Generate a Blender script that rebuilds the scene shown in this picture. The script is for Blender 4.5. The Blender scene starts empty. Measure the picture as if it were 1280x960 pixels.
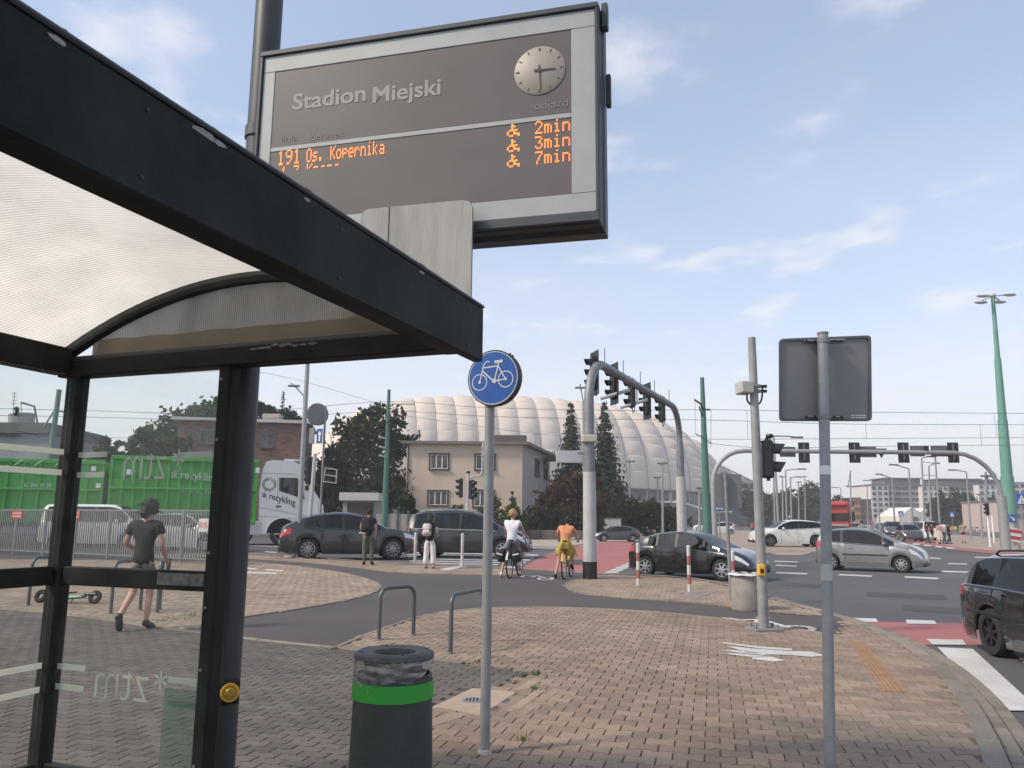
import bpy, math, random
import numpy as np
from mathutils import Vector, Matrix
R = math.radians
random.seed(7); rng = np.random.default_rng(7)
S = bpy.context.scene
COL = S.collection
# ---------------------------------------------------------------- camera
CZ = 1.5; PITCH = math.atan(0.170); ROLL = 0.0094; F = 1000.0
fwd = Vector((0, math.cos(PITCH), math.sin(PITCH)))
_u = Vector((0, -math.sin(PITCH), math.cos(PITCH))); _r = Vector((1, 0, 0))
rgt = _r*math.cos(ROLL) + _u*math.sin(ROLL)
upv = _u*math.cos(ROLL) - _r*math.sin(ROLL)
CAM = Vector((0, 0, CZ))
cd = bpy.data.cameras.new('camera'); cam = bpy.data.objects.new('camera', cd); COL.objects.link(cam)
m4 = Matrix((rgt, upv, -fwd)).transposed().to_4x4(); m4.translation = CAM
cam.matrix_world = m4
cd.sensor_width = 36; cd.lens = 36*F/1280; cd.clip_start = .05; cd.clip_end = 8000
S.camera = cam
# ---------------------------------------------------------------- world, sun, exposure
SUN_AZ = R(-112); SUN_EL = R(44)       # azimuth measured clockwise from +Y (the view direction)
w = bpy.data.worlds.new('World'); S.world = w; w.use_nodes = True
nt = w.node_tree; N = nt.nodes; Lk = nt.links; N.clear()
def nn(t, **k):
    n = N.new(t)
    for a, b in k.items(): setattr(n, a, b)
    return n
out = nn('ShaderNodeOutputWorld'); bg = nn('ShaderNodeBackground'); Lk.new(bg.outputs[0], out.inputs[0])
sky = nn('ShaderNodeTexSky'); sky.sky_type = 'NISHITA'; sky.sun_disc = False
sky.sun_elevation = SUN_EL; sky.sun_rotation = SUN_AZ; sky.dust_density = 1.6; sky.air_density = 1.0; sky.ozone_density = 1.5
tc = nn('ShaderNodeTexCoord'); sep = nn('ShaderNodeSeparateXYZ'); Lk.new(tc.outputs['Generated'], sep.inputs[0])
# thin haze veil: strongest low down, plus soft torn clouds mapped on a flat cloud layer
mx = nn('ShaderNodeMath', operation='MAXIMUM'); mx.inputs[1].default_value = .06; Lk.new(sep.outputs[2], mx.inputs[0])
dv = nn('ShaderNodeVectorMath', operation='DIVIDE'); cmb = nn('ShaderNodeCombineXYZ')
for i in range(3): Lk.new(mx.outputs[0], cmb.inputs[i])
Lk.new(tc.outputs['Generated'], dv.inputs[0]); Lk.new(cmb.outputs[0], dv.inputs[1])
mp = nn('ShaderNodeMapping'); mp.inputs['Scale'].default_value = (.9, .75, 0); mp.inputs['Location'].default_value = (1.35, .2, 0); Lk.new(dv.outputs[0], mp.inputs[0])
no = nn('ShaderNodeTexNoise'); no.inputs['Scale'].default_value = 2.3; no.inputs['Detail'].default_value = 9; no.inputs['Roughness'].default_value = .55
Lk.new(mp.outputs[0], no.inputs['Vector'])
mr = nn('ShaderNodeMapRange'); mr.interpolation_type = 'SMOOTHSTEP'
mr.inputs[1].default_value = .53; mr.inputs[2].default_value = .70; mr.inputs[3].default_value = 0; mr.inputs[4].default_value = .6
Lk.new(no.outputs[0], mr.inputs[0])
no2 = nn('ShaderNodeTexNoise'); no2.inputs['Scale'].default_value = .42; no2.inputs['Detail'].default_value = 4; Lk.new(mp.outputs[0], no2.inputs['Vector'])
mr2 = nn('ShaderNodeMapRange'); mr2.inputs[1].default_value = .35; mr2.inputs[2].default_value = .7; mr2.inputs[3].default_value = .0; mr2.inputs[4].default_value = .30
Lk.new(no2.outputs[0], mr2.inputs[0])
hz = nn('ShaderNodeMapRange'); hz.interpolation_type = 'SMOOTHSTEP'
hz.inputs[1].default_value = 0; hz.inputs[2].default_value = .42; hz.inputs[3].default_value = .88; hz.inputs[4].default_value = .18
Lk.new(sep.outputs[2], hz.inputs[0])
def screen(a, b):   # 1-(1-a)(1-b)
    i1 = nn('ShaderNodeMath', operation='SUBTRACT'); i1.inputs[0].default_value = 1; Lk.new(a, i1.inputs[1])
    i2 = nn('ShaderNodeMath', operation='SUBTRACT'); i2.inputs[0].default_value = 1; Lk.new(b, i2.inputs[1])
    mu = nn('ShaderNodeMath', operation='MULTIPLY'); Lk.new(i1.outputs[0], mu.inputs[0]); Lk.new(i2.outputs[0], mu.inputs[1])
    o = nn('ShaderNodeMath', operation='SUBTRACT'); o.inputs[0].default_value = 1; Lk.new(mu.outputs[0], o.inputs[1]); return o.outputs[0]
fac = screen(screen(mr.outputs[0], mr2.outputs[0]), hz.outputs[0])
mix = nn('ShaderNodeMixRGB'); Lk.new(fac, mix.inputs[0])
gain = nn('ShaderNodeMixRGB', blend_type='MULTIPLY'); gain.inputs[0].default_value = 1; gain.inputs[2].default_value = (1.32, 1.48, 1.60, 1)
Lk.new(sky.outputs[0], gain.inputs[1]); Lk.new(gain.outputs[0], mix.inputs[1])
mix.inputs[2].default_value = (6.95, 6.85, 7.0, 1)
Lk.new(mix.outputs[0], bg.inputs[0]); bg.inputs[1].default_value = .1
sl = bpy.data.lights.new('sun', 'SUN'); so = bpy.data.objects.new('sun', sl); COL.objects.link(so)
sl.energy = 2.5; sl.angle = R(8); sl.color = (1, .86, .68)
sd = Vector((math.sin(SUN_AZ)*math.cos(SUN_EL), math.cos(SUN_AZ)*math.cos(SUN_EL), math.sin(SUN_EL)))
so.rotation_euler = sd.to_track_quat('Z', 'Y').to_euler()
S.view_settings.view_transform = 'Standard'; S.view_settings.look = 'None'; S.view_settings.exposure = .52; S.view_settings.gamma = 1
# ---------------------------------------------------------------- placement helpers (pixel of the photograph -> point of the world)
def ray(px, py): return fwd + rgt*((px-640)/F) + upv*((480-py)/F)
def G(px, py, z=0.0):
    d = ray(px, py); t = (z-CZ)/d.z; return CAM + d*t
def P(px, py, Y):
    d = ray(px, py); return CAM + d*(Y/d.y)
def ZZ(py, X, Y):
    # height at (X,Y) that shows at row py
    k = (480-py)/F
    a = Vector((X, Y, -CZ))
    return -(a.dot(upv) - k*a.dot(fwd))/(upv.z - k*fwd.z)
def V3(*a): return Vector(a)
ROAD = -.07
# ---------------------------------------------------------------- materials
MATS = {}
def mat(name, c, rough=.6, metal=0, var=.12, scale=6, bump=0, bscale=40, coat=0, emit=0, spec=None, c2=None, stretch=None, alpha=None, trans=None):
    if name in MATS: return MATS[name]
    m = bpy.data.materials.new(name); m.use_nodes = True; t = m.node_tree; b = t.nodes['Principled BSDF']
    b.inputs['Roughness'].default_value = rough; b.inputs['Metallic'].default_value = metal
    if coat: b.inputs['Coat Weight'].default_value = coat; b.inputs['Coat Roughness'].default_value = .05
    if spec is not None: b.inputs['Specular IOR Level'].default_value = spec
    tcn = t.nodes.new('ShaderNodeTexCoord'); src = tcn.outputs['Object']
    if stretch:
        mpn = t.nodes.new('ShaderNodeMapping'); mpn.inputs['Scale'].default_value = stretch; t.links.new(src, mpn.inputs[0]); src = mpn.outputs[0]
    if var or c2:
        n = t.nodes.new('ShaderNodeTexNoise'); n.inputs['Scale'].default_value = scale; n.inputs['Detail'].default_value = 6; n.inputs['Roughness'].default_value = .62
        t.links.new(src, n.inputs['Vector'])
        rp = t.nodes.new('ShaderNodeMapRange'); rp.inputs[1].default_value = .3; rp.inputs[2].default_value = .7; t.links.new(n.outputs[0], rp.inputs[0])
        mm = t.nodes.new('ShaderNodeMixRGB'); t.links.new(rp.outputs[0], mm.inputs[0])
        a = [x*(1-var) for x in c]; d = [min(1, x*(1+var)) for x in (c2 or c)]
        mm.inputs[1].default_value = (*a, 1); mm.inputs[2].default_value = (*d, 1)
        t.links.new(mm.outputs[0], b.inputs['Base Color'])
        if emit: t.links.new(mm.outputs[0], b.inputs['Emission Color'])
    else: b.inputs['Base Color'].default_value = (*c, 1)
    if emit: b.inputs['Emission Strength'].default_value = emit; b.inputs['Emission Color'].default_value = (*c, 1)
    if bump:
        n2 = t.nodes.new('ShaderNodeTexNoise'); n2.inputs['Scale'].default_value = bscale; n2.inputs['Detail'].default_value = 5; t.links.new(src, n2.inputs['Vector'])
        bp = t.nodes.new('ShaderNodeBump'); bp.inputs['Strength'].default_value = bump; bp.inputs['Distance'].default_value = .02; t.links.new(n2.outputs[0], bp.inputs['Height']); t.links.new(bp.outputs[0], b.inputs['Normal'])
    MATS[name] = m; return m
def ground_mat(name, c, c2, rough=.85, big=.35, fine=60, spots=.0, spot_c=(.05, .05, .05)):
    m = bpy.data.materials.new(name); m.use_nodes = True; t = m.node_tree; b = t.nodes['Principled BSDF']; b.inputs['Roughness'].default_value = rough
    g = t.nodes.new('ShaderNodeNewGeometry')
    a = t.nodes.new('ShaderNodeTexNoise'); a.inputs['Scale'].default_value = big; a.inputs['Detail'].default_value = 8; a.inputs['Roughness'].default_value = .6; t.links.new(g.outputs[0], a.inputs['Vector'])
    f = t.nodes.new('ShaderNodeTexNoise'); f.inputs['Scale'].default_value = fine; f.inputs['Detail'].default_value = 3; t.links.new(g.outputs[0], f.inputs['Vector'])
    r1 = t.nodes.new('ShaderNodeMapRange'); r1.inputs[1].default_value = .35; r1.inputs[2].default_value = .65; t.links.new(a.outputs[0], r1.inputs[0])
    m1 = t.nodes.new('ShaderNodeMixRGB'); m1.inputs[1].default_value = (*c, 1); m1.inputs[2].default_value = (*c2, 1); t.links.new(r1.outputs[0], m1.inputs[0])
    r2 = t.nodes.new('ShaderNodeMapRange'); r2.inputs[1].default_value = .3; r2.inputs[2].default_value = .7; r2.inputs[3].default_value = .8; r2.inputs[4].default_value = 1.2; t.links.new(f.outputs[0], r2.inputs[0])
    m2 = t.nodes.new('ShaderNodeMixRGB'); m2.blend_type = 'MULTIPLY'; m2.inputs[0].default_value = 1; t.links.new(m1.outputs[0], m2.inputs[1])
    cb = t.nodes.new('ShaderNodeCombineXYZ')
    for i in range(3): t.links.new(r2.outputs[0], cb.inputs[i])
    t.links.new(cb.outputs[0], m2.inputs[2]); last = m2.outputs[0]
    if spots:
        sn = t.nodes.new('ShaderNodeTexNoise'); sn.inputs['Scale'].default_value = 1.7; sn.inputs['Detail'].default_value = 7; t.links.new(g.outputs[0], sn.inputs['Vector'])
        r3 = t.nodes.new('ShaderNodeMapRange'); r3.inputs[1].default_value = .6; r3.inputs[2].default_value = .72; r3.inputs[3].default_value = 0; r3.inputs[4].default_value = spots; t.links.new(sn.outputs[0], r3.inputs[0])
        m3 = t.nodes.new('ShaderNodeMixRGB'); m3.inputs[2].default_value = (*spot_c, 1); t.links.new(r3.outputs[0], m3.inputs[0]); t.links.new(last, m3.inputs[1]); last = m3.outputs[0]
    t.links.new(last, b.inputs['Base Color'])
    bp = t.nodes.new('ShaderNodeBump'); bp.inputs['Strength'].default_value = .35; bp.inputs['Distance'].default_value = .01; t.links.new(f.outputs[0], bp.inputs['Height']); t.links.new(bp.outputs[0], b.inputs['Normal'])
    return m
def block_mat(name, c, c2):
    m = ground_mat(name, c, c2, .88, .5, 90, .6, (.085, .078, .070)); t = m.node_tree; b = t.nodes['Principled BSDF']
    # each block its own tone (random per mesh island / object)
    g = t.nodes.new('ShaderNodeNewGeometry'); oi = t.nodes.new('ShaderNodeObjectInfo')
    ad = t.nodes.new('ShaderNodeMath'); ad.operation = 'ADD'; t.links.new(g.outputs['Random Per Island'], ad.inputs[0]); t.links.new(oi.outputs['Random'], ad.inputs[1])
    fr = t.nodes.new('ShaderNodeMath'); fr.operation = 'FRACT'; t.links.new(ad.outputs[0], fr.inputs[0])
    r = t.nodes.new('ShaderNodeMapRange'); r.inputs[3].default_value = .80; r.inputs[4].default_value = 1.17; t.links.new(fr.outputs[0], r.inputs[0])
    old = b.inputs['Base Color'].links[0].from_socket
    mu = t.nodes.new('ShaderNodeMixRGB'); mu.blend_type = 'MULTIPLY'; mu.inputs[0].default_value = 1; t.links.new(old, mu.inputs[1])
    cb = t.nodes.new('ShaderNodeCombineXYZ')
    for i in range(3): t.links.new(r.outputs[0], cb.inputs[i])
    t.links.new(cb.outputs[0], mu.inputs[2]); t.links.new(mu.outputs[0], b.inputs['Base Color'])
    return m
def glass_mat(name, tint=(.8, .85, .85), film=.1, filmc=(.5, .52, .5)):
    m = bpy.data.materials.new(name); m.use_nodes = True; t = m.node_tree; t.nodes.clear()
    o = t.nodes.new('ShaderNodeOutputMaterial'); tr = t.nodes.new('ShaderNodeBsdfTransparent'); tr.inputs[0].default_value = (*tint, 1)
    gl = t.nodes.new('ShaderNodeBsdfGlossy'); gl.inputs['Roughness'].default_value = .03
    lw = t.nodes.new('ShaderNodeLayerWeight'); lw.inputs[0].default_value = .5; pw_ = t.nodes.new('ShaderNodeMath'); pw_.operation = 'POWER'; pw_.inputs[1].default_value = 4; t.links.new(lw.outputs[1], pw_.inputs[0]); fr = t.nodes.new('ShaderNodeMapRange'); fr.inputs[3].default_value = .02; fr.inputs[4].default_value = .3; t.links.new(pw_.outputs[0], fr.inputs[0])
    df = t.nodes.new('ShaderNodeBsdfDiffuse'); df.inputs[0].default_value = (*filmc, 1)
    n = t.nodes.new('ShaderNodeTexNoise'); n.inputs['Scale'].default_value = 3; n.inputs['Detail'].default_value = 8
    g = t.nodes.new('ShaderNodeNewGeometry'); t.links.new(g.outputs[0], n.inputs['Vector'])
    mr_ = t.nodes.new('ShaderNodeMapRange'); mr_.inputs[1].default_value = .3; mr_.inputs[2].default_value = .75; mr_.inputs[3].default_value = film*.4; mr_.inputs[4].default_value = film*1.6; t.links.new(n.outputs[0], mr_.inputs[0])
    a = t.nodes.new('ShaderNodeMixShader'); t.links.new(mr_.outputs[0], a.inputs[0]); t.links.new(tr.outputs[0], a.inputs[1]); t.links.new(df.outputs[0], a.inputs[2])
    b = t.nodes.new('ShaderNodeMixShader'); t.links.new(fr.outputs[0], b.inputs[0]); t.links.new(a.outputs[0], b.inputs[1]); t.links.new(gl.outputs[0], b.inputs[2])
    t.links.new(b.outputs[0], o.inputs[0]); MATS[name] = m; return m
def translucent_mat(name, c, tl, ribs=0, stain=.2):
    m = bpy.data.materials.new(name); m.use_nodes = True; t = m.node_tree; t.nodes.clear()
    o = t.nodes.new('ShaderNodeOutputMaterial'); d = t.nodes.new('ShaderNodeBsdfDiffuse'); l = t.nodes.new('ShaderNodeBsdfTranslucent')
    n = t.nodes.new('ShaderNodeTexNoise'); n.inputs['Scale'].default_value = 2.2; n.inputs['Detail'].default_value = 9; n.inputs['Roughness'].default_value = .65
    tcn = t.nodes.new('ShaderNodeTexCoord'); mpn = t.nodes.new('ShaderNodeMapping'); mpn.inputs['Scale'].default_value = (1, 1, .35); t.links.new(tcn.outputs['Object'], mpn.inputs[0]); t.links.new(mpn.outputs[0], n.inputs['Vector'])
    r = t.nodes.new('ShaderNodeMapRange'); r.inputs[1].default_value = .35; r.inputs[2].default_value = .75; t.links.new(n.outputs[0], r.inputs[0])
    mm = t.nodes.new('ShaderNodeMixRGB'); mm.inputs[1].default_value = (*tl, 1); mm.inputs[2].default_value = (*[x*(1-stain) for x in tl], 1); t.links.new(r.outputs[0], mm.inputs[0])
    t.links.new(mm.outputs[0], l.inputs[0]); d.inputs[0].default_value = (*c, 1)
    a = t.nodes.new('ShaderNodeMixShader'); a.inputs[0].default_value = .62; t.links.new(d.outputs[0], a.inputs[1]); t.links.new(l.outputs[0], a.inputs[2])
    t.links.new(a.outputs[0], o.inputs[0]); MATS[name] = m; return m
def leaf_mat(name, c, c2, tl=.3):
    m = bpy.data.materials.new(name); m.use_nodes = True; t = m.node_tree; t.nodes.clear()
    o = t.nodes.new('ShaderNodeOutputMaterial'); d = t.nodes.new('ShaderNodeBsdfDiffuse'); l = t.nodes.new('ShaderNodeBsdfTranslucent')
    g = t.nodes.new('ShaderNodeNewGeometry'); mm = t.nodes.new('ShaderNodeMixRGB'); mm.inputs[1].default_value = (*c, 1); mm.inputs[2].default_value = (*c2, 1)
    t.links.new(g.outputs['Random Per Island'], mm.inputs[0]); t.links.new(mm.outputs[0], d.inputs[0]); t.links.new(mm.outputs[0], l.inputs[0])
    a = t.nodes.new('ShaderNodeMixShader'); a.inputs[0].default_value = tl; t.links.new(d.outputs[0], a.inputs[1]); t.links.new(l.outputs[0], a.inputs[2]); t.links.new(a.outputs[0], o.inputs[0])
    MATS[name] = m; return m
galv = mat('galvanised_steel', (.30, .31, .32), .5, .35, .14, 9, .1, 60)
galvd = mat('weathered_steel', (.22, .225, .23), .6, .2, .16, 8, .1, 60)
anth = mat('anthracite_paint', (.014, .017, .0155), .6, 0, .45, 3, .10, 90, spec=.16, c2=(.020, .023, .021))
anthl = mat('grey_housing_paint', (.045, .05, .056), .5, .0, .12, 5)
blackp = mat('black_plastic', (.012, .013, .015), .45, 0, .15, 8)
rubber = mat('rubber', (.016, .016, .017), .85, 0, .2, 12)
whitep = mat('white_paint', (.72, .72, .70), .5, 0, .1, 5)
greyp = mat('light_grey_paint', (.45, .45, .44), .5, 0, .1, 4)
greenp = mat('green_mast_paint', (.06, .155, .125), .5, 0, .15, 3)
redp = mat('red_paint', (.5, .045, .035), .5, 0, .1, 6)
yellowp = mat('yellow_paint', (.75, .42, .04), .45, 0, .08, 10)
signback = mat('sign_back', (.20, .20, .205), .5, .3, .08, 3)
concrete = mat('concrete', (.36, .34, .31), .9, 0, .15, 12, .3, 60)
carglass = mat('car_glass', (.012, .014, .016), .05, 0, .0, spec=.32)
chrome = mat('chrome', (.7, .7, .72), .2, 1, 0)
alloy = mat('alloy_rim', (.42, .42, .44), .35, .6, .05)
def _carglass():
    m = glass_mat('car_glass', (.20, .22, .22), .0, (.1, .1, .1)); t = m.node_tree
    for n in t.nodes:
        if n.type == 'MAP_RANGE' and abs(n.inputs[4].default_value-.3) < 1e-6: n.inputs[3].default_value = .05; n.inputs[4].default_value = .6
    return m
carglass = _carglass()
darkin = mat('dark_interior', (.01, .01, .011), .9, 0, 0)
headlm = mat('headlight_lens', (.55, .57, .6), .12, .2, .15, 20, coat=.4)
taillm = mat('tail_light_lens', (.42, .03, .025), .2, 0, .15, 20, coat=.4)
platem = mat('number_plate_white', (.7, .7, .68), .4, 0, 0)
winm = mat('window_glass', (.045, .055, .065), .08, 0, .5, 1.2)
skin = mat('skin', (.50, .28, .20), .55, 0, .06, 20)
# ---------------------------------------------------------------- object helpers
def tag(o, label=None, cat=None, group=None, kind=None):
    if label: o['label'] = label
    if cat: o['category'] = cat
    if group: o['group'] = group
    if kind: o['kind'] = kind
    return o
def thing(name, label, cat, loc=(0, 0, 0), rz=0, group=None, kind=None):
    o = bpy.data.objects.new(name, None); COL.objects.link(o); o.empty_display_size = .2
    o.location = loc; o.rotation_euler = (0, 0, rz); return tag(o, label, cat, group, kind)
def frame(d):
    d = d.normalized(); a = Vector((0, 0, 1)) if abs(d.z) < .95 else Vector((1, 0, 0))
    x = d.cross(a).normalized(); y = x.cross(d).normalized(); return x, y
class MB:
    def __init__(s): s.v = []; s.f = []
    def add(s, vs, fs):
        b = len(s.v); s.v += [tuple(v) for v in vs]; s.f += [tuple(b+i for i in f) for f in fs]; return s
    def box(s, c, size, rz=0, mat3=None):
        hx, hy, hz_ = size[0]/2, size[1]/2, size[2]/2; c = Vector(c)
        M3 = mat3 or Matrix.Rotation(rz, 3, 'Z')
        vs = [c + M3 @ Vector((x*hx, y*hy, z*hz_)) for z in (-1, 1) for x, y in ((-1, -1), (1, -1), (1, 1), (-1, 1))]
        return s.add(vs, [(3, 2, 1, 0), (4, 5, 6, 7), (0, 1, 5, 4), (1, 2, 6, 5), (2, 3, 7, 6), (3, 0, 4, 7)])
    def bbox(s, c, size, rz=0, bev=.01, mat3=None):
        # box with chamfered vertical and top edges (rounded look)
        hx, hy, hz_ = size[0]/2, size[1]/2, size[2]/2; c = Vector(c); M3 = mat3 or Matrix.Rotation(rz, 3, 'Z')
        b = min(bev, hx*.9, hy*.9, hz_*.9)
        def ring(z, i):
            X, Y = hx-i, hy-i; q = b-i*.0
            return [(X-q, -Y), (X, -Y+q), (X, Y-q), (X-q, Y), (-X+q, Y), (-X, Y-q), (-X, -Y+q), (-X+q, -Y)]
        vs = []
        for z, i in ((-hz_, b*.7), (-hz_+b, 0), (hz_-b, 0), (hz_, b*.7)):
            vs += [c + M3 @ Vector((x, y, z)) for x, y in ring(z, i)]
        fs = [tuple(range(7, -1, -1)), tuple(range(24, 32))]
        for k in range(3):
            for j in range(8): fs.append((k*8+j, k*8+(j+1) % 8, k*8+8+(j+1) % 8, k*8+8+j))
        return s.add(vs, fs)
    def cyl(s, p0, p1, r0, r1=None, n=12, cap=True):
        if r1 is None: r1 = r0
        p0, p1 = Vector(p0), Vector(p1); x, y = frame(p1-p0); vs = []
        for p, r in ((p0, r0), (p1, r1)):
            for i in range(n):
                a = 2*math.pi*i/n; vs.append(p + x*(r*math.cos(a)) + y*(r*math.sin(a)))
        fs = [(i, n+i, n+(i+1) % n, (i+1) % n) for i in range(n)]
        if cap: fs += [tuple(range(n)), tuple(range(2*n-1, n-1, -1))]
        return s.add(vs, fs)
    def tube(s, pts, r, n=8, closed=False):
        pts = [Vector(p) for p in pts]; m = len(pts); rs = r if isinstance(r, (list, tuple)) else [r]*m; vs = []; px = None
        for i, p in enumerate(pts):
            if closed: d = pts[(i+1) % m]-pts[i-1]
            else: d = pts[min(i+1, m-1)]-pts[max(i-1, 0)]
            d.normalize()
            if px is None: x, y = frame(d)
            else:
                x = (px - d*px.dot(d)).normalized(); y = x.cross(d).normalized()
            px = x
            for k in range(n):
                a = 2*math.pi*k/n; vs.append(p + x*(rs[i]*math.cos(a)) + y*(rs[i]*math.sin(a)))
        fs = []
        for i in range(m if closed else m-1):
            j = (i+1) % m
            for k in range(n): fs.append((i*n+k, j*n+k, j*n+(k+1) % n, i*n+(k+1) % n))
        if not closed: fs += [tuple(range(n)), tuple(range(m*n-1, (m-1)*n-1, -1))]
        return s.add(vs, fs)
    def sphere(s, c, r, n=12, m=8, mat3=None):
        c = Vector(c); r = r if isinstance(r, (tuple, list)) else (r, r, r); vs = []
        for i in range(m+1):
            t = math.pi*i/m
            for k in range(n):
                a = 2*math.pi*k/n; q = Vector((r[0]*math.sin(t)*math.cos(a), r[1]*math.sin(t)*math.sin(a), r[2]*math.cos(t)))
                vs.append(c + (mat3 @ q if mat3 else q))
        fs = [(i*n+k, (i+1)*n+k, (i+1)*n+(k+1) % n, i*n+(k+1) % n) for i in range(m) for k in range(n)]
        return s.add(vs, fs)
    def lathe(s, prof, c=(0, 0, 0), n=24, ax=None):
        c = Vector(c); vs = []
        for r, z in prof:
            for k in range(n):
                a = 2*math.pi*k/n; q = Vector((r*math.cos(a), r*math.sin(a), z)); vs.append(c + (ax @ q if ax else q))
        m = len(prof); fs = [(i*n+k, i*n+(k+1) % n, (i+1)*n+(k+1) % n, (i+1)*n+k) for i in range(m-1) for k in range(n)]
        return s.add(vs, fs)
    def prism(s, poly, z0, z1):
        n = len(poly); vs = [(p[0], p[1], z0) for p in poly]+[(p[0], p[1], z1) for p in poly]
        ar = sum(poly[i][0]*poly[(i+1) % n][1]-poly[(i+1) % n][0]*poly[i][1] for i in range(n))
        o = list(range(n)) if ar > 0 else list(range(n-1, -1, -1))
        fs = [tuple(n+i for i in o), tuple(reversed(o))]+[(o[i], o[(i+1) % n], n+o[(i+1) % n], n+o[i]) for i in range(n)]
        return s.add(vs, fs)
    def sheet(s, poly, z):
        n = len(poly); ar = sum(poly[i][0]*poly[(i+1) % n][1]-poly[(i+1) % n][0]*poly[i][1] for i in range(n))
        o = list(range(n)) if ar > 0 else list(range(n-1, -1, -1))
        return s.add([(p[0], p[1], z) for p in poly], [tuple(o)])
    def plate(s, pts, th):
        # polygon given by 3-D points, extruded by vector th
        n = len(pts); pts = [Vector(p) for p in pts]; th = Vector(th)
        vs = pts+[p+th for p in pts]
        return s.add(vs, [tuple(range(n-1, -1, -1)), tuple(range(n, 2*n))]+[(i, (i+1) % n, n+(i+1) % n, n+i) for i in range(n)])
    def build(s, name, m=None, parent=None, smooth=False, world=False, label=None, kind=None, sharp=40, loc=None):
        vs = s.v
        if world and parent is not None:
            ri = Matrix.Rotation(-parent.rotation_euler.z, 3, 'Z'); L0 = Vector(parent.location)
            vs = [tuple(ri @ (Vector(v)-L0)) for v in vs]
        if loc is not None: vs = [tuple(Vector(v)-Vector(loc)) for v in vs]
        me = bpy.data.meshes.new(name); me.from_pydata(vs, [], s.f); me.update()
        if smooth:
            me.shade_smooth()
            if sharp: me.set_sharp_from_angle(angle=R(sharp))
        if m: me.materials.append(m)
        o = bpy.data.objects.new(name, me); COL.objects.link(o)
        if parent is not None: o.parent = parent
        if loc is not None: o.location = loc
        return tag(o, label, None, None, kind)
def fixn(o):
    import bmesh
    b = bmesh.new(); b.from_mesh(o.data); bmesh.ops.remove_doubles(b, verts=b.verts, dist=1e-5); bmesh.ops.recalc_face_normals(b, faces=b.faces); b.to_mesh(o.data); b.free(); return o
def text_obj(s, size, m, name, parent, M4, ext=.002, bold=0.0, mirror=False, align='LEFT', sx=1.0):
    cu = bpy.data.curves.new('t', 'FONT'); cu.body = s; cu.size = size; cu.extrude = ext; cu.offset = bold; cu.align_x = align; cu.resolution_u = 3
    to = bpy.data.objects.new('t', cu); COL.objects.link(to)
    dg = bpy.context.evaluated_depsgraph_get(); me = bpy.data.meshes.new_from_object(to.evaluated_get(dg)); me.name = name
    bpy.data.objects.remove(to); bpy.data.curves.remove(cu)
    T = M4 @ Matrix.Diagonal((-sx if mirror else sx, 1, 1, 1))
    me.transform(T)
    if mirror: me.flip_normals()
    me.materials.clear(); me.materials.append(m)
    o = bpy.data.objects.new(name, me); COL.objects.link(o)
    if parent is not None: o.parent = parent
    return o
def basis(o, x, y):
    x = Vector(x).normalized(); y = Vector(y).normalized(); z = x.cross(y).normalized(); y = z.cross(x)
    m = Matrix((x, y, z)).transposed().to_4x4(); m.translation = Vector(o); return m
def smoothline(pts, k=6):
    # Catmull-Rom through 2-D/3-D points
    pts = [Vector(p) for p in pts]; q = [pts[0]*2-pts[1]]+pts+[pts[-1]*2-pts[-2]]; o = []
    for i in range(1, len(q)-2):
        a, b, c, d = q[i-1], q[i], q[i+1], q[i+2]
        for j in range(k):
            t = j/k; o.append(.5*((2*b)+(c-a)*t+(2*a-5*b+4*c-d)*t*t+(3*b-a-3*c+d)*t**3))
    o.append(q[-2]); return o
def px(pts, z=0.0): return [G(a, b, z) for a, b in pts]
def inpoly(x, y, poly):
    c = False; n = len(poly); j = n-1
    for i in range(n):
        xi, yi = poly[i][0], poly[i][1]; xj, yj = poly[j][0], poly[j][1]
        if (yi > y) != (yj > y) and x < (xj-xi)*(y-yi)/(yj-yi)+xi: c = not c
        j = i
    return c
# ================================================================ GROUND
asph = ground_mat('road_asphalt', (.066, .064, .067), (.10, .096, .098), .85, .12, 30, .5, (.06, .06, .062))
cyc = ground_mat('cycle_path_asphalt', (.062, .053, .050), (.084, .072, .068), .88, .3, 70, .25, (.08, .07, .07))
warm = block_mat('warm_paving', (.205, .145, .102), (.285, .212, .155))
tan = block_mat('tan_paving', (.24, .178, .128), (.31, .235, .172))
dark = block_mat('dark_paving', (.095, .077, .066), (.132, .109, .095))
bedm = ground_mat('joint_sand', (.125, .092, .068), (.175, .13, .098), .95, 1.5, 120)
bedd = ground_mat('dark_joint_sand', (.056, .047, .041), (.08, .068, .06), .95, 1.5, 120)
kerbm = block_mat('kerb_concrete', (.18, .152, .122), (.24, .205, .168))
paint = ground_mat('road_paint', (.46, .44, .41), (.58, .56, .53), .6, 1.2, 50, .5, (.32, .31, .30))
redas = ground_mat('red_crossing_surface', (.28, .095, .09), (.36, .135, .125), .8, .3, 60, .3, (.26, .10, .095))
plaza = ground_mat('plaza_paving', (.26, .20, .155), (.33, .26, .205), .9, .3, 4)
beige = ground_mat('tramway_paving', (.32, .27, .22), (.39, .33, .275), .9, .2, 5)
earth = ground_mat('far_ground', (.11, .11, .085), (.17, .15, .12), .95, .05, 2)

m = MB(); m.sheet([(-3000, -60), (3000, -60), (3000, 5000), (-3000, 5000)], -.12); m.build('ground', earth, kind='structure')
m = MB(); m.sheet([(-160, -40), (160, -40), (260, 260), (120, 700), (40, 700), (28, 140), (-2, 100), (-160, 100)], ROAD); m.build('road', asph, kind='structure')

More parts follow.
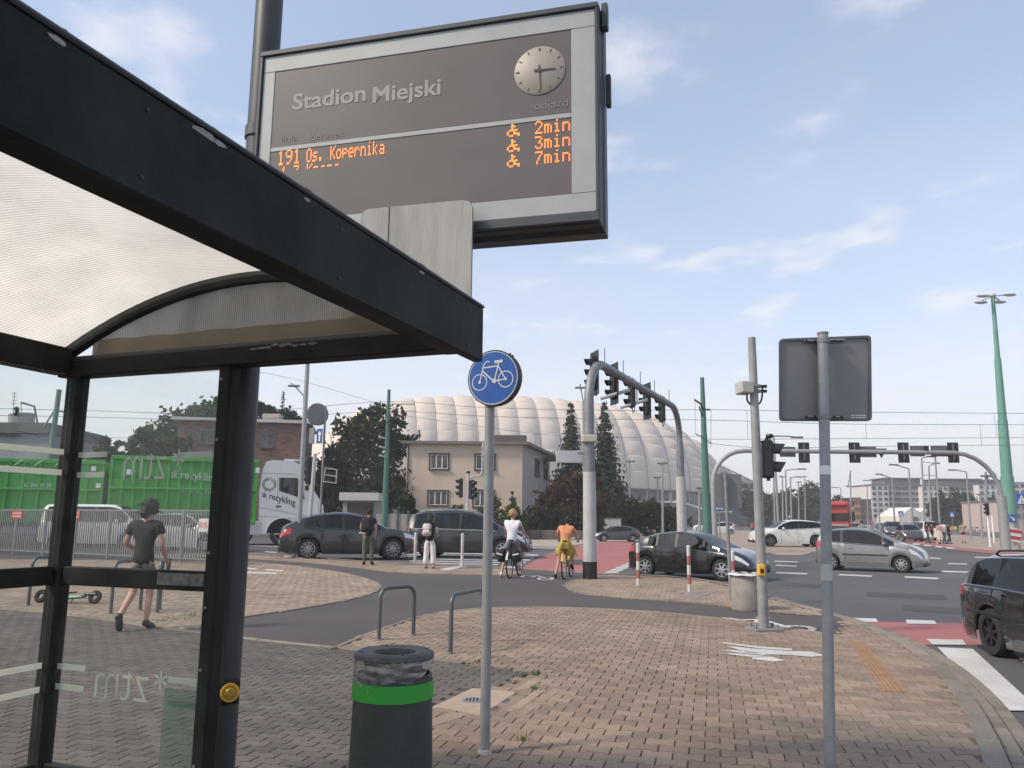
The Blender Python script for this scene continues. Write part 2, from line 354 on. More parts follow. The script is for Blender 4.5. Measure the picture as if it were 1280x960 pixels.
OC = [G(*p) for p in [(-300, 685), (0, 688), (200, 690), (300, 691), (380, 696), (470, 702), (560, 706), (650, 711), (700, 714), (745, 717), (800, 718), (860, 722), (920, 733), (985, 753), (1045, 769), (1100, 789), (1148, 815), (1190, 852), (1222, 900), (1248, 960), (1262, 1010)]]
OC = smoothline(OC, 4)
end = OC[-1]
slab = [(p.x, p.y) for p in OC]+[(end.x+.15, 2.2), (end.x+.15, -8), (-40, -8), (-60, 12), (-45, OC[0].y)]
m = MB(); m.prism(slab, -.30, -.004); m.build('cycle_path', cyc, kind='structure')

IU = .10
def blockshape(kind, Lb=.2, a=.0775, d=.0125, gap=.0045):
    if kind == 'I': H = [(-.5, a+d), (-.3, a+d), (-.2, a-d), (.2, a-d), (.3, a+d), (.5, a+d)]; B = [(x, -h) for x, h in H]
    else:
        a = .052; H = [(-.5, a+d), (-.25, a-d), (0, a+d), (.25, a-d), (.5, a+d)]; B = [(x, h-2*a) for x, h in H]
    T = [(x*Lb, h) for x, h in H]; B = [(x*Lb, h) for x, h in reversed(B)]; poly = T+B; cx = 0; n = len(poly)
    hmax = max(p[1] for p in poly)
    def ins(g): return [(x*(1-g/(Lb/2)), y-(g if y > 0 else -g)) for x, y in poly]
    o = ins(gap/2); i = ins(gap/2+.004)
    vs = [(x, y, -.012) for x, y in o]+[(x, y, 0) for x, y in i]
    fs = [tuple(range(2*n-1, n-1, -1))]+[((k+1) % n, k, n+k, n+(k+1) % n) for k in range(n)]
    return np.array(vs), fs
def project(x, y, z=0):
    v = Vector((x, y, z))-CAM; d = v.dot(fwd)
    return 640+F*v.dot(rgt)/d, 480-F*v.dot(upv)/d
def paving(name, poly, ang, kind, mt, bed, ztop, maxd=60, holes=(), single=0, plab=None):
    poly = [(p[0], p[1]) for p in poly]
    b = MB(); b.sheet(poly, ztop-.011); root = b.build(name, bed, kind='structure')
    ca, sa = math.cos(ang), math.sin(ang); Lb = .2; pit = .155 if kind == 'I' else .104
    us = [x*ca+y*sa for x, y in poly]; vs_ = [-x*sa+y*ca for x, y in poly]
    cen = []
    r0, r1 = int(min(vs_)/pit)-1, int(max(vs_)/pit)+2; c0, c1 = int(min(us)/Lb)-1, int(max(us)/Lb)+2
    for r in range(r0, r1):
        for c in range(c0, c1):
            u = c*Lb+(Lb/2 if r % 2 and kind == 'I' else (Lb/2 if r % 2 else 0)); v = r*pit
            x, y = u*ca-v*sa, u*sa+v*ca
            if y < 2.2 or y > maxd or abs(x) > .72*y+2: continue
            if inpoly(x, y, poly) and not any(inpoly(x, y, h) for h in holes): cen.append((x, y))
    cen.sort(key=lambda p: p[0]**2+p[1]**2)
    V, FS = blockshape(kind); M2 = np.array([[ca, sa], [-sa, ca]])
    Vr = V.copy(); Vr[:, :2] = V[:, :2] @ M2
    n1 = 0; rest = []
    if single:
        me = bpy.data.meshes.new('paving_block'); me.from_pydata([tuple(v) for v in V], [], FS); me.materials.append(mt)
        for (x, y) in cen:
            X, Y = project(x, y)
            if n1 < single and -10 < X < 1290 and Y < 975:
                o = bpy.data.objects.new('paving_block', me); COL.objects.link(o); o.parent = root
                o.location = (x, y, ztop+random.uniform(-.0015, .0015)); o.rotation_euler = (random.uniform(-.006, .006), random.uniform(-.006, .006), ang); n1 += 1
            else: rest.append((x, y))
    else: rest = cen
    if rest:
        C_ = np.array(rest); k = len(V); n = len(C_)
        tilt = rng.normal(0, .006, (n, 2)); z = rng.uniform(-.0015, .0015, n)
        A = np.repeat(Vr[None], n, 0).copy(); A[:, :, 2] += z[:, None]+(A[:, :, 0]*tilt[:, :1]+A[:, :, 1]*tilt[:, 1:]); A[:, :, 0] += C_[:, :1]; A[:, :, 1] += C_[:, 1:]; A[:, :, 2] += ztop
        vl = A.reshape(-1, 3); fl = []
        for i in range(n): fl += [tuple(i*k+q for q in f) for f in FS]
        me = bpy.data.meshes.new('paving_blocks'); me.from_pydata(vl.tolist(), [], fl); me.materials.append(mt)
        o = bpy.data.objects.new('paving_blocks', me); COL.objects.link(o); o.parent = root; o['kind'] = 'stuff'
    return root
w2 = lambda pts: [(p.x, p.y) for p in pts]
# border lines (pixels of the photograph on the ground)
BL = [(-500, 735), (-200, 748), (0, 762), (90, 770), (180, 783), (300, 799), (418, 811)]           # far edge of the dark paving
BR = [(480, 817), (560, 828), (640, 839), (672, 842)]
MAN = w2(px([(537, 886), (590, 861), (650, 866), (602, 897)]))
Ntop = smoothline(px([(418, 811), (480, 786), (540, 768), (600, 761), (680, 759.5), (760, 762), (850, 768), (940, 779), (1000, 788), (1052, 796)]), 4)
kin = []
for i, p in enumerate(OC):
    a = OC[max(i-1, 0)]; b = OC[min(i+1, len(OC)-1)]; t = (b-a).normalized(); nrm = Vector((-t.y, t.x, 0))
    kin.append(p-nrm*.16 if False else p + Vector((t.y, -t.x, 0))*.05)
def side(pts, lo, hi): return [p for p in pts if lo <= project(p.x, p.y)[0] <= hi]
OCin = kin
i0 = min(range(len(OC)), key=lambda i: abs(project(OC[i].x, OC[i].y)[0]-1060))
Nright = OCin[i0:]
cut = smoothline(px([(672, 843), (600, 866), (535, 884), (505, 912), (440, 960), (400, 1000)]), 3)
Npoly = w2(Ntop)+w2(Nright)+[(OCin[-1].x+.15, 2.2)]+[(-1.0, 2.2)]+w2(reversed(cut))+w2(px([(560, 828), (480, 817)]))
paving('pavement', Npoly, R(-14), 'I', warm, bedm, .012, 40, holes=[MAN], single=300)
Dpoly = w2(px(BL))+w2(px(BR))+w2(cut)+[(-1.0, 2.2), (-30, 2.2), (-40, 8)]
paving('dark_pavement', Dpoly, R(-16), 'W', dark, bedd, .010, 30, holes=[MAN], single=300)
Lpoly = w2(smoothline(px([(-400, 694), (-100, 698), (150, 700), (300, 702), (380, 709), (440, 719), (470, 729), (474, 736), (455, 745), (400, 757), (300, 772), (232, 787), (180, 782), (90, 769), (0, 761), (-200, 747), (-500, 734)]), 3))
paving('shelter_side_pavement', Lpoly, R(-20), 'I', tan, bedm, .012, 28)
Spoly = w2(smoothline(px([(180, 692), (300, 693), (380, 698), (470, 703.5), (560, 708), (640, 713), (640, 718.5), (560, 718), (500, 716), (440, 709), (380, 703), (300, 697.5), (180, 696)]), 3))
paving('kerbside_pavement', Spoly, R(-8), 'I', tan, bedm, .012, 36)
Ipoly = w2(smoothline(px([(708, 732), (722, 724), (748, 719.5), (800, 720.5), (860, 724.5), (918, 735.5), (985, 756), (1035, 769), (1010, 769), (960, 765), (900, 757), (850, 752), (770, 747), (722, 741)]), 3)+px([(708, 732)]))
paving('traffic_island', Ipoly, R(-12), 'I', tan, bedm, .012, 40)
# edging stones between surfaces
def edging(name, pts, wd, ln, z0, z1, mt, piece='edging_stone', lab=None, closed=False):
    root = MB(); pts = [Vector(p) for p in pts]
    # resample
    out_ = [pts[0]]; acc = 0
    for a, b in zip(pts, pts[1:]):
        d = (b-a).length; pos = ln-acc
        while pos <= d: out_.append(a+(b-a)*(pos/d)); pos += ln
        acc = (acc+d) % ln
    rb = MB()
    for a, b in zip(out_, out_[1:]): rb.box(((a.x+b.x)/2, (a.y+b.y)/2, z0-.03), ((b-a).length+.02, wd*.8, .05), math.atan2(b.y-a.y, b.x-a.x))
    r = rb.build(name, bedm, kind='structure')
    for a, b in zip(out_, out_[1:]):
        s = MB(); L_ = (b-a).length-.008; s.bbox((0, 0, 0), (L_, wd, z1-z0), 0, .008)
        o = s.build(piece, mt, r); o.location = ((a.x+b.x)/2, (a.y+b.y)/2, (z0+z1)/2+random.uniform(-.002, .002)); o.rotation_euler.z = math.atan2(b.y-a.y, b.x-a.x)
    return r
edging('edging', px([(0, 762), (90, 770), (180, 783), (300, 799), (418, 811), (480, 817), (560, 828), (640, 839), (672, 842.5)]), .08, 1.0, -.06, .024, kerbm)
edging('edging', Ntop, .07, 1.0, -.06, .018, kerbm)
kline = [p for p in OC[i0-6:]]+[V3(OC[-1].x+.15, 2.2, 0)]
edging('kerb', [V3(p.x, p.y, 0)+Vector((-.0, 0, 0)) for p in kline], .15, .78, -.14, .016, kerbm, 'kerb_stone')
def offs(pts, d):
    o = []
    for i, p in enumerate(pts):
        a = pts[max(i-1, 0)]; b = pts[min(i+1, len(pts)-1)]; t = (b-a).normalized(); o.append(Vector((p.x-t.y*d, p.y+t.x*d, 0)))
    return o
edging('gutter', offs(kline, .15), .11, .21, -.12, ROAD+.022, kerbm, 'gutter_block')
edging('gutter', offs(kline, .27), .11, .21, -.12, ROAD+.018, kerbm, 'gutter_block')
# kerb of far strip and island, low
edging('kerb', [p for p in OC[:i0-5] if project(p.x, p.y)[0] > 180], .14, 1.0, -.14, .010, kerbm, 'kerb_stone')
edging('edging', smoothline(px([(300, 702), (380, 709), (440, 719), (470, 729), (474, 736), (455, 745), (400, 757), (300, 772), (240, 785)]), 4), .09, 1.0, -.06, .017, kerbm)
edging('edging', smoothline(px([(748, 719.5), (722, 724), (708, 732), (722, 741), (770, 747), (850, 752), (900, 757), (960, 765), (1030, 769.5)]), 4), .09, 1.0, -.06, .017, kerbm)
edging('edging', smoothline(px([(300, 697.5), (380, 703), (440, 709), (500, 716), (560, 718), (640, 718.5)]), 4), .09, 1.0, -.06, .017, kerbm)
# service cover with its frame of cut slabs
t = thing('service_cover', 'square beige concrete service cover with small iron plug set in the paving', 'cover', G(596, 879))
cx, cy = t.location.x, t.location.y
mm = [Vector((p[0], p[1], 0)) for p in MAN]; ctr = sum(mm, Vector())/4
q = MB(); q.prism([(ctr+(p-ctr)*.93).to_tuple()[:2] for p in mm], -.02, .014); q.build('cover_slab', mat('cover_concrete', (.36, .275, .21), .9, 0, .12, 8, .2, 60), t, world=True)
q = MB(); q.prism([(ctr+(p-ctr)*.99).to_tuple()[:2] for p in mm], -.03, .004); q.build('cover_frame', galvd, t, world=True)
pc = G(592, 877.5); q = MB(); q.cyl((pc.x, pc.y, .01), (pc.x, pc.y, .019), .10, n=20); pl = q.build('iron_plug', galvd, t, world=True)
for k in range(5):
    q = MB(); q.box((pc.x-.06+k*.03, pc.y, .021), (.012, .13-.02*abs(k-2), .006)); q.build('plug_rib', blackp, pl, world=False).matrix_parent_inverse = Matrix.Identity(4)
for o in pl.children:
    for v in o.data.vertices: v.co -= t.location
for nm_, pts in (('slab_strip', [(632, 890), (674, 862), (683, 864), (643, 893)]), ('slab_strip', [(645, 893), (694, 861), (702, 864), (655, 897)]), ('slab_strip', [(640, 866), (664, 850), (684, 846), (662, 862)]), ('slab_strip', [(533, 903), (570, 892), (587, 895), (535, 912)])):
    q = MB(); pp = px(pts); c_ = sum(pp, Vector())/4; q.prism([(c_+(p-c_)*.94).to_tuple()[:2] for p in pp], -.01, .0135); q.build(nm_, tan, t, world=True)
# ---- painted markings and coloured surfacing
mk = []
def mark(pts, z, name='road_marking', mt=paint):
    q = MB(); q.sheet([(p.x, p.y) for p in px(pts, z)], z); o = q.build(name, mt, kind='structure'); fixn(o); return o
RZ = ROAD+.005
mark([(645, 713), (748, 720), (792, 702), (806, 690), (806, 677), (742, 677), (690, 690), (664, 703)], RZ, 'red_cycle_crossing', redas)
mark([(1076, 777), (1216, 779), (1236, 806), (1130, 806), (1100, 791)], RZ, 'red_cycle_crossing', redas)
for pts in ([(1048, 772), (1095, 773), (1098, 777.5), (1056, 777)], [(1132, 774.5), (1168, 775.5), (1171, 780), (1134, 779.5)], [(1203, 777), (1232, 778), (1238, 782), (1207, 781.5)], [(1158, 798.5), (1203, 799.5), (1208, 806), (1166, 805.5)],
            [(1172, 809), (1216, 811), (1300, 888), (1248, 888)], [(1262, 811), (1300, 812), (1400, 888), (1340, 888)]):
    mark(pts, ROAD+.012)
# dashes of the cycle crossing and zebra bars on the far road
for k in range(7):
    t0 = k/6.; xa = 750+t0*36; ya = 718-t0*15
    mark([(xa, ya), (xa+17-5*t0, ya+.8), (xa+20-5*t0, ya-1.2), (xa+4, ya-1.9)], ROAD+.012)
for k in range(6):
    t0 = k/5.; mark([(628+t0*28, 709-t0*15), (645+t0*26, 710-t0*15), (648+t0*26, 708.4-t0*15), (631+t0*28, 707.6-t0*15)], ROAD+.012)
for k in range(9):
    y = 704-k*2.6; mark([(512-k*1, y), (622+k*2, y+2.2), (624+k*2, y+1.3), (513-k*1, y-.9)], RZ+.003)
for (x0, y0, x1, y1, h) in ((969, 707, 995, 708.5, 1.2), (969, 716.5, 1008, 718, 1.6), (1047, 719, 1089, 721, 1.6), (1130, 722, 1172, 724, 1.8), (1176, 715, 1216, 716, 1.6), (1160, 698, 1175, 698.7, 1.1), (1184, 705, 1208, 705.6, 1.2), (967, 702, 996, 703, 1.1), (1218, 697, 1240, 697.5, 1.), (820, 690, 850, 691, 1.), (1080, 707, 1110, 708, 1.2), (330, 690, 345, 691, .9), (306, 682, 420, 686, .7), (640, 684, 700, 686, .8), (1226, 728, 1275, 731, 2)):
    mark([(x0, y0), (x1, y1), (x1+2, y1-h), (x0+2, y0-h)], RZ+.003)
mark([(958, 689), (975, 686.5), (1005, 688.5), (1014, 691), (1000, 694), (970, 693.5)], RZ+.002, 'paved_refuge', plaza)
# pale strips on the paving
for pts in ([(305, 711), (320, 712), (322, 710.6), (308, 709.6)], [(330, 713), (352, 714), (356, 712.6), (334, 711.6)], [(548, 711.5), (575, 707), (584, 708), (560, 713)], [(300, 716.5), (345, 717.5), (347, 715.8), (302, 714.6)]):
    mark(pts, .018)
def zz(l): return [(640+a/2., 640+b/2.) for a, b in l]
for l in ([(524, 325), (620, 336), (700, 341.5), (700, 346), (630, 342), (530, 329.5)], [(530, 333), (600, 341), (700, 347.5), (750, 349), (784, 359), (748, 362), (690, 357), (640, 356), (585, 350)], [(519, 344), (560, 345.5), (615, 352), (645, 359), (560, 351)], [(530, 351.5), (580, 355), (650, 361), (600, 362), (545, 356)], [(600, 363.5), (650, 362), (683, 371), (655, 374), (600, 367.5)]):
    mark(zz(l), .0175, 'pedestrian_marking')
def gstroke(pts, wpx, z=.004, closed=False, name='bicycle_marking', ext=None):
    g = [G(a, b, z) for a, b in pts]; q = MB(); n = len(g)
    for i in range(n if closed else n-1):
        a, b = g[i], g[(i+1) % n]; t_ = (b-a).normalized(); nn_ = Vector((-t_.y, t_.x, 0))*wpx/2
        q.add([a-nn_, b-nn_, b+nn_, a+nn_], [(0, 1, 2, 3)])
    return q
def groundbike(c1, r1, c2, r2, pts, wd, z):
    q = MB()
    for (c, r) in ((c1, r1), (c2, r2)):
        g = gstroke([(c[0]+r[0]*math.cos(a*math.pi/10), c[1]+r[1]*math.sin(a*math.pi/10)) for a in range(20)], wd, z, True); q.add(g.v, g.f)
    for i, s in enumerate(pts): g = gstroke(s, wd, z+.0004*(i+1)); q.add(g.v, g.f)
    o = q.build('bicycle_marking', paint, kind='structure'); fixn(o)
groundbike((903, 776), (20, 3.6), (992, 786), (24, 3.8), [[(903, 776), (950, 774), (985, 784)], [(950, 774), (940, 783), (992, 786)], [(903, 776), (940, 783)], [(945, 771.5), (962, 772.5)]], .11, .003)
groundbike((368, 711.5), (9, 1.4), (406, 714.5), (10, 1.5), [[(368, 711.5), (388, 710.5), (406, 714.5)], [(388, 710.5), (384, 714), (406, 714.5)]], .12, .003)
groundbike((660, 721), (8, 1.4), (682, 723), (9, 1.6), [[(660, 721), (672, 719.5), (682, 723)]], .10, .003)
# tactile strip
tp = thing('tactile_strip', 'orange ribbed tactile paving strip leading to the crossing kerb', 'paving strip', G(1098, 833), 0); tp['kind'] = 'structure'
A, B_, C2, D2 = px([(1061, 801), (1080, 803), (1134, 866), (1104, 865)], .013)
orange = mat('orange_tactile', (.29, .165, .085), .8, 0, .2, 8, .2, 60)
for k in range(5):
    f0, f1 = k/5+.012, (k+1)/5-.012
    for j in range(4):
        g0, g1 = j/4+.006, (j+1)/4-.006
        def bl(a, b): return (A*(1-a)+B_*a)*(1-b)+(D2*(1-a)+C2*a)*b
        q = MB(); q.prism([bl(f0, g0).to_tuple()[:2], bl(f1, g0).to_tuple()[:2], bl(f1, g1).to_tuple()[:2], bl(f0, g1).to_tuple()[:2]], .0, .019); q.build('tactile_tile', orange, tp, world=True)
# small round cover on the island and its slabs
t = thing('manhole_cover', 'grey rectangular manhole slab on the traffic island beside a bollard', 'cover', G(871, 743))
mp_ = px([(846, 743), (868, 738), (896, 741), (872, 748)]); q = MB(); q.prism([(p.x, p.y) for p in mp_], -.01, .017); q.build('cover_slab', kerbm, t, world=True)
g0 = G(868, 743); q = MB(); q.cyl((g0.x, g0.y, .01), (g0.x, g0.y, .022), .16, n=16); q.build('cover_lid', galvd, t, world=True)
ptm = ground_mat('road_repair', (.045, .044, .047), (.062, .06, .063), .8, .8, 60)
for i_, pts in enumerate(([(1085, 740), (1180, 744), (1185, 750), (1082, 745)], [(985, 728), (1035, 731), (1030, 735), (978, 732)], [(1130, 756), (1205, 760), (1212, 768), (1128, 763)], [(700, 704), (732, 706), (738, 700), (712, 699)], [(1200, 735), (1212, 736), (1330, 790), (1318, 792)], [(310, 687), (420, 690), (420, 692), (310, 689)])): mark(pts, ROAD+.0035+(.012 if i_ == 3 else 0), 'road_repair', ptm)
# far surfaces
def far(pts, z, name, mt): q = MB(); q.sheet(w2(px(pts, z)), z); fixn(q.build(name, mt, kind='structure'))
far([(520, 664), (806, 666), (806, 677), (742, 678), (700, 684), (640, 682), (520, 676)], -.06, 'tramway_paving', beige)
far([(812, 662), (1010, 664), (1030, 690), (940, 691), (905, 688), (806, 686), (806, 676)], -.062, 'stadium_forecourt', plaza)
far([(1192, 668), (1400, 684), (1400, 700), (1280, 692), (1205, 685), (1150, 677)], -.055, 'far_pavement', plaza)
far([(1120, 672), (1150, 676.5), (1205, 684.5), (1280, 692), (1400, 700), (1400, 703), (1280, 696), (1200, 688), (1110, 674)], -.05, 'red_cycle_crossing', redas)
for x0 in range(4): mark([(1140+x0*14, 680.5+x0*1.6), (1149+x0*14, 681.4+x0*1.6), (1151+x0*14, 680+x0*1.6), (1142+x0*14, 679+x0*1.6)], ROAD+.03)
far([(-400, 658), (306, 664), (520, 668), (520, 672), (306, 670), (-400, 664)], -.06, 'verge', ground_mat('verge_grass', (.09, .10, .05), (.16, .14, .09), .95, .3, 8))
# grass tufts growing at the edges
gm = leaf_mat('grass_blade', (.06, .10, .025), (.12, .15, .05))
def tufts(name, spots, lab=None):
    q = MB()
    for (x, y, s) in spots:
        g = G(x, y, .005)
        for i in range(38):
            a = random.uniform(0, 6.28); r = random.gauss(0, s); b = Vector((g.x+r*math.cos(a), g.y+r*math.sin(a)*1.4, .005)); h = random.uniform(.01, .05); an = random.uniform(0, 6.28)
            d = Vector((math.cos(an), math.sin(an), 0)); lean = Vector((random.uniform(-.4, .4), random.uniform(-.4, .4), 1))*h
            q.add([b-d*.006, b+d*.006, b+lean], [(0, 1, 2)])
    o = q.build(name, gm, kind='stuff'); return o
tufts('grass_tufts', [(236, 772, .25), (250, 769, .3), (225, 774, .2), (201, 777, .12), (845, 740, .16), (852, 743, .12), (675, 843, .07), (598, 829, .05), (240, 770, .2), (655, 846, .06), (668, 862, .05), (655, 925, .03), (420, 812, .05)])
# ================================================================ BUS SHELTER
A20 = R(20.5); U = Vector((math.sin(A20), math.cos(A20), 0)); Vv = Vector((math.cos(A20), -math.sin(A20), 0)); Zv = Vector((0, 0, 1))
PR = P(273, 690, 4.2); PR.z = 0
def hitplane(x, y, p0, n):
    d = ray(x, y); return CAM + d*((p0-CAM).dot(n)/d.dot(n))
def E(s, z, k=0.0): return PR + Vv*s + U*k + Zv*z        # s along the end wall, k along the shelter (negative = towards the viewer)
RM = Matrix.Rotation(-A20, 3, 'Z')                         # x axis = Vv, y axis = U
sh = thing('bus_shelter', 'dark anthracite bus shelter with glass walls and a translucent barrel roof', 'bus shelter', PR)
def sb(name, s0, s1, z0, z1, k0, k1, mt=anth, parent=None, bev=.006, lab=None):
    q = MB(); c = E((s0+s1)/2, (z0+z1)/2, (k0+k1)/2); q.bbox(c, (abs(s1-s0), abs(k1-k0), z1-z0), 0, bev, RM)
    o = q.build(name, mt, sh if parent is None else parent, world=False, label=lab)
    for v in o.data.vertices: v.co -= PR
    return o
LEN = -5.6
for (s, k, w_) in ((-.005, 0, .085), (-1.085, 0, .10), (-1.085, -1.75, .09), (-1.085, -3.5, .09), (-1.085, LEN+.2, .09)):
    sb('post', s-w_/2, s+w_/2, -.02, 2.31, k-.045, k+.045, bev=.012)
sb('front_post', 1.24, 1.33, -.02, 2.3, LEN+.15, LEN+.24, bev=.012)
sb('end_beam', -1.19, 1.375, 2.29, 2.385, -.06, .05)
sb('end_beam_cap', -1.12, 1.36, 2.386, 2.412, -.035, .03, anthl)
sb('end_beam', -1.19, 1.375, 2.29, 2.385, LEN, LEN+.11)
sb('rear_beam', -1.20, -1.08, 2.30, 2.45, LEN, -.062)
sb('rear_gutter', -1.30, -1.202, 2.36, 2.48, LEN, .045)
sb('fascia', 1.38, 1.43, 2.245, 2.505, LEN, .06, lab='deep dark fascia board along the front edge of the roof')
sb('fascia_top', 1.30, 1.436, 2.506, 2.522, LEN, .065, anthl)
sb('fascia_lip', 1.29, 1.378, 2.262, 2.30, LEN, -.062)
sb('fascia_end_cap', 1.31, 1.378, 2.301, 2.50, -.02, .052)
sb('transom', -1.035, -.052, 1.125, 1.225, -.025, .025)
sb('rear_transom', -1.11, -1.06, 1.125, 1.225, LEN+.2, -.05)
sb('bottom_rail', -1.035, -.052, .14, .2, -.025, .025); sb('rear_bottom_rail', -1.11, -1.06, .14, .2, LEN+.2, -.05)
sb('transom_worn_strip', -.36, -.056, 1.15, 1.212, -.029, -.0255, mat('worn_paint', (.10, .105, .105), .6, 0, .4, 30, c2=(.14, .145, .15)))
chipm = mat('bare_metal_chip', (.30, .29, .27), .6, 0, .3, 30); rch = random.Random(3)
for (k_, w_, h_) in ((-1.86, .05, .012), (-1.80, .03, .008), (-1.40, .02, .006), (-2.3, .025, .008), (-.6, .03, .006)):
    q = MB(); n_c = 7; c_ = Vv*1.4372+U*k_+Zv*2.5215; q.plate([c_+U*(w_*math.cos(6.283*i/n_c)*rch.uniform(.6, 1.1))+Vv*(-abs(.004))+Zv*(.0012)+Vv*(-.02*abs(math.sin(6.283*i/n_c))*rch.random()) for i in range(n_c)], Zv*.0006); fixn(q.build('paint_chip', chipm, sh))
    q = MB(); c_ = Vv*1.4305+U*k_+Zv*2.490; q.plate([c_+U*(w_*math.cos(6.283*i/n_c)*rch.uniform(.6, 1.1))+Zv*(h_*math.sin(6.283*i/n_c)*rch.uniform(.5, 1.2)) for i in range(n_c)], Vv*.0008); fixn(q.build('paint_chip', chipm, sh))
boltm = mat('bolt_head', (.03, .032, .032), .4, .4, .1)
for k_ in (-.12, -1.2, -2.05, -3.0, -4.1):
    for z_ in (2.29, 2.46):
        c_ = Vv*1.4305+U*k_+Zv*z_; q = MB(); q.cyl(c_, c_+Vv*.003, .006, n=8); q.build('bolt', boltm, sh)
for z_ in (.3, .75, 1.05, 1.32, 1.9, 2.22):
    for s_ in (-.02, ):
        c_ = Vv*s_+U*-.0455+Zv*z_; q = MB(); q.cyl(c_, c_-U*.004, .008, n=8); q.build('bolt', mat('worn_bolt', (.22, .22, .21), .5, .3), sh)
for i_ in range(9):
    s_ = .18+i_*.045+rch.uniform(-.01, .01); c_ = Vv*s_+U*-.061+Zv*(2.372+rch.uniform(-.006, .006)); n_c = 7
    q = MB(); q.plate([c_+Vv*(.03*math.cos(6.283*j/n_c)*rch.uniform(.5, 1.3))+Zv*(.009*math.sin(6.283*j/n_c)*rch.uniform(.4, 1.3)) for j in range(n_c)], U*-.0008); fixn(q.build('flaking_paint', mat('flaking_paint', (.16, .155, .145), .8, 0, .3, 40), sh))
# vault
def vz(s): return 2.44+.35*(1-((s-.115)/1.305)**2)
roofm = translucent_mat('roof_polycarbonate', (.55, .50, .43), (.97, .91, .82), stain=.25)
t_ = roofm.node_tree; wv = t_.nodes.new('ShaderNodeTexWave'); wv.inputs['Scale'].default_value = 14; wv.inputs['Distortion'].default_value = .3; wv.bands_direction = 'Y'
tcx = t_.nodes.new('ShaderNodeTexCoord'); t_.links.new(tcx.outputs['Object'], wv.inputs['Vector'])
bpn = t_.nodes.new('ShaderNodeBump'); bpn.inputs['Strength'].default_value = .5; bpn.inputs['Distance'].default_value = .01; t_.links.new(wv.outputs[1], bpn.inputs['Height'])
for n_ in t_.nodes:
    if n_.type in ('BSDF_DIFFUSE', 'BSDF_TRANSLUCENT'): t_.links.new(bpn.outputs[0], n_.inputs['Normal'])
ks = [LEN+.02, LEN+1.9, LEN+3.7, -.055]
for j in range(3):
    q = MB(); n = 28; vs = []; fs = []
    for i in range(n+1):
        s = -1.17+2.46*i/n
        for k in (ks[j]+.006, ks[j+1]-.006): vs.append(Vv*s+U*k+Zv*vz(s))
    for i in range(n): fs.append((2*i, 2*i+2, 2*i+3, 2*i+1))
    q.add(vs, fs); q.build('roof_panel', roofm, sh, smooth=True)
def arch(k, nm='roof_arch', th=.028):
    q = MB(); vs = []; n = 28
    for i in range(n+1):
        s = -1.19+2.5*i/n; z = vz(s); 
        for a, b in ((-.03, -.05), (.03, -.05), (.03, .012), (-.03, .012)): vs.append(Vv*s+U*(k+a*th/.03)+Zv*(z+b))
    fs = [(0, 1, 2, 3), (4*n+3, 4*n+2, 4*n+1, 4*n)]
    for i in range(n):
        for j in range(4): fs.append((4*i+j, 4*i+4+j, 4*i+4+(j+1) % 4, 4*i+(j+1) % 4))
    q.add(vs, fs); o = q.build(nm, anth, sh); fixn(o)
for k in (-.02, LEN+.05): arch(k)
for k in ks[1:3]: arch(k, 'roof_rib', .018)
gabm = translucent_mat('gable_polycarbonate', (.55, .53, .48), (.98, .95, .88), stain=.45)
tg = gabm.node_tree; wv2 = tg.nodes.new('ShaderNodeTexWave'); wv2.inputs['Scale'].default_value = 26; wv2.inputs['Distortion'].default_value = .6; wv2.bands_direction = 'X'; tc2 = tg.nodes.new('ShaderNodeTexCoord'); tg.links.new(tc2.outputs['Object'], wv2.inputs['Vector'])
mm2 = tg.nodes.new('ShaderNodeMixRGB'); mm2.blend_type = 'MULTIPLY'; mm2.inputs[0].default_value = .35; ltr = [n for n in tg.nodes if n.type == 'BSDF_TRANSLUCENT'][0]; src2 = ltr.inputs[0].links[0].from_socket; tg.links.new(src2, mm2.inputs[1]); tg.links.new(wv2.outputs[0], mm2.inputs[2]); tg.links.new(mm2.outputs[0], ltr.inputs[0])
q = MB(); pts = [Vv*(-1.0)+Zv*2.413]+[Vv*s+Zv*(vz(s)-.04) for s in np.linspace(-1.0, 1.28, 24)]+[Vv*1.28+Zv*2.413]
q.plate(pts, U*.012); fixn(q.build('gable_panel', gabm, sh))
for n_ in tg.nodes:
    if n_.type == 'MIX_SHADER': n_.inputs[0].default_value = .85
dz_ = 2.505; sd0 = .115-1.305*math.sqrt(max(0, 1-(dz_+.04-2.44)/.35)); q = MB(); rg_ = random.Random(8)
pts = [Vv*(-.98)+Zv*2.414]+[Vv*(sd0+.03+(1.20-sd0)*i/16)+Zv*(dz_+rg_.uniform(-.006, .006)-(.0 if i < 15 else .03)) for i in range(17)]+[Vv*1.26+Zv*2.414]
q.plate([p-U*.003 for p in pts], -U*.001); fixn(q.build('dirt_band', translucent_mat('gable_dirt', (.36, .32, .27), (.85, .78, .66), stain=.3), sh))
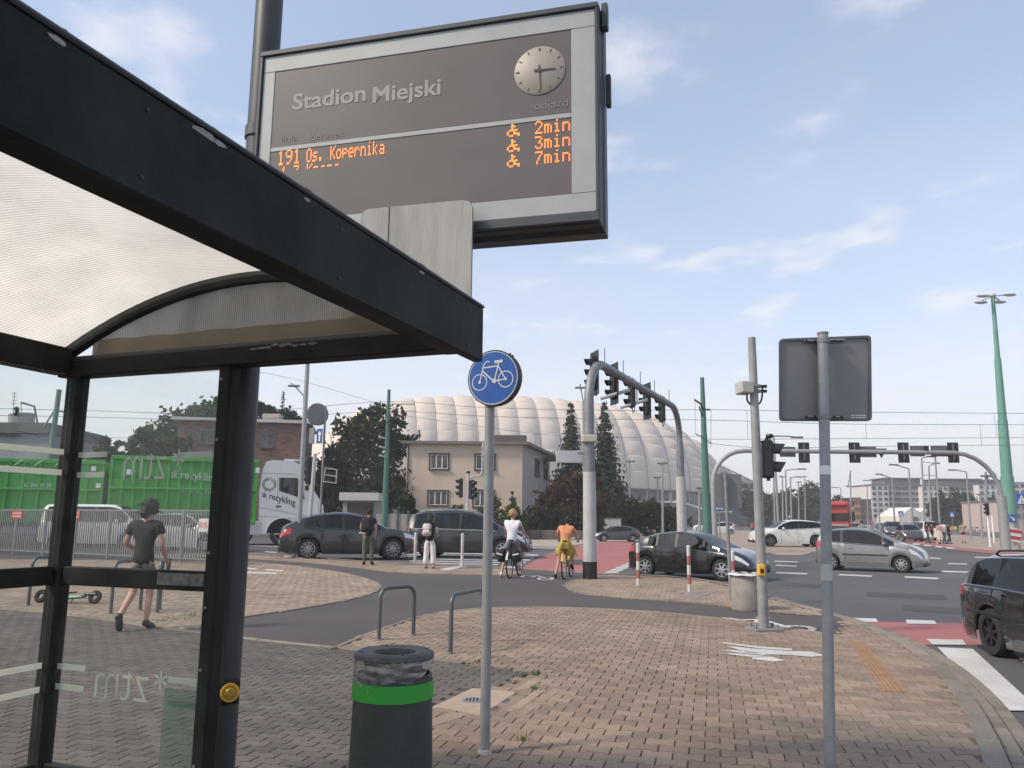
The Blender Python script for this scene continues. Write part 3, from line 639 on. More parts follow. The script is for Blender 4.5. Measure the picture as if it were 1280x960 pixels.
# panes with their printed bars
pane = glass_mat('shelter_glass', (.95, .97, .96), .022, (.5, .49, .47))
film = translucent_mat('frosted_film', (.66, .67, .62), (.85, .86, .80), stain=.05)
def glz(s0, s1, z0, z1, k0, k1, nm):
    q = MB(); q.box(E((s0+s1)/2, (z0+z1)/2, (k0+k1)/2), (max(abs(s1-s0), .008), max(abs(k1-k0), .008), z1-z0), 0, RM)
    o = q.build(nm, pane, sh)
    for v in o.data.vertices: v.co -= PR
    return o
upm = glz(-1.034, -.053, 1.228, 2.288, 0, 0, 'glass_pane'); lom = glz(-1.034, -.053, .203, 1.122, 0, 0, 'glass_pane')
def bars(par, s0, s1, z0, z1, k0=.005, k1=.0065):
    q = MB(); q.box(E((s0+s1)/2, (z0+z1)/2, (k0+k1)/2), (abs(s1-s0), abs(k1-k0), abs(z1-z0)), 0, RM); o = q.build('printed_bar', film, par)
    for v in o.data.vertices: v.co -= PR
def ez(x, y): p = hitplane(x, y, PR, U); return (p-PR).dot(Vv), p.z
def glyphs(par, z0, z1, s_m, h):
    # the stop operator's mark and asterisk, printed on the outside: read backwards from here
    o = text_obj('ztm', h, film, 'printed_letters', par, basis(Vv*s_m+U*.0062+Zv*z0, Vv, Zv), .0006, -.004, True, 'RIGHT', .95)
for par, (zb_, hh) in ((lom, (.0, .0)),):
    pass
s1_, z1_ = ez(118, 876); s2_, z2_ = ez(183, 879); zl = z2_
def mirrored(par, xleft, xright, ybase, ytop, yb_, name='printed_letters'):
    sL, zb2 = ez(xleft, ybase); sR, _ = ez(xright, yb_); _, zt2 = ez((xleft+xright)/2, ytop)
    o = text_obj('ztm', 1.0, film, name, par, Matrix.Identity(4), .0005, -.012, False, 'LEFT', 1)
    xs = [v.co.x for v in o.data.vertices]; ys = [v.co.y for v in o.data.vertices]; x0, x1, y0, y1 = min(xs), max(xs), min(ys), max(ys)
    for v in o.data.vertices:
        a = (v.co.x-x0)/(x1-x0); b = (v.co.y-y0)/(y1-y0); s = sR+(sL-sR)*a; z = zb2+(zt2-zb2)*b
        v.co = Vv*s+U*(.0065+v.co.z)+Zv*z
    sA = sR+.045
    q = MB(); ctr_ = Vv*(sA+.035)+U*.0065+Zv*(zt2-.03)
    for i in range(3):
        an = math.pi/6+i*math.pi/3; d = Vv*math.cos(an)+Zv*math.sin(an); nn_ = Vv*-math.sin(an)+Zv*math.cos(an)
        q.plate([ctr_-d*.045-nn_*.006, ctr_+d*.045-nn_*.006, ctr_+d*.045+nn_*.006, ctr_-d*.045+nn_*.006], U*(.0008+i*.0003))
    q.build('printed_asterisk', film, par)
mirrored(lom, 116, 182, 872, 838, 878)
mirrored(upm, 152, 205, 600, 566, 600)
for (xa, ya, xb, yb2, par) in ((70, 832, 105, 838, lom), (68, 857, 103, 863, lom), (209, 849, 249, 856, lom), (207, 878, 248, 885, lom), (97, 568, 132, 573, upm), (95, 593, 129, 598, upm), (224, 568, 274, 573, upm)):
    a_, z_ = ez(xa, ya); b_, _ = ez(xb, yb2); bars(par, a_, b_, z_-.018, z_+.012)
# rear wall panes
for (k0, k1) in ((-.05, -1.7), (-1.8, -3.45), (-3.55, LEN+.25)):
    for z0, z1, zz_ in ((1.228, 2.298, (1.855, 1.74)), (.203, 1.122, (.70, .575))):
        g = glz(-1.085, -1.085, z0, z1, k0, k1, 'glass_pane')
        for zb3 in zz_: bars(g, -1.082, -1.080, zb3-.016, zb3+.016, k0-.002, k1+.01)
# green film low on the end pane
a_, _ = ez(205, 900); b_, _ = ez(246, 900)
q = MB(); q.box(E((a_+b_)/2-.0, .43, -.012), (b_-a_, .004, .42), 0, RM); o = q.build('green_notice', glass_mat('green_notice', (.82, .89, .86), .18, (.16, .26, .22)), sh)
for v in o.data.vertices: v.co -= PR
for sx in (-.62, -.2): sb('bench_bracket', -1.03, -.75, .40, .44, -2.0+sx, -1.96+sx)
sb('bench_seat', -1.03, -.66, .44, .48, -3.3, -1.2, galvd)
# ================================================================ PASSENGER DISPLAY
DP = P(293, 665, 4.52); DP.z = 0
dpole = thing('display_pole', 'tall dark steel pole carrying the passenger information display beside the shelter', 'pole', DP)
q = MB(); q.cyl((0, 0, 0), (0, 0, 5.6), .082, .082, 28, False); q.build('pole_shaft', mat('pole_paint', (.045, .049, .054), .45, .1, .2, 4, .05, 80), dpole, smooth=True)
q = MB(); q.cyl((0, 0, -.02), (0, 0, .05), .17, .15, 24); q.build('pole_foot', anth, dpole)
for zz_ in (3.15, 3.75):
    q = MB(); q.cyl((0, 0, zz_), (0, 0, zz_+.07), .092, n=24); q.build('clamp', anthl, dpole)
# request button fixed to the pole
bp_ = hitplane(288, 861, DP, Vector((0, 1, 0)))
bt = thing('request_button', 'round yellow push button in a dark box on the display pole', 'button', (DP.x+.055, DP.y-.075, bp_.z))
q = MB(); q.bbox((0, 0, 0), (.10, .05, .12), R(25), .01); q.build('button_box', anth, bt)
axm = basis((0, 0, 0), (math.cos(R(25)), math.sin(R(25)), 0), (0, 0, 1)).to_3x3()
q = MB(); q.lathe([(0, .032), (.046, .032), (.049, .026), (.049, .0)], (0, 0, 0), 24, axm); q.build('button_ring', yellowp, bt, smooth=True)
q = MB(); q.lathe([(0, .041), (.020, .041), (.026, .035), (.027, .03)], (0, 0, 0), 20, axm); q.build('button_cap', mat('brass_button', (.50, .30, .06), .4, .3, .1), bt, smooth=True)
q = MB(); q.lathe([(.030, .0335), (.034, .0335)], (0, 0, 0), 20, axm); q.build('button_groove', mat('dark_yellow', (.22, .12, .02), .6), bt)
T14 = R(14.5); De = Vector((math.cos(T14), -math.sin(T14), 0)); Dn = Vector((math.sin(T14), math.cos(T14), 0))
D0 = P(338, 150, 4.30)
def dpt(x, y, k=0.0):
    p = hitplane(x, y, D0-Dn*(-k), Dn); return p
TL = dpt(328, 72); TR = dpt(748, 1); BR_ = dpt(748, 276); IL = dpt(345, 93); IR = dpt(714, 35); IBR = dpt(715, 243); IBL = dpt(343, 283); SPL = dpt(344, 187); SPR = dpt(715, 145)
zt = (TL.z+TR.z)/2; zb = BR_.z; sL = (TL-D0).dot(De); sR_ = ((TR-D0).dot(De)+(BR_-D0).dot(De))/2
ds = thing('passenger_display', 'large grey electronic passenger information display with clock and amber departure times', 'display', (D0.x, D0.y, zb))
def DPt(s, z, k=0.0): return De*s+Dn*k+Zv*(z-zb)
def dbox(name, s0, s1, z0, z1, k0, k1, mt, par=ds, bev=.004, smooth=False):
    M3 = Matrix((De, Dn, Zv)).transposed(); q = MB(); q.bbox(DPt((s0+s1)/2, (z0+z1)/2, (k0+k1)/2), (s1-s0, abs(k1-k0), z1-z0), 0, bev, M3); return q.build(name, mt, par, smooth)
# housing: bevelled body bulging at the back
q = MB(); hs = MB(); prof = [(0, 0), (.02, .012), (.10, .012), (.16, -.02), (.36, -.02), (.40, .03), (.40, .05)]
mid = (sL+sR_)/2; hw = (sR_-sL)/2; zm = (zt+zb)/2; hh = (zt-zb)/2; vs = []
for k, g in ((.0, 0), (.015, .010), (.08, .010), (.10, .03), (.19, .03), (.24, -.06)):
    vs += [DPt(mid+a*(hw+g*.6), zm+b*(hh+g), k) for a, b in ((-1, -1), (1, -1), (1, 1), (-1, 1))]
fs = []
for i in range(5):
    for j in range(4): fs.append((4*i+j, 4*i+4+j, 4*i+4+(j+1) % 4, 4*i+(j+1) % 4))
fs += [(0, 1, 2, 3), (23, 22, 21, 20)]; q.add(vs, fs); fixn(q.build('housing', anthl, ds))
frm = mat('display_frame', (.33, .35, .345), .55, .1, .08, 5)
il, ir = (IL-D0).dot(De), ((IR-D0).dot(De)+(IBR-D0).dot(De))/2; it = (IL.z+IR.z)/2; ib = (IBL.z*0+IBR.z); sp = (SPL.z+SPR.z)/2
fo = .035
dbox('frame', sL+fo*.6, sR_-.012, it, zt-.028, -.008, -.001, frm); dbox('frame', sL+fo*.6, sR_-.012, zb+.05, ib, -.008, -.001, frm)
dbox('frame', sL+fo*.6, il, ib, it, -.008, -.001, frm); dbox('frame', ir, sR_-.012, ib, it, -.008, -.001, frm)
for a_, b_, c_, d_ in ((sL, sR_+.004, zt-.026, zt+.004), (sL, sR_+.004, zb-.004, zb+.046)): dbox('rim', a_, b_, c_, d_, -.022, -.001, anthl)
dbox('rim', sL, sL+fo*.55, zb+.047, zt-.027, -.022, -.001, anthl); dbox('rim', sR_-.011, sR_+.004, zb+.047, zt-.027, -.022, -.001, anthl)
scr = mat('display_window', (.118, .102, .093), .35, 0, .12, 1.5)
sc1 = dbox('name_panel', il, ir, sp+.014, it, -.004, -.0005, scr); sc2 = dbox('departure_panel', il, ir, ib, sp-.014, -.004, -.0005, scr)
dbox('divider', il, ir, sp-.0135, sp+.0135, -.007, -.0005, frm)
for z_ in (zm+.17,): dbox('hinge', sR_+.025, sR_+.05, z_-.09, z_+.09, .11, .15, blackp)
dbox('corner_cover', sR_+.012, sR_+.045, zt-.10, zt+.04, .05, .11, anthl)
for s_, z_ in ((sL+.3, zt+.012), (sR_-.5, zb-.003)): dbox('bolt', s_, s_+.02, z_-.006, z_+.01, .04, .06, blackp)
whp = mat('white_print', (.29, .27, .255), .6, 0, .06, 20); dim = mat('worn_print', (.19, .175, .168), .6, 0, .1, 20)
def sdpt(x, y): p = dpt(x, y); return (p-D0).dot(De), p.z
def dtext(s, xl, yl, xr, h_px, mt, par, bold=0.0):
    a0, z0 = sdpt(xl, yl); a1, _ = sdpt(xr, yl); o = text_obj(s, 1.0, mt, 'lettering', par, Matrix.Identity(4), .002, bold)
    xs = [v.co.x for v in o.data.vertices]; x0, x1 = min(xs), max(xs); sx = (a1-a0)/(x1-x0)
    _, zt_ = sdpt(xl, yl-h_px); sy = (zt_-z0)/.73
    for v in o.data.vertices: v.co = DPt(a0+(v.co.x-x0)*sx, z0+v.co.y*sy, -.0055-v.co.z*.3)
    fixn(o); return o
dtext('Stadion', 366, 138, 457, 20, whp, sc1, .022); dtext('Miejski', 466, 129, 551, 20, whp, sc1, .022)
dtext('odjazd', 668, 138, 710, 10, dim, sc1, .004); dtext('linia', 352, 178, 372, 8, dim, sc1); dtext('kierunek', 387, 176, 430, 8, dim, sc1)
ca_, cz_ = sdpt(675, 89); r_ = (sdpt(707, 89)[0]-sdpt(643, 89)[0])/2; rz_ = (sdpt(675, 58)[1]-sdpt(675, 121)[1])/2
axd = Matrix((De, Zv, -Dn)).transposed()
q = MB(); q.lathe([(0, .006), (r_*.97, .006), (r_, .003), (r_, -.002)], DPt(ca_, cz_, -.004), 40, axd); clk = q.build('clock_face', mat('clock_face', (.30, .265, .225), .5, 0, .05, 6), ds, smooth=True); fixn(clk)
def hand(ang, l0, l1, wd, nm, mt=anthl, k=-.0125):
    d = De*math.sin(ang)+Zv*math.cos(ang); n_ = De*math.cos(ang)-Zv*math.sin(ang); c = DPt(ca_, cz_, k)
    q = MB(); q.plate([c+d*l0-n_*wd, c+d*l1-n_*wd*.7, c+d*l1+n_*wd*.7, c+d*l0+n_*wd], Dn*.0015); q.build(nm, mt, clk)
for i in range(12): hand(i*math.pi/6, r_*.8, r_*.93, .0035 if i % 3 else .005, 'hour_mark', anthl, -.0115)
hand(R(176), -.03, r_*.78, .005, 'minute_hand'); hand(R(92), -.03, r_*.78*.8, .006, 'hour_hand', anthl, -.0145)
q = MB(); q.lathe([(0, .0035), (.012, .0035), (.012, 0)], DPt(ca_, cz_, -.0125), 12, axd); q.build('hand_boss', anthl, clk)
# amber dot-matrix lines
FONT5 = {'1': ('..#..', '.##..', '..#..', '..#..', '..#..', '..#..', '.###.'), '9': ('.###.', '#...#', '#...#', '.####', '....#', '...#.', '.##..'), 'O': ('.###.', '#...#', '#...#', '#...#', '#...#', '#...#', '.###.'),
 's': ('.....', '.....', '.####', '#....', '.###.', '....#', '####.'), '.': ('.....', '.....', '.....', '.....', '.....', '.##..', '.##..'), 'K': ('#...#', '#..#.', '#.#..', '##...', '#.#..', '#..#.', '#...#'),
 'o': ('.....', '.....', '.###.', '#...#', '#...#', '#...#', '.###.'), 'p': ('.....', '.....', '####.', '#...#', '####.', '#....', '#....'), 'e': ('.....', '.....', '.###.', '#...#', '#####', '#....', '.###.'),
 'r': ('.....', '.....', '#.##.', '##..#', '#....', '#....', '#....'), 'n': ('.....', '.....', '####.', '#...#', '#...#', '#...#', '#...#'), 'i': ('..#..', '.....', '.##..', '..#..', '..#..', '..#..', '.###.'),
 'k': ('#....', '#....', '#..#.', '#.#..', '##...', '#.#..', '#..#.'), 'a': ('.....', '.....', '.###.', '....#', '.####', '#...#', '.####'), '2': ('.###.', '#...#', '....#', '...#.', '..#..', '.#...', '#####'),
 '3': ('####.', '....#', '...#.', '..##.', '....#', '#...#', '.###.'), '7': ('#####', '....#', '...#.', '..#..', '..#..', '.#...', '.#...'), 'm': ('.....', '.....', '####.', '#.#.#', '#.#.#', '#.#.#', '#.#.#'), ' ': ('.....',)*7,
 'W': ('..#...', '..##..', '..#...', '.####.', '#..#..', '#..###', '.##..#')}
led = mat('amber_led', (.95, .25, .045), .5, 0, 0, emit=.78)
def leds(s, xl, xr, yc, hpx, rows=7, name='led_line', from_row=0):
    a0, z0 = sdpt(xl, yc[0]); a1, z1 = sdpt(xr, yc[1]); n = sum(len(FONT5[c][0])+1 for c in s)-1; pw = (a1-a0)/n; ph = (sdpt(xl, yc[0]-hpx/2)[1]-sdpt(xl, yc[0]+hpx/2)[1])/7
    zc = (z0+z1)/2; q = MB(); col = 0
    for c in s:
        g = FONT5[c]
        for r in range(rows):
            for k, ch in enumerate(g[r]):
                if ch == '#':
                    cx_ = a0+(col+k+.5)*pw; cz2 = zc+(3-r)*ph
                    p = [DPt(cx_+x*pw*.46, cz2+z*ph*.46, -.0062) for x, z in ((-1, -1), (1, -1), (1, 1), (-1, 1))]; q.add(p, [(0, 1, 2, 3)])
        col += len(g[0])+1
    o = q.build(name, led, sc2); fixn(o)
leds('191', 348, 376, (197, 196), 19); leds('Os. Kopernika', 384, 481, (193, 186), 17)
leds('1 7', 352, 374, (216, 215), 15, 3); leds('Knena', 384, 425, (212, 209), 15, 3)
for i, (mn, yy) in enumerate((('2min', 160), ('3min', 179), ('7min', 198))):
    leds(mn, 669, 713, (yy, yy-4), 16); leds('W', 634, 650, (yy+4, yy+3), 16)
# ================================================================ GREY STOP PLATE BEHIND THE FASCIA
sp_c = hitplane(520, 300, PR+U*.16, U)
gp = thing('stop_plate', 'blank weathered grey metal stop plate with rounded corners above the end of the shelter roof', 'sign', (sp_c.x, sp_c.y, 2.3))
def gpt(x, y): return hitplane(x, y, PR+U*.16, U)-Vector(gp.location)
cs = [gpt(*p) for p in ((451, 272), (454, 264), (461, 261), (578, 250), (587, 252), (590.5, 259))]
bl_, br_ = cs[0].copy(), cs[-1].copy(); bl_.z = br_.z = .13
q = MB(); q.plate([bl_]+cs+[br_], U*.014); fixn(q.build('plate', mat('weathered_plate', (.27, .265, .25), .65, .2, .3, 6, .1, 60, stretch=(1, 1, .15), c2=(.25, .25, .24)), gp))
q = MB(); a_ = gpt(486, 262); q.box((a_.x, a_.y-.004, .50), (.004, .004, .70)); q.build('seam', mat('plate_seam', (.27, .262, .25), .7), gp)
for f0 in (.3, .7):
    c = bl_*(1-f0)+br_*f0; q = MB(); q.box(c+U*.035+Zv*.30, (.04, .03, .56), 0, RM); q.build('stiffener', galvd, gp)
# ================================================================ LITTER BIN
bc = G(493, 815, .95)
bn = thing('litter_bin', 'tall dark grey round litter bin with bright green band and clear bag', 'litter bin', (bc.x, bc.y, 0))
binm = mat('bin_paint', (.040, .046, .043), .55, 0, .25, 7, .15, 70)
q = MB(); q.lathe([(.155, 0), (.178, .005), (.18, .02), (.172, .45), (.162, .80), (.160, .865), (.150, .868)], (0, 0, 0), 48); q.build('bin_body', binm, bn, smooth=True)
q = MB(); q.lathe([(.1665, .775), (.170, .776), (.1665, .842), (.1635, .843)], (0, 0, 0), 48); q.build('green_band', mat('green_band', (.03, .33, .03), .5, 0, .08, 5), bn, smooth=True)
q = MB(); q.lathe([(.085, .875), (.082, .935), (.088, .952), (.150, .958), (.164, .950), (.167, .935), (.160, .925), (.09, .920)], (0, 0, 0), 48); q.build('bin_rim', mat('bin_rim', (.085, .085, .08), .6, 0, .35, 14, .2, 70), bn, smooth=True)
q = MB(); q.lathe([(0, .55), (.10, .56), (.12, .9), (.085, .925)], (0, 0, 0), 32); q.build('bin_liner', darkin, bn, smooth=True)
bag = bpy.data.materials.new('clear_bag'); bag.use_nodes = True; bt_ = bag.node_tree; pb = bt_.nodes['Principled BSDF']; pb.inputs['Base Color'].default_value = (.42, .40, .38, 1); pb.inputs['Roughness'].default_value = .25; pb.inputs['Alpha'].default_value = .55
wn = bt_.nodes.new('ShaderNodeTexNoise'); wn.inputs['Scale'].default_value = 9; wn.inputs['Detail'].default_value = 5; mpn = bt_.nodes.new('ShaderNodeMapping'); mpn.inputs['Scale'].default_value = (1, 1, 6); tcx = bt_.nodes.new('ShaderNodeTexCoord'); bt_.links.new(tcx.outputs['Object'], mpn.inputs[0]); bt_.links.new(mpn.outputs[0], wn.inputs[0])
wr = bt_.nodes.new('ShaderNodeMapRange'); wr.inputs[1].default_value = .4; wr.inputs[2].default_value = .65; wr.inputs[3].default_value = .15; wr.inputs[4].default_value = .85; bt_.links.new(wn.outputs[0], wr.inputs[0]); bt_.links.new(wr.outputs[0], pb.inputs['Alpha'])
q = MB(); n = 60; vs = []; fs = []; rows = 7
for i in range(rows+1):
    for k in range(n):
        a = 2*math.pi*k/n; hang = .055+.028*math.sin(a*1+4.2)+.01*math.sin(a*5); t0 = i/rows
        r = .164+.005*math.sin(a*13+i*1.3)*(.3+t0)+.003*math.sin(a*29-i); vs.append((r*math.cos(a), r*math.sin(a), .935-hang*t0*1.35))
fs = [(i*n+k, i*n+(k+1) % n, (i+1)*n+(k+1) % n, (i+1)*n+k) for i in range(rows) for k in range(n)]
q.add(vs, fs); q.build('bin_bag', bag, bn, smooth=True, sharp=None)
for a in range(4):
    an = a*1.57+.4; q = MB(); q.sphere((.14*math.cos(an), .14*math.sin(an), .958), (.007, .007, .003), 8, 4); q.build('rivet', blackp, bn)
# ================================================================ CYCLE ROUTE SIGN
b0 = G(606, 943)
bs = thing('cycle_route_sign', 'round blue sign with a white bicycle on a slim grey pole beside the service cover', 'sign', (b0.x, b0.y, 0))
zc = ZZ(474, b0.x, b0.y)
q = MB(); q.tube([(0, 0, -.02), (0, 0, 1.2), (.002, 0, zc+.14)], .0335, 20); q.build('pole', galv, bs, smooth=True)
q = MB(); q.lathe([(.034, 0), (.05, .002), (.045, .02), (.034, .024)], (0, 0, .008), 16); q.build('pole_collar', concrete, bs)
sa = R(24); sx_ = Vector((math.cos(sa), -math.sin(sa)*-1, 0)); sx_ = Vector((math.cos(sa), math.sin(sa), 0)); sn = Vector((math.sin(sa), -math.cos(sa), 0))   # faces left of the viewer
sx_ = Vector((math.cos(sa), -math.sin(sa), 0)); sn = Vector((-math.sin(sa), -math.cos(sa), 0))
ax = Matrix((sx_, Zv, sn)).transposed(); RS = .193
sc_ = Vector((-.012, -.06, zc)) ; sp_x = P(615, 474, b0.y-.05); sc_.x = sp_x.x-b0.x+.008
q = MB(); q.lathe([(0, .0), (RS-.006, .0), (RS, .004), (RS+.004, -.002), (RS+.004, -.055), (RS-.02, -.06), (0, -.06)], sc_, 56, ax); dsc = q.build('sign_case', anthl, bs, smooth=True); fixn(dsc)
blue = mat('sign_blue', (.028, .115, .42), .4, 0, .12, 6); wht = mat('sign_white', (.62, .66, .74), .45, 0, .05, 9)
q = MB(); q.lathe([(0, .0), (RS-.012, .0)], sc_+sn*.002, 56, ax); fc = q.build('sign_face', blue, bs); fixn(fc)
q = MB(); q.lathe([(RS-.0115, .0), (RS-.006, .0)], sc_+sn*.0026, 56, ax); o = q.build('sign_border', wht, bs); fixn(o)
def sgl(pts, wd, k): # stroke in sign plane, units of RS
    q = MB(); g = [sc_+sx_*(a*RS)+Zv*(b*RS)+sn*k for a, b in pts]
    for a, b in zip(g, g[1:]):
        t_ = (b-a).normalized(); n_ = sn.cross(t_)*wd*RS; q.add([a-n_, b-n_, b+n_, a+n_], [(0, 1, 2, 3)])
    return q
q = MB()
for c in ((-.53, -.14), (.50, -.08)):
    q.lathe([(.268*RS, 0), (.305*RS, 0)], sc_+sx_*(c[0]*RS)+Zv*(c[1]*RS)+sn*.0035, 36, ax); q.lathe([(0, 0), (.055*RS, 0)], sc_+sx_*(c[0]*RS)+Zv*(c[1]*RS)+sn*.0042, 14, ax)
q.lathe([(0, 0), (.09*RS, 0)], sc_+sx_*(.06*RS)+Zv*(-.12*RS)+sn*.0046, 16, ax)
for i, (pts, wd) in enumerate([([(-.53, -.14), (-.37, .5), (-.24, .62), (-.14, .58)], .022), ([(-.40, .38), (.20, .42)], .025), ([(-.42, .27), (.04, -.14)], .028), ([(.06, -.12), (.23, .55)], .026), ([(.21, .40), (.50, -.08)], .022), ([(.06, -.13), (.50, -.08)], .022), ([(.06, .565), (.38, .585)], .055)]):
    g = sgl(pts, wd, .0037+i*.0003); q.add(g.v, g.f)
o = q.build('bicycle_symbol', wht, bs); fixn(o)
for an in (R(55), R(48), R(-50), R(-135)):
    q = MB(); c = sc_+sx_*(math.cos(an)*(RS+.006))+Zv*(math.sin(an)*(RS+.006))-sn*.03; q.box(c, (.014, .02, .014)); q.build('case_clip', blackp, bs)
for dz in (-.12, .12):
    q = MB(); q.cyl((0, 0, zc+dz-.012), (0, 0, zc+dz+.012), .04, n=16); q.build('clamp', galvd, bs)
# ================================================================ BIG SIGN SEEN FROM BEHIND
Y0 = 4.8; pb0 = P(1037.5, 960, Y0); pt0 = P(1028.5, 418, Y0); dd = (pb0-pt0); pg = pb0+dd*((pb0.z+.02)/-dd.z)
rs_ = thing('road_sign', 'square road sign seen from its plain grey back on a leaning galvanised pole', 'sign', (pg.x, pg.y, 0))
lc = lambda p: Vector(p)-Vector(rs_.location)
q = MB(); q.tube([lc(pg), lc(pt0)], .0315, 22); q.build('pole', galv, rs_, smooth=True)
q = MB(); q.tube([lc(pt0), lc(pt0)+Vector((0, 0, .012))], .034, 18); q.build('pole_cap', galvd, rs_)
a1, a2 = P(1034, 581, Y0), P(1034, 592, Y0); ax_ = lambda z: lc(pg)+(lc(pt0)-lc(pg))*((z)/(pt0.z))
q = MB(); q.cyl(ax_(a1.z), ax_(a2.z), .0325, n=20, cap=False); q.build('pole_sticker', whitep, rs_)
q = MB(); q.cyl(ax_(P(1034, 723, Y0).z), ax_(P(1034, 703, Y0).z), .0322, n=20, cap=False); q.build('pole_sticker', greyp, rs_)
Y1 = Y0+.065
cn = [lc(P(x, y, Y1)) for x, y in ((974, 526.5), (1089, 526.5), (1088, 419.5), (973.5, 424))]
def rrect(c, r, n=5):
    o = []
    for i in range(4):
        p = c[i]; a = (c[i-1]-p).normalized(); b = (c[(i+1) % 4]-p).normalized()
        for j in range(n+1):
            t0 = j/n; o.append((p+a*r)*(1-t0)**2+p*(2*t0*(1-t0))+(p+b*r)*t0**2)
    return o
q = MB(); q.plate(rrect(cn, .028), (0, .006, 0)); fixn(q.build('sign_plate', signback, rs_))
o_ = rrect(cn, .028); cc = sum(cn, Vector())/4; i_ = [cc+(p-cc)*.945 for p in o_]; q = MB(); n = len(o_)
for k in range(n):
    j = (k+1) % n; y_ = Vector((0, -.012, 0)); q.add([o_[k], o_[j], o_[j]+y_, o_[k]+y_, i_[k], i_[j], i_[j]+y_, i_[k]+y_], [(0, 1, 2, 3), (3, 2, 6, 7), (7, 6, 5, 4)])
fixn(q.build('sign_rim', mat('sign_rim', (.12, .122, .135), .5, .3, .1, 6), rs_))
for y_ in (426, 521):
    a_, b_ = lc(P(1006, y_, Y1-.02)), lc(P(1056, y_+(1 if y_ > 500 else -1), Y1-.02)); q = MB(); q.tube([a_, b_], .008, 6); q.build('bracket', galvd, rs_)
    c = lc(P(1029.5 if y_ < 500 else 1030.5, y_, Y0)); q = MB(); q.cyl(c-Vector((0, 0, .014)), c+Vector((0, 0, .014)), .038, n=16); q.build('clamp', galvd, rs_)
    for x_ in (1008, 1019, 1043, 1052):
        c = lc(P(x_, y_, Y1-.03)); q = MB(); q.box(c, (.012, .012, .012)); q.build('bolt', blackp, rs_)
for k, (xa, xb) in enumerate(((1064, 1068), (1069, 1073), (1073.6, 1077.5), (1078, 1082.5))):
    for yy in (518.5, 521.2):
        a_, b_ = lc(P(xa, yy, Y1-.0015)), lc(P(xb, yy+1.5, Y1-.0015)); q = MB(); q.box((a_+b_)/2, (abs(b_.x-a_.x), .0012, abs(b_.z-a_.z)*.8)); q.build('maker_sticker', whitep, rs_)
# ================================================================ BICYCLE HOOPS
def hoop(label, L_, R__, top_l, top_r):
    a = G(*L_); b = G(*R__); h = (ZZ(top_l, a.x, a.y)+ZZ(top_r, b.x, b.y))/2; c = (a+b)/2
    t = thing('bicycle_stand', label, 'bicycle stand', c, 0, 'bicycle hoops on the pavement'); a = a-c; b = b-c; d = (b-a).normalized(); r = .12
    pts = [a-Zv*.05, a+Zv*(h-r)]+[a+d*(r-r*math.cos(x))+Zv*(h-r+r*math.sin(x)) for x in (R(22), R(45), R(67), R(90))]+[b-d*(r-r*math.cos(x))+Zv*(h-r+r*math.sin(x)) for x in (R(90), R(67), R(45), R(22))]+[b+Zv*(h-r), b-Zv*.05]
    q = MB(); q.tube(pts, .026, 14); q.build('hoop_tube', mat('hoop_steel', (.11, .12, .125), .4, .4, .15, 10), t, smooth=True, sharp=60)
    for p in (a, b):
        q = MB(); q.lathe([(.027, .012), (.05, .012), (.05, .0)], p+Zv*.013, 14); q.build('floor_flange', galvd, t)
hoop('grey steel bicycle hoop standing directly behind the litter bin', (473.5, 801), (516.5, 795), 736, 732)
hoop('grey steel bicycle hoop standing just left of the cycle route sign pole', (563, 818), (604, 803), 743, 736)
# ================================================================ VEHICLES
def paintm(name, c, metal=.3, rough=.28): return mat(name, c, rough, metal, .10, 2.2, coat=.9)
def wheel(par, x, y, r, wd, spokes, rimm, side, n=28):
    t = MB(); tw = wd/2
    axm = Matrix(((1, 0, 0), (0, 0, 1), (0, 1, 0)))      # lathe z -> y
    t.lathe([(r*.66, -tw), (r*.93, -tw), (r, -tw*.6), (r, tw*.6), (r*.93, tw), (r*.66, tw)], (x, y, r), n, axm); o = t.build('wheel', rubber, par, smooth=True); fixn(o)
    g = MB(); s = side
    g.lathe([(r*.66, s*tw*.98), (r*.61, s*tw*.99), (r*.58, s*tw*.6), (r*.58, -s*tw)], (x, y, r), n, axm)
    for k in range(spokes):
        a = 2*math.pi*k/spokes+.2; d = Vector((math.cos(a), 0, math.sin(a))); nn_ = Vector((-math.sin(a), 0, math.cos(a))); c = Vector((x, y, r)); Y_ = Vector((0, 1, 0))
        w0, w1 = r*.10*(5/spokes)**.3, r*.065*(7/spokes)**.5
        g.plate([c+d*r*.08-nn_*w0+Y_*s*tw*.92, c+d*r*.60-nn_*w1+Y_*s*tw*.8, c+d*r*.60+nn_*w1+Y_*s*tw*.8, c+d*r*.08+nn_*w0+Y_*s*tw*.92], Y_*-s*.03)
    g.lathe([(0, s*tw*.99), (r*.12, s*tw*.97), (r*.15, s*tw*.7)], (x, y, r), 12, axm)
    rim = g.build('rim', rimm, o, smooth=True); fixn(rim)
    h = MB(); h.lathe([(0, s*tw*.35), (r*.58, s*tw*.35)], (x, y, r), n, axm); fixn(h.build('brake_disc', mat('brake_disc', (.035, .035, .037), .6, .3, .1), o))
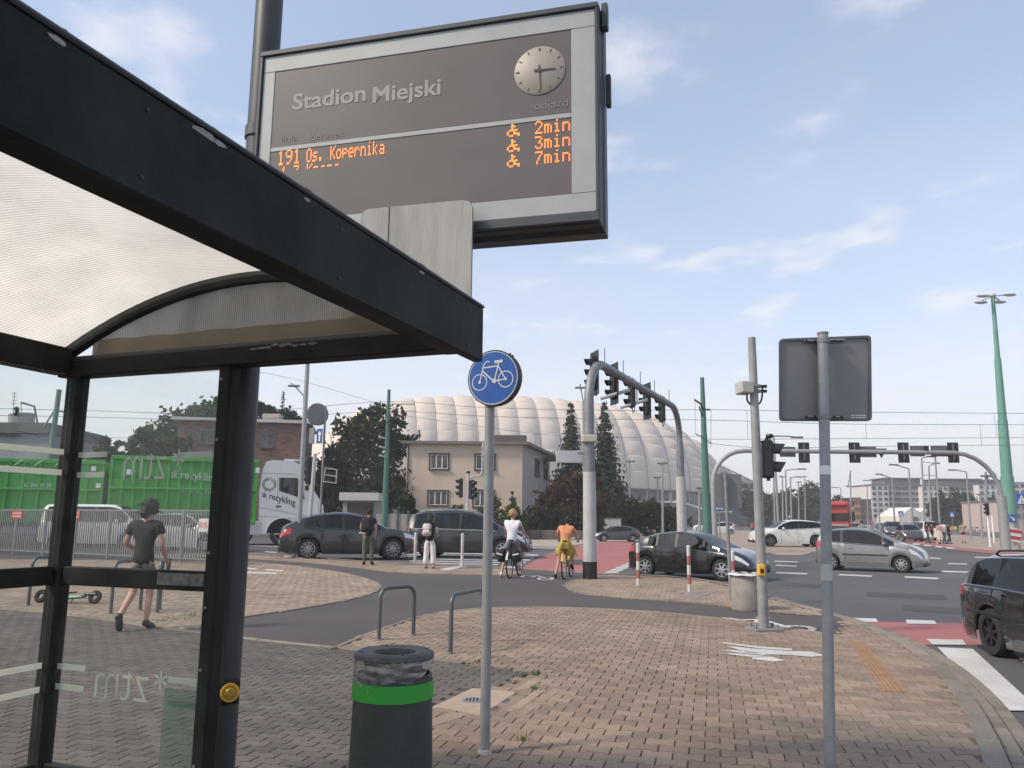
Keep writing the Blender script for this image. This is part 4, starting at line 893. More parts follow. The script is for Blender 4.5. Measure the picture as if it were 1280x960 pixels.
def car(label, pR, pF, sp, paint_, name='car', flip=False, group=None, scale=None, rimm=None, heading=None, lite=False):
    # pR / pF: ground points under the near rear and front wheels; sp: measures and profiles of this body
    L, W, H, wb, ro, wr = sp['L'], sp['W'], sp['H'], sp['wb'], sp['ro'], sp['wr']
    pR, pF = Vector(pR), Vector(pF); d = (pF-pR); sc = d.length/wb if scale is None else scale; d.normalize()
    rz = math.atan2(d.y, d.x); lat = Vector((-d.y, d.x, 0))
    nearside = 1 if lat.dot(Vector((0, 0, 0))-pR) > 0 else -1      # near wheels lie on this side
    tr = W/2-.11
    c = (pR+pF)/2-lat*nearside*tr*sc; t = thing(name, label, sp.get('cat', 'car'), (c.x, c.y, ROAD), rz, group); S0 = sc
    xr = -wb/2; x0 = xr-ro; cx = lambda x: x0+x       # profile x runs from the tail (0) to the nose (L)
    xw = (ro, ro+wb); ra = wr+.055
    def ip(tab, x): return float(np.interp(x, [a for a, _ in tab], [b for _, b in tab]))
    top, belt = sp['top'], sp['belt']; clr = sp.get('clr', .20)
    g0, g1 = sp['glass']; pil = sp['pillars']; wsx = sp['ws']; rwx = sp['rw']
    st = set(np.round(np.linspace(0, L, 30), 3)) | {g0, g1, *wsx, *rwx}
    for p in pil: st |= {p-.035, p+.035}
    for w_ in xw: st |= set(np.round(w_+ra*np.cos(np.linspace(0, math.pi, 11)), 3))
    for k in ('hl', 'tl'): st |= set(sp[k][:2])
    st |= {.03, .08, L-.03, L-.08, sp['doors'][0], sp['doors'][-1]}
    st = sorted(x for x in st if 0 <= x <= L); st = [x for i, x in enumerate(st) if i == 0 or x-st[i-1] > .008 or x in (g0, g1)]
    def sect(x):
        e = min(x, L-x); te = max(0, 1-e/.55); tn = max(0, 1-e/.12)
        w_ = W/2*(1-(.16 if x > L/2 else .12)*te**2.2-.07*tn**2)
        zt, zb_ = ip(top, x), ip(belt, x); zb_ = min(zb_, zt-.015); zs = clr+.12*max(0, 1-e/.5)**2
        for ww in xw:
            if abs(x-ww) < ra: zs = max(zs, wr+math.sqrt(max(0, ra*ra-(x-ww)**2))*1.0)
        zs = min(zs, zb_-.05)
        h = zb_-zs; g = zt-zb_; gb = min(1, g/.25); fl = .018 if any(abs(x-ww) < ra+.08 for ww in xw) else 0
        P_ = [(w_-.03+fl, zs), (w_-.004+fl, zs+.22*h), (w_+fl*.5, zs+.55*h), (w_-.008, zs+.80*h), (w_-.035, zb_), (w_-.055-.01*gb, zb_+.03*gb), (w_-.07-.33*max(0, g-.06)*1., zb_+.86*g if g > .12 else zb_+.55*g), (w_-.10-.40*max(0, g-.04)-.04*gb, zb_+.965*g), ((w_-.10)*.55, zt-.008), (0, zt)]
        return P_
    V = []; nP = 10
    for x in st:
        s_ = sect(x); V += [(cx(x), y, z) for y, z in s_]+[(cx(x), -y, z) for y, z in s_[:-1]][::-1]
    K = 2*nP-1
    for i, v in enumerate(V): V[i] = (v[0]*S0, v[1]*S0, v[2]*S0)
    groups = {}
    for i in range(len(st)-1):
        xm = (st[i]+st[i+1])/2; gh = ip(top, xm)-ip(belt, xm)
        for j in range(K-1):
            b = j if j < nP-1 else K-2-j; key = 'body'; sd = 'l' if j < nP-1 else 'r'
            if b == 5 and g0 < xm < g1:
                key = ('pillar', sd, min(range(len(pil)), key=lambda i: abs(xm-pil[i]))) if any(abs(xm-p) < .035 for p in pil) else ('win', sd, sum(xm > p for p in pil))
            elif b >= 7 and wsx[0] < xm < wsx[1]: key = 'ws'
            elif b >= 7 and rwx[0] < xm < rwx[1]: key = 'rw'
            elif b in sp['hl'][2] and sp['hl'][0] < xm < sp['hl'][1]: key = ('hl', sd)
            elif b in sp['tl'][2] and sp['tl'][0] < xm < sp['tl'][1]: key = ('tl', sd)
            elif b in (1, 2, 3) and sp['doors'][0] < xm < sp['doors'][-1]: key = ('door', sd, sum(xm > p for p in sp['doors'][1:-1]))
            elif b == 0 and sp['ro']+ra < xm < sp['ro']+wb-ra: key = ('sill', sd)
            groups.setdefault(key, []).append((i*K+j, (i+1)*K+j, (i+1)*K+j+1, i*K+j+1))
    groups['body'].append(tuple(range(K))); groups['body'].append(tuple(range(len(st)*K-1, (len(st)-1)*K-1, -1)))
    def sub(key, name_, mt, par, lab=None):
        fs = groups.get(key)
        if not fs: return None
        ids = sorted({i for f in fs for i in f}); mp = {a: k for k, a in enumerate(ids)}
        q = MB(); q.add([V[i] for i in ids], [tuple(mp[i] for i in f) for f in fs]); return q.build(name_, mt, par, smooth=True, label=lab, sharp=38)
    sub('body', 'body', paint_, t); 
    gm_ = sp.get('gm', carglass)
    sub('ws', 'windscreen', gm_, t); sub('rw', 'rear_window', gm_, t)
    for k in list(groups):
        if isinstance(k, tuple):
            if k[0] == 'win': sub(k, 'side_window', gm_, t)
            if k[0] == 'door': sub(k, 'door', paint_, t)
            if k[0] == 'sill': sub(k, 'sill', paint_, t)
            if k[0] == 'pillar': sub(k, 'pillar', blackp, t)
            if k[0] == 'hl': sub(k, 'headlight', headlm, t)
            if k[0] == 'tl': sub(k, 'tail_light', taillm, t)
    # underbody and wheel wells
    q = MB(); q.box((cx(L/2)*S0, 0, (clr+.26)*S0), ((L-.5)*S0, (W-.52)*S0, .42*S0)); q.box((cx(L/2)*S0, 0, (clr+.08)*S0), ((wb-2*ra-.05)*S0, (W-.14)*S0, .14*S0))
    q.box((cx(L/2)*S0, 0, (clr+.45)*S0), ((L-.9)*S0, (W-.30)*S0, .26*S0)); q.build('underbody', darkin, t)
    for x in (-wb/2, wb/2):
        for s in (1, -1): wheel(t, x*S0, s*tr*S0, wr*S0, .21*S0, sp.get('spokes', 5), rimm or alloy, s)
    if lite: return t
    fab_ = mat('seat_fabric', (.035, .035, .038), .9, 0, .15, 20); zf = clr+.30
    for xs_, nm_ in ((sp['doors'][-1]-1.05, 'front_seat'), (sp['doors'][-1]-1.95, 'rear_seat')):
        for s in (1, -1):
            q = MB(); q.bbox((cx(xs_+.25)*S0, s*.36*S0, (zf+.12)*S0), (.5*S0, .5*S0, .18*S0), 0, .05*S0); q.bbox((cx(xs_)*S0, s*.36*S0, (zf+.42)*S0), (.14*S0, .5*S0, .62*S0), 0, .05*S0, Matrix.Rotation(R(-12), 3, 'Y')); q.bbox((cx(xs_-.08)*S0, s*.36*S0, (zf+.80)*S0), (.10*S0, .26*S0, .20*S0), 0, .04*S0); q.build(nm_, fab_, t)['kind'] = 'stuff'
    q = MB(); q.bbox((cx(wsx[1]-.35)*S0, 0, (ip(belt, wsx[1])-.05)*S0), (.5*S0, (W-.34)*S0, .16*S0), 0, .04*S0); q.build('dashboard', darkin, t)
    dd = sp['doors']
    for s in (1, -1):
        for k, x in enumerate(dd):
            sc_ = sect(x); q = MB(); pts = [Vector((cx(x)+.004*i, s*(y+.002), z))*S0 for i, (y, z) in enumerate(sc_[0:5] if k else sc_[1:5])]; q.tube(pts, .006*S0, 4); q.build('door_seam', darkin, t)
        for x in dd[:-1]:
            xh = x+.16 if sp.get('fwd', 1) else x; y_, z_ = sect(xh)[3]; q = MB(); q.bbox((cx(xh+.05)*S0, s*(y_+.012)*S0, (z_+.01)*S0), (.20*S0, .03*S0, .028*S0), 0, .008); q.build('door_handle', sp.get('hm', paint_), t)
        xm = wsx[0]+.42*(wsx[1]-wsx[0]) if 0 else dd[-1]-.12; y_, z_ = sect(xm)[5]
        q = MB(); q.sphere(((cx(xm)-.01)*S0, s*(y_+.13)*S0, (z_+.06)*S0), (.075*S0, .11*S0, .075*S0), 10, 7); q.box((cx(xm)*S0, s*(y_+.03)*S0, (z_+.03)*S0), (.06*S0, .12*S0, .03*S0)); q.build('wing_mirror', sp.get('mm', paint_), t, smooth=True)
        if sp.get('strip'):
            x1, x2 = sp['strip']; y_, z_ = sect((x1+x2)/2)[2]; q = MB(); q.bbox((cx((x1+x2)/2)*S0, s*(y_+.006)*S0, z_*S0), ((x2-x1)*S0, .02*S0, .045*S0), 0, .006); q.build('rubbing_strip', blackp, t)
        if sp.get('rails'):
            x1, x2 = sp['rails']; q = MB(); q.tube([Vector((cx(x1+(x2-x1)*f), s*(sect(x1+(x2-x1)*f)[7][0]-.03), sect(x1+(x2-x1)*f)[7][1]+(.055 if 0 < f < 1 else .0)))*S0 for f in (0, .06, .3, .6, .94, 1)], .016*S0, 6); q.build('roof_rail', sp.get('railm', blackp), t)
        # chrome or black line under the windows
        q = MB(); q.tube([Vector((cx(x), s*(sect(x)[4][0]+.004), sect(x)[4][1]+.004))*S0 for x in np.linspace(g0-.02, g1-.1, 9)], .010*S0, 5); q.build('window_trim', sp.get('trim', blackp), t)
    ft = sect(L); rt = sect(0)
    q = MB(); q.bbox(((cx(L)+.004)*S0, 0, (ip(belt, L)*.62+.06)*S0), (.03*S0, W*.52*S0, .16*S0), 0, .01); q.build('grille', blackp, t)
    q = MB(); q.bbox(((cx(L)+.02)*S0, 0, .42*S0), (.02*S0, .52*S0, .11*S0), 0, .004); q.build('number_plate', platem, t)
    q = MB(); q.bbox(((cx(0)-.012)*S0, 0, sp.get('pz', .6)*S0), (.02*S0, .52*S0, .11*S0), 0, .004); q.build('number_plate', platem, t)
    q = MB(); q.bbox((cx(.04)*S0, 0, (clr+.16)*S0), (.14*S0, W*.80*S0, .16*S0), 0, .03); q.bbox((cx(L-.05)*S0, 0, (clr+.13)*S0), (.14*S0, W*.76*S0, .14*S0), 0, .03); q.build('bumper_insert', blackp, t)['kind'] = 'stuff'
    q = MB(); q.tube([Vector((cx(rwx[1]+.25), 0, ip(top, rwx[1]+.25)))*S0, Vector((cx(rwx[1]+.12), 0, ip(top, rwx[1]+.25)+.13))*S0], .008, 5); q.build('aerial', blackp, t)
    return t
hatch = dict(L=3.80, W=1.70, H=1.50, wb=2.46, ro=.56, wr=.30, clr=.17, top=[(0, .86), (.03, 1.05), (.10, 1.22), (.30, 1.45), (.62, 1.55), (1.2, 1.60), (1.7, 1.59), (2.1, 1.50), (2.68, 1.20), (2.92, 1.07), (3.2, 1.01), (3.5, .90), (3.72, .76), (3.8, .52)],
    belt=[(0, .84), (.08, 1.06), (.5, 1.06), (1.2, 1.01), (2.2, .95), (2.85, .93), (3.15, .90), (3.5, .79), (3.8, .45)], glass=(.36, 2.80), pillars=(.98, 2.42), ws=(1.95, 2.90), rw=(.10, .38), doors=(1.10, 2.62), hl=(3.30, 3.72, (3, 4)), tl=(.0, .34, (3, 4)), spokes=8, strip=(1.0, 2.6), clad=0)
civic = dict(L=4.25, W=1.78, H=1.46, wb=2.63, ro=.70, wr=.325, clr=.17, top=[(0, .82), (.06, .98), (.25, 1.10), (.62, 1.27), (1.1, 1.41), (1.6, 1.46), (2.05, 1.45), (2.5, 1.34), (3.05, 1.06), (3.3, .96), (3.7, .87), (4.05, .74), (4.25, .5)],
    belt=[(0, .80), (.12, .93), (.6, .99), (1.4, .96), (2.4, .90), (3.1, .875), (3.4, .86), (3.9, .72), (4.25, .44)], glass=(.78, 3.02), pillars=(1.10, 1.78, 2.72), ws=(2.22, 3.3), rw=(.22, .66), doors=(1.0, 1.80, 2.86), hl=(3.55, 4.16, (3, 4)), tl=(.0, .30, (3, 4)), spokes=7, trim=blackp)
suv = dict(L=4.85, W=1.92, H=1.68, wb=2.90, ro=.95, wr=.375, clr=.21, top=[(0, .85), (.05, 1.08), (.25, 1.22), (.75, 1.45), (1.2, 1.58), (1.9, 1.66), (2.4, 1.64), (2.9, 1.53), (3.45, 1.20), (3.6, 1.12), (4.1, 1.05), (4.5, .94), (4.75, .80), (4.85, .56)],
    belt=[(0, .83), (.15, 1.02), (.8, 1.10), (1.8, 1.06), (3.1, 1.02), (3.6, .99), (4.2, .95), (4.6, .84), (4.85, .5)], glass=(.80, 3.42), pillars=(1.12, 2.12, 3.05), ws=(2.68, 3.58), rw=(.28, .85), doors=(1.18, 2.14, 3.25), hl=(4.22, 4.74, (3, 4)), tl=(.0, .36, (3, 4)), spokes=10)
mpv = dict(L=4.40, W=1.80, H=1.66, wb=2.68, ro=.84, wr=.32, clr=.18, top=[(0, .90), (.05, 1.20), (.14, 1.40), (.36, 1.58), (.8, 1.65), (1.8, 1.67), (2.4, 1.62), (2.8, 1.50), (3.45, 1.13), (3.6, 1.06), (4.0, .98), (4.25, .82), (4.4, .54)],
    belt=[(0, .88), (.1, 1.00), (1.0, 1.0), (2.2, .975), (3.3, .955), (3.7, .93), (4.15, .78), (4.4, .5)], glass=(.34, 3.36), pillars=(1.02, 2.0, 2.94), ws=(2.55, 3.58), rw=(.10, .34), doors=(1.06, 2.02, 3.1), hl=(3.86, 4.3, (3, 4)), tl=(.0, .26, (4,)), spokes=7, rails=(.5, 2.5), railm=galv, trim=greyp)
estate = dict(L=4.80, W=1.80, H=1.47, wb=2.75, ro=1.06, wr=.335, clr=.17, top=[(0, .82), (.04, .98), (.12, 1.04), (.50, 1.36), (.75, 1.44), (1.6, 1.48), (2.3, 1.47), (2.8, 1.38), (3.35, 1.06), (3.5, .99), (4.2, .90), (4.6, .80), (4.8, .54)],
    belt=[(0, .80), (.1, .94), (1.2, .955), (2.4, .935), (3.4, .90), (3.8, .86), (4.5, .76), (4.8, .48)], glass=(.34, 3.26), pillars=(1.16, 1.98, 2.86), ws=(2.45, 3.48), rw=(.12, .52), doors=(1.20, 2.0, 3.05), hl=(4.3, 4.74, (3, 4)), tl=(.0, .28, (3, 4)), spokes=7, rails=(.75, 2.5), strip=(.45, 3.1))
suvw = dict(suv); suvw.update(dict(L=4.5, wb=2.68, ro=.95, wr=.34, H=1.58, clr=.18, top=[(0, .85), (.05, 1.05), (.22, 1.2), (.6, 1.42), (1.0, 1.52), (1.8, 1.58), (2.3, 1.56), (2.75, 1.43), (3.2, 1.12), (3.4, 1.05), (3.9, .98), (4.25, .88), (4.42, .74), (4.5, .5)],
    belt=[(0, .83), (.15, 1.04), (.8, 1.08), (1.8, 1.02), (3.0, .97), (3.5, .95), (4.1, .84), (4.5, .46)], glass=(.60, 3.15), pillars=(1.9, 2.86), doors=(1.1, 1.98, 3.0), ws=(2.5, 3.34), rw=(.24, .62), hl=(3.95, 4.4, (3, 4)), spokes=8))
van = dict(L=4.9, W=1.90, H=1.94, wb=3.0, ro=.95, wr=.33, clr=.2, cat='van', top=[(0, 1.0), (.03, 1.75), (.15, 1.90), (.6, 1.94), (3.0, 1.93), (3.4, 1.84), (4.0, 1.33), (4.15, 1.22), (4.6, 1.08), (4.82, .92), (4.9, .6)],
    belt=[(0, .98), (.1, 1.12), (3.4, 1.12), (4.1, 1.08), (4.6, .95), (4.9, .52)], glass=(.3, 3.85), pillars=(1.2, 2.4, 3.3), ws=(3.2, 4.12), rw=(.03, .14), doors=(1.25, 2.4, 3.6), hl=(4.4, 4.84, (3, 4)), tl=(.0, .14, (3, 4)), spokes=6)
pR_, pF_ = G(1039.5, 712.5, ROAD), G(1128, 716, ROAD)
car('small silver hatchback with black rubbing strips crossing the junction behind the leaning sign pole', pR_, pF_, hatch, paintm('silver_paint', (.215, .217, .212), .45, .3))
car('glossy black hatchback turning in front of the two red and white bollards', G(808.5, 720.5, ROAD), G(904, 726, ROAD), dict(civic, gm=carglass), paintm('black_paint', (.014, .014, .016), .2, .2))
car('white crossover with black windows driving left behind the silver hatchback', G(1020, 684, ROAD), G(963, 683.5, ROAD), dict(suvw, W=1.7, hl=(3.95, 4.4, (3,))), paintm('white_car_paint', (.62, .61, .58), 0, .3), rimm=mat('dark_alloy', (.13, .13, .14), .4, .5))
car('dark grey coupe crossover waiting at the crossing behind the man with a backpack', G(384, 700.5, ROAD), G(490, 700, ROAD), suv, paintm('dark_grey_paint', (.034, .035, .038), .4, .28), rimm=mat('bright_alloy', (.30, .30, .31), .3, .7))
car('dark people carrier with roof rails standing behind the woman in white trousers', G(534, 697, ROAD), G(628, 698.5, ROAD), mpv, paintm('graphite_paint', (.022, .022, .025), .35, .28))
car('grey hatchback driving left in front of the tall spruce beside the stadium', G(791, 677.6, ROAD), G(755, 677.3, ROAD), dict(civic, spokes=6), paintm('slate_paint', (.06, .062, .072), .4, .3))
# black estate close on the right
a = G(1237, 817, ROAD); hd = Vector((math.sin(R(184)), math.cos(R(184)), 0))
car('glossy black estate car with roof rails cut off by the right edge of the picture', a, a+hd*2.75, estate, scale=.84, paint_=paintm('black_estate_paint', (.012, .013, .014), .2, .22), rimm=mat('black_alloy', (.03, .03, .032), .35, .5))
car('light car with pale bonnet half hidden behind the cyclist in the white shirt', G(610, 688, ROAD), G(652, 687.5, ROAD), dict(hatch, wb=2.5), paintm('pale_green_paint', (.30, .33, .31), .3, .3))
# behind the fence on the left
car('white van with dark windows behind the grey fence', G(80, 685, ROAD), G(150, 685.5, ROAD), dict(van, cat='van'), scale=1.12, paint_=paintm('white_van_paint', (.66, .66, .64), 0, .35), name='van')
car('silver white hatchback behind the fence with its dark wheel by the warning plates', G(196, 689, ROAD), G(246, 690, ROAD), dict(suvw, rw=(.2, .6)), scale=1.12, paint_=paintm('pearl_paint', (.55, .56, .55), .2, .3))
# ---- lorry
trk = thing('lorry', 'white lorry cab towing a ribbed green waste container beyond the brick house', 'lorry')
rp, fp = G(170, 681, ROAD), G(352, 681, ROAD); dT = (fp-rp).normalized(); trk.location = (fp.x, fp.y, ROAD); trk.rotation_euler.z = math.atan2(dT.y, dT.x)
sT = .0485/.0365       # local metres are scaled so that the lorry has its height in the picture
def tl_(x): return x*sT
wc = mat('lorry_white', (.66, .65, .63), .4, 0, .05, 2, coat=.4); grn = mat('container_green', (.055, .33, .045), .55, 0, .16, 1.5, .1, 30)
def TP(pxx, pyy, y=-1.25):   # local x,z on the near side of the lorry for a photo pixel
    n = Vector((dT.y, -dT.x, 0)); p0 = Vector(trk.location)+n*(1.25*sT); h = hitplane(pxx, pyy, p0, n); r_ = h-Vector(trk.location)
    return r_.dot(dT), r_.z
Wc = 1.25*sT
def side_prism(poly, y0, y1, name, mt, bev=0, par=trk):
    pts = [Vector((a, y0, b)) for a, b in poly]; q = MB(); q.plate(pts, (0, y1-y0, 0)); o = q.build(name, mt, par); fixn(o); return o
cabp = [TP(*p) for p in ((323, 668), (324, 615), (328, 588), (333, 577), (340, 575), (366, 576), (374, 580), (384, 600), (398, 622), (404, 632), (406, 668))]
side_prism(cabp, -Wc, Wc, 'cab', wc)
# hood shoulders and details on the near side
wnd = [TP(*p) for p in ((349, 597), (372, 597.5), (378, 612), (381, 624), (349, 613.5))]
side_prism(wnd, -Wc-.02, -Wc+.03, 'side_window', carglass)
for a_, b_ in (((323.5, 591), (370, 592.5)), ((324, 634), (400, 648)), ((347, 596), (347, 636)), ((324, 645), (404, 650)), ((398, 628), (398, 668))):
    p, q_ = TP(*a_), TP(*b_); q = MB(); q.tube([Vector((p[0], -Wc-.004, p[1])), Vector((q_[0], -Wc-.004, q_[1]))], .012, 4); q.build('panel_seam', mat('seam_grey', (.25, .25, .25), .6), trk)
p = TP(348, 633); q = MB(); q.bbox((p[0], -Wc-.02, p[1]), (.32, .05, .07), 0, .02); q.build('door_handle', blackp, trk)
wsq = [TP(*p) for p in ((375.5, 582), (396, 618.5), (397.2, 618), (377, 581.3))]
side_prism(wsq, -Wc*.93, Wc*.93, 'windscreen', carglass)
# mirrors
for (x_, y_) in ((381, 598), (381, 610)):
    p = TP(x_, y_); q = MB(); q.bbox((p[0]+.1, -Wc-.28, p[1]), (.22, .30, .42 if y_ < 605 else .3), 0, .05); q.build('wing_mirror', blackp, trk)
q = MB(); q.box((TP(366, 575)[0], 0, TP(366, 574.5)[1]), (.9, Wc*1.5, .10)); q.build('roof_deflector', wc, trk)
# ring emblem and lettering on the door
p = TP(336.5, 605.5); q = MB(); axm = Matrix(((1, 0, 0), (0, 0, -1), (0, 1, 0)))
q.lathe([(.24, .0), (.40, .0)], (p[0], -Wc-.008, p[1]), 28, axm); fixn(q.build('ring_emblem', mat('emblem_green', (.16, .26, .13), .5, 0, .5, 3, c2=(.30, .34, .28)), trk))
def ttext(s, p0_, p1_, h, mt, par, y=-Wc-.010, mirror=False, bold=.01, nm='lettering'):
    a_, b_ = TP(*p0_), TP(*p1_); o = text_obj(s, 1, mt, nm, par, Matrix.Identity(4), .002, bold); xs = [v.co.x for v in o.data.vertices]; x0, x1 = min(xs), max(xs)
    for v in o.data.vertices:
        f = (v.co.x-x0)/(x1-x0); v.co = Vector((a_[0]+(b_[0]-a_[0])*f, y-v.co.z, a_[1]+(b_[1]-a_[1])*f+v.co.y*h))
    fixn(o)
ttext('sk', (327.5, 621), (333.5, 622.6), .52, blackp, trk); ttext('recykling', (336.5, 623.4), (369, 632), .52, blackp, trk)
# chassis, wheels, steps
q = MB(); q.box((tl_(-6.2), 0, tl_(.85)), (tl_(14.0), tl_(1.0), tl_(.25))); q.build('chassis', blackp, trk)
def twheel(x, y, r=.52, par=trk): 
    s = -1; wheel(par, x, y*1., r*sT, .34*sT, 0, mat('truck_rim', (.20, .20, .21), .5, .4, .2), s, 30)
for x_ in (352, 300, 282, 172, 156, 140):
    a_ = TP(x_, 672)[0]; twheel(a_, -Wc+.22); twheel(a_, Wc-.22)
a_ = TP(352, 670)
arch_ = MB(); 
for k in range(13):
    an = math.pi*k/12
pts = [Vector((a_[0]+math.cos(math.pi*k/12)*.66*sT, -Wc-.01, .52*sT+math.sin(math.pi*k/12)*.66*sT)) for k in range(13)]
q = MB(); q.plate([Vector((p.x, -Wc-.006, p.z)) for p in pts], (0, .08, 0)); fixn(q.build('wheel_arch', darkin, trk)); q = MB(); q.tube(pts, .05, 6); q.build('arch_lip', greyp, trk)
q = MB(); x1_ = TP(312, 662); q.bbox((x1_[0], -Wc+.3, tl_(.75)), (tl_(1.0), tl_(.5), tl_(.6)), 0, .05); q.build('fuel_tank', greyp, trk)
q = MB(); q.bbox((cabp[-1][0]+.02, 0, tl_(.55)), (.3, Wc*1.9, tl_(.45)), 0, .05); q.build('bumper', mat('truck_bumper', (.25, .25, .25), .5), trk)
def container(par, TPf, xl, xr, zt, zb_, y0, y1, ribs, slope=0, nm='container_body', upright=True):
    q = MB(); q.plate([Vector((xl, y0, zb_)), Vector((xr, y0, zb_)), Vector((xr+slope, y0, zt)), Vector((xl, y0, zt))], (0, y1-y0, 0)); o = q.build(nm, grn, par); fixn(o)
    n = ribs; 
    for i in range(n+1):
        x_ = xl+(xr-xl)*i/n
        q = MB(); q.bbox((x_, y0-.06, (zt+zb_)/2), (.14, .12, zt-zb_-.05), 0, .02); q.build('rib', grn, par)
    for z_, h_ in ((zt-.06, .22), ((zt*.52+zb_*.48), .12), (zb_+.05, .2)):
        q = MB(); q.bbox(((xl+xr)/2, y0-.075, z_), (xr-xl+.1, .17, h_), 0, .02); q.build('rail', grn, par)
    return o
xl, zt_ = TP(141, 570); xr_, _ = TP(327, 572); _, zb_ = TP(230, 654)
co = container(trk, TP, xl, xr_-.2, zt_, zb_, -Wc+.08, Wc-.08, 13)
tw_ = mat('container_print', (.45, .55, .45), .6)
def ctext(s, a, b, h): ttext(s, a, b, h, tw_, trk, -Wc-.03)
ctext('sk', (214, 597), (222, 597.7), .62); ctext('recykling', (226, 598), (272, 602), .62); ctext('61 848 50 50', (226, 615), (276, 617), .34)
for x_, y_ in ((161, 590), (322, 588)):
    p = TP(x_, y_); q = MB(); q.box((p[0], -Wc-.05, p[1]), (.22, .02, .30)); q.build('data_plate', whitep, trk)
ln_ = MB()
# ---- second container on its trailer further left
tr2 = thing('container_trailer', 'open green waste container on a trailer at the left edge behind the fence', 'trailer', trk.location, trk.rotation_euler.z)
xl, zt_ = TP(-160, 569); xr_, _ = TP(131, 570); _, zb_ = TP(60, 652)
container(tr2, TP, xl, xr_, zt_, zb_, -Wc+.08, Wc-.08, 14)
q = MB(); q.box(((xl+xr_)/2, 0, zb_-.12), (xr_-xl, 1.2, .24)); q.build('trailer_frame', blackp, tr2)
q = MB(); q.tube([Vector((xr_, 0, 1.0)), Vector((TP(143, 600)[0], 0, 1.0))], .08, 8); q.build('drawbar', blackp, tr2)
for x_ in (-120, -100, 88, 108): twheel(TP(x_, 672)[0], -Wc+.22, .5, tr2); twheel(TP(x_, 672)[0], Wc-.22, .5, tr2)
for i in range(4):
    p = TP(10+i*26, 583); p2 = TP(24+i*26, 575); q = MB(); q.tube([Vector((p[0], -Wc-.05, p2[1])), Vector(((p[0]+p2[0])/2, -Wc-.05, p[1])), Vector((p2[0]+.2, -Wc-.05, p2[1]))], .06, 6); q.build('net_hook', grn, tr2)
for x_, y_ in ((9, 585), (117, 586), (123, 607)):
    p = TP(x_, y_); q = MB(); q.box((p[0], -Wc-.05, p[1]), (.24, .02, .26)); q.build('data_plate', whitep, tr2)
a_, b_ = TP(30, 609), TP(64, 611); o = text_obj('61 848 50 50', 1, tw_, 'lettering', tr2, Matrix.Identity(4), .002, .01); xs = [v.co.x for v in o.data.vertices]; x0, x1 = min(xs), max(xs)
for v in o.data.vertices: v.co = Vector((a_[0]+(b_[0]-a_[0])*(v.co.x-x0)/(x1-x0), -Wc-.03, a_[1]+v.co.y*.34))
fixn(o)
# ---- traffic further off on the right
def fcar(label, xr, xf, y, sp, c, **k):
    a, b = G(xr, y, ROAD), G(xf, y+k.pop('dy', 0), ROAD); return car(label, a, b, sp, paintm('paint_%d' % int(1e3*sum(c)+xr), c, .2, .3), **k)
fcar('dark saloon with pale plate queuing behind the silver hatchback bonnet', 1098, 1118, 668, estate, (.06, .062, .075), dy=7, scale=1.25)
# ================================================================ POLES, SIGNALS, BOLLARDS
lensr = mat('lens_red_off', (.10, .012, .012), .2, 0, 0, coat=.3); lensg = mat('lens_green_off', (.01, .06, .03), .2, 0, 0, coat=.3); lensa = mat('lens_amber_off', (.12, .07, .01), .2, 0, 0, coat=.3)
def signal(par, c, face, n=3, s=1.0, board=False, nm='signal_head', back=True):
    # c: centre, face: heading the lamps look to (world direction, horizontal)
    f = Vector(face).normalized(); side_ = Vector((-f.y, f.x, 0)); M3 = Matrix((side_, f, Zv)).transposed(); c = Vector(c)
    h = .31*n*s; q = MB(); q.bbox(c, (.30*s, .17*s, h), 0, .03*s, M3); head = q.build(nm, blackp, par)
    if board: q = MB(); q.bbox(c-f*.02*s, (.62*s, .02*s, h+.34*s), 0, .03, M3); q.build('backing_board', blackp, head)
    ax3 = Matrix((side_, Zv, f)).transposed()
    for i in range(n):
        cc = c+Zv*((n-1)/2-i)*.30*s+f*.086*s
        q = MB(); q.lathe([(0, .018*s), (.07*s, .012*s), (.10*s, .0)], cc, 16, ax3); q.build('lens', (lensr, lensa, lensg)[i if n == 3 else i*2], head, smooth=True)
        q = MB(); m = 12; vs = []; fs = []
        for k in range(m+1):
            a = R(-25)+R(230)*k/m; d = side_*math.cos(a)*.115*s+Zv*math.sin(a)*.115*s; ln = (.20-.07*(1-math.sin(max(0, a))) )*s
            vs += [cc+d, cc+d+f*ln-Zv*.01, cc+d*.95, cc+d*.95+f*ln-Zv*.01]
        for k in range(m): b = 4*k; fs += [(b, b+1, b+5, b+4), (b+2, b+6, b+7, b+3), (b+1, b+3, b+7, b+5)]
        q.add(vs, fs); q.build('visor', blackp, head)
    for dz in (-h/2-.02, h/2+.02): q = MB(); q.cyl(c+Zv*(dz-.02), c+Zv*(dz+.02), .03*s, n=8); q.build('hinge', blackp, head)
    return head
def local(t, p): return Vector(p)-Vector(t.location)
